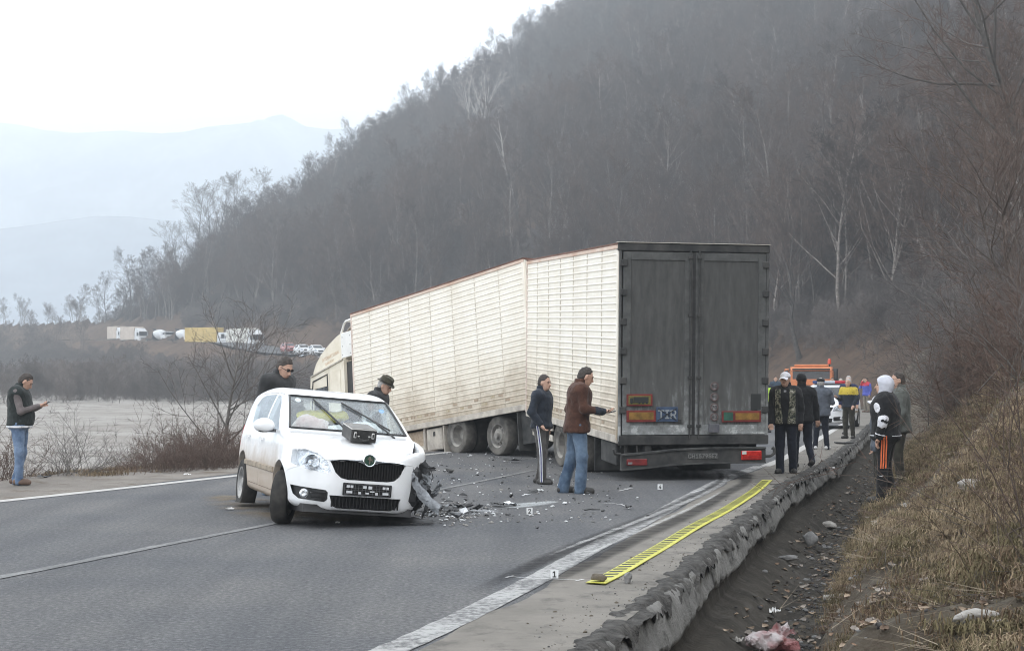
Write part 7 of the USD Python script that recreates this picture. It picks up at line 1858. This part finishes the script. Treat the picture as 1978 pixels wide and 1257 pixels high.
# dead leaves on the bank
def leaf(seed):
    r = np.random.default_rng(seed); a = np.linspace(0, 1, 5); w = np.sin(np.pi * a) * .024
    bend = r.uniform(-.3, .3)
    g = np.stack([np.stack([a * .07 - .035, -w, .008 * np.sin(a * 5 + seed) + w * bend + .006], -1), np.stack([a * .07 - .035, 0 * w, .008 * np.sin(a * 5 + seed)], -1), np.stack([a * .07 - .035, w, .008 * np.sin(a * 5 + seed) - w * bend + .008], -1)], 1)
    return sheet(g)
lv = []
for i in range(7000):
    y = 5 + 36 * r.uniform() ** 1.6; e, rr = at_s(np.array([s_of_y(y)])); o = r.uniform(.3, 9)
    x, yy = e[0] + rr[0] * o
    if not -10 < CX + FPX * x / yy < 1990: continue
    lv.append((x, yy, 0, r.uniform(0, 6.28), r.uniform(.6, 1.7), r.integers(0, 3)))
lv = np.array(lv); lv[:, 2] = ground_z(lv[:, 0], lv[:, 1]) + .015
instancer('dead_leaves', [leaf(1), leaf(2), leaf(3)], [mat('leaf_brown', (.12, .075, .05), (.20, .135, .09), rough=.9, scale=9., vary=.4), mat('leaf_tan', (.22, .165, .115), (.32, .25, .19), rough=.9, scale=9., vary=.4), mat('leaf_grey', (.17, .145, .125), (.28, .25, .22), rough=.9, scale=9., vary=.4)], lv)

# numbered marker cards
card = mat('card_white', (.66, .67, .67), rough=.7); ink = mat('card_ink', (.015, .015, .015), rough=.6)
def marker(digit, px, py, label, size=.062, rz=0.0, flat=False):
    q = G(px, py, .0)
    yawc = math.atan2(q[0], q[1])
    m = M4((q[0], q[1], .008), rz=-yawc + rz)
    t = thing('marker_card', label, 'marker', m if not flat else m @ M4((0, 0, .004), rx=-1.25))
    tp_ = t.GetPrim(); s = size
    part('card_front', hull([(x, y, z) for x in (-s / 2, s / 2) for y, z in ((-.014, 0), (-.012, 0), (-.001, s * 1.1), (.001, s * 1.1))]), card, tp_)
    part('card_back', hull([(x, y, z) for x in (-s / 2, s / 2) for y, z in ((.024, 0), (.026, 0), (.0015, s * 1.08), (.003, s * 1.08))]), card, tp_)
    dg = meshkit.text_mesh(digit, s * .72, .0012, True); b = dg.bounds.mean(0); dg.apply_translation([-b[0], -b[1], 0])
    v = dg.vertices; zz = v[:, 1] + s * .54
    dg.vertices = np.stack([v[:, 0], -.0142 + .0125 * zz / (s * 1.1) - v[:, 2] - .0008, zz], 1)
    part('digit', dg, ink, tp_)
marker('1', 1071, 1118, 'white marker card numbered 1 on the painted edge line')
marker('2', 1023, 994, 'white marker card numbered 2 beside the white powder streak', .072)
marker('4', 1275, 946, 'white marker card numbered 4 on the road before the trailer', .072)
marker('6', 1046, 950, 'white marker card tipped over near the feet of the man in track trousers', .075, .4, True)
# debris
def shard(seed, L, kind):
    r = np.random.default_rng(seed)
    if kind == 'sheet': return scrap_sheet(seed, L, L * r.uniform(.35, .8), 1.0)
    if kind == 'stick': return tube(np.cumsum(r.normal(size=(5, 3)) * [L * .22, L * .10, L * .04] + [L * .15, 0, 0], 0) - [L * .4, 0, 0], [.006, .010, .010, .008, .003], 5)
    return hull(r.normal(size=(9, 3)) * [L * .35, L * .22, L * .12])
r = np.random.default_rng(91)
plastic = [scrap[0], scrap[0], mat('debris_grey', (.07, .07, .072), (.15, .15, .155), rough=.7, scale=12.)]
named = [(985, 978, .22, 'sheet', 2, 'pale broken lamp shell lying beside the powder streak left of marker 2'), (962, 978, .20, 'sheet', 0, 'dark curved trim piece beside the pale lamp shell'), (1030, 951, .22, 'sheet', 0, 'dark torn plastic next to the tipped marker card'), (1083, 924, .20, 'sheet', 2, 'grey crushed piece behind the legs of the brown-jacketed man'), (988, 893, .38, 'sheet', 0, 'flat black panel on the road in front of the lorry wheels'), (869, 913, .20, 'chunk', 0, 'black lump of debris nearest below the lorry locker'), (800, 882, .12, 'chunk', 0, 'small black lump on the white edge line behind the crumpled wing'), (892, 959, .13, 'chunk', 0, 'small black lump between the torn beam and the pale lamp shell'), (984, 960, .14, 'chunk', 0, 'black wedge-shaped fragment above the pale lamp shell'), (1037, 1023, .10, 'chunk', 0, 'lone black fragment nearest the camera, left of the measuring strip'), (1140, 957, .12, 'chunk', 0, 'black fragment right of the jeans hem'), (1290, 900, .16, 'sheet', 0, 'dark scrap on the road below the number plate'), (1213, 983, .16, 'sheet', 0, 'thin dark strip on the road left of the tyre marks'), (1010, 966, .30, 'stick', 2, 'thin pale rod of trim on the road'), (1150, 990, .26, 'stick', 0, 'thin black rod of trim lying across the near lane'), (905, 882, .22, 'stick', 2, 'pale thin trim strip before the drive wheel')]
for px, py, L, k, mi, lb in named:
    q = G(px, py)
    t = thing('car_fragment', lb, 'car part', M4((q[0], q[1], .025 + L * .06), rz=r.uniform(0, 6.28), rx=r.uniform(-.2, .2)))
    part('fragment', shard(int(px * 7 + py), L, k), plastic[mi] if mi != 2 or 'pale' not in lb else scrap[2], t.GetPrim(), smooth=40)
nn = 0
for i in range(95):     # the heap under the torn corner and the scatter across the lane
    if i < 42: px, py = r.normal(858, 30), r.normal(990, 7); L = r.uniform(.05, .20)
    else: px, py = r.uniform(790, 1260), r.uniform(880, 1010); L = r.uniform(.03, .11)
    if py > 1012 or px < 770: continue
    q = G(px, py)
    t = thing('car_fragment', 'broken black or grey car part in the heap under the crushed corner' if i < 42 else 'small dark fragment scattered on the lane between the car and the lorry', 'car part', M4((q[0], q[1], .012 + L * .12 + (r.uniform(0, .05) if i < 42 else 0)), rz=r.uniform(0, 6.28), rx=r.uniform(-.5, .5)), 'heap of car parts' if i < 42 else 'scattered dark fragments')
    part('fragment', shard(500 + i, L, r.choice(['sheet', 'chunk', 'sheet', 'stick'])), [scrap[0], scrap[0], scrap[1], plastic[2], scrap[2]][int(r.choice([0, 1, 2, 3, 4], p=[.35, .2, .2, .17, .08]))], t.GetPrim(), smooth=40)
gl = []
for i in range(900):
    px, py = (r.uniform(790, 1180), 875 + 135 * r.uniform() ** 1.4) if i < 640 else (r.normal(870, 45), r.normal(993, 9))
    if py > 1035: continue
    q = G(px, py); gl.append((q[0], q[1], .010, r.uniform(0, 6.28), r.uniform(.006, .024) * (1 if r.uniform() < .9 else 1.8), r.integers(0, 4)))
instancer('glass_crumbs', [stone(70 + i, (1, .7, .4), 1) for i in range(4)], [mat('crumb_white', (.55, .56, .57), (.75, .76, .77), rough=.4, scale=9.), stone_m['pale'], stone_m['grey'], mat('crumb_dark', (.03, .03, .03), rough=.5)], gl)
# paper scraps, litter
def crumple(seed, L, W, h=.03): 
    r = np.random.default_rng(seed); U, V = np.meshgrid(np.linspace(-.5, .5, 16), np.linspace(-.5, .5, 12), indexing='ij')
    p3 = np.stack([U * 4 + seed, V * 4, 0 * U], -1); Z = np.abs(meshkit.fbm(p3, 4, seed) - .5) * 4 * h; e = 1 + (meshkit.noise(p3 * 1.6, seed + 5) - .5) * .4
    return sheet(np.stack([U * L * e + (meshkit.noise(p3, 3) - .5) * .05 * L, V * W * e, Z], -1))
paper = mat('paper_white', (.66, .66, .65), (.78, .78, .77), rough=.9, scale=9.)
for px, py, L, W, lb in [(444, 985, .10, .05, 'white paper scrap on the left lane beside the rear wheel'), (652, 1012, .06, .05, 'small white scrap on the lane in front of the steered front wheel'), (362, 918, .11, .09, 'crumpled white paper on the dirt shoulder left of the white car'), (1608, 905, .10, .05, 'thin white scrap on the ditch edge beyond the hooded person')]:
    q = G(px, py); t = thing('paper_scrap', lb, 'paper', M4((q[0], q[1], .014), rz=px)); part('sheet', crumple(int(px), L, W, .02), paper, t.GetPrim(), smooth=True)
q = G(86, 923); t = thing('plastic_scrap', 'small black scrap on the dirt shoulder right of the man in jeans', 'scrap', M4((q[0], q[1], float(ground_z(q[0], q[1])) + .03))); part('fragment', scrap_sheet(7, .22, .12, 1.2), scrap[0], t.GetPrim(), smooth=40)
def on_ground(px, py):
    ys = np.linspace(4.5, 40, 900); ray_ = ray(px, py); q3 = np.array([0, 0, EYE]) + np.outer(ys, ray_ / ray_[1])
    gz = ground_z(q3[:, 0], q3[:, 1]); k = np.argmax(q3[:, 2] < gz); return np.array([q3[k, 0], q3[k, 1], gz[k]])
bagm = usdkit.material(stage, '/World/Looks/bag_plastic', {'tc': ('texture_coordinate', {}), 'n': ('noise_texture', {'scale': 5., 'detail': 3.0}), 'r': ('rgb_ramp', {'ramp': [(.40, (.36, .32, .32)), (.50, (.26, .17, .17)), (.58, (.20, .075, .075))]}), 'p': ('principled_bsdf', {'roughness': .45})}, [('tc.object', 'n.vector'), ('n.fac', 'r.fac'), ('r.color', 'p.base_color')], surface='p.BSDF')
q = on_ground(1490, 1262)
t = thing('plastic_bag', 'crumpled white and dark red plastic bag in the ditch at the bottom of the picture', 'bag', M4((q[0], q[1], q[2] + .02), rz=.5))
bag = surfnet(lambda p: ellipsoid(p, (0, 0, .07), (.24, .13, .09)) + (meshkit.fbm(p * 9, 4, 5) - .5) * .20 + np.abs(meshkit.fbm(p * 22, 3, 6) - .5) * .06, (-.4, -.3, -.1), (.4, .3, .3), .014, 1)
part('bag_body', bag, bagm, t.GetPrim(), smooth=25); part('bag_flap', moved(crumple(3, .22, .14, .05), M4((.13, .02, .12), rx=.5, ry=-.3)), bagm, t.GetPrim(), smooth=30)
for px, py, L, lb, mm in [(1497, 1188, .12, 'pale plastic scrap on the ditch gravel', paper), (1425, 1243, .12, 'whitish rag beside the plastic bag in the ditch', stone_m['pale'])]:
    q = on_ground(px, py); t = thing('litter', lb, 'litter', M4((q[0], q[1], q[2] + .015), rz=1.0)); part('sheet', crumple(int(px), L, L * .6, .04), mm, t.GetPrim(), smooth=30)
q = G(1632, 858); t = thing('rubber_strip', 'curved dark strip of rubber lying on the slab near the yellow and navy jacket', 'rubber strip', M4((q[0], q[1], .02))); part('strip', tube([(-.24, .1, .03), (-.2, 0, .02), (-.05, -.05, .015), (.1, -.02, .02), (.24, .08, .02)], [.015, .028, .03, .028, .012], 6), scrap[0], t.GetPrim(), smooth=True)
q = G(1506, 937); t = thing('stick', 'thin dark twig lying on the slab near the far end of the yellow strip', 'twig', M4((q[0], q[1], .014))); part('wood', tube([(-.15, 0, 0), (0, .01, .004), (.16, -.005, 0)], [.006, .008, .004], 5), MAT['bark_dark'], t.GetPrim())
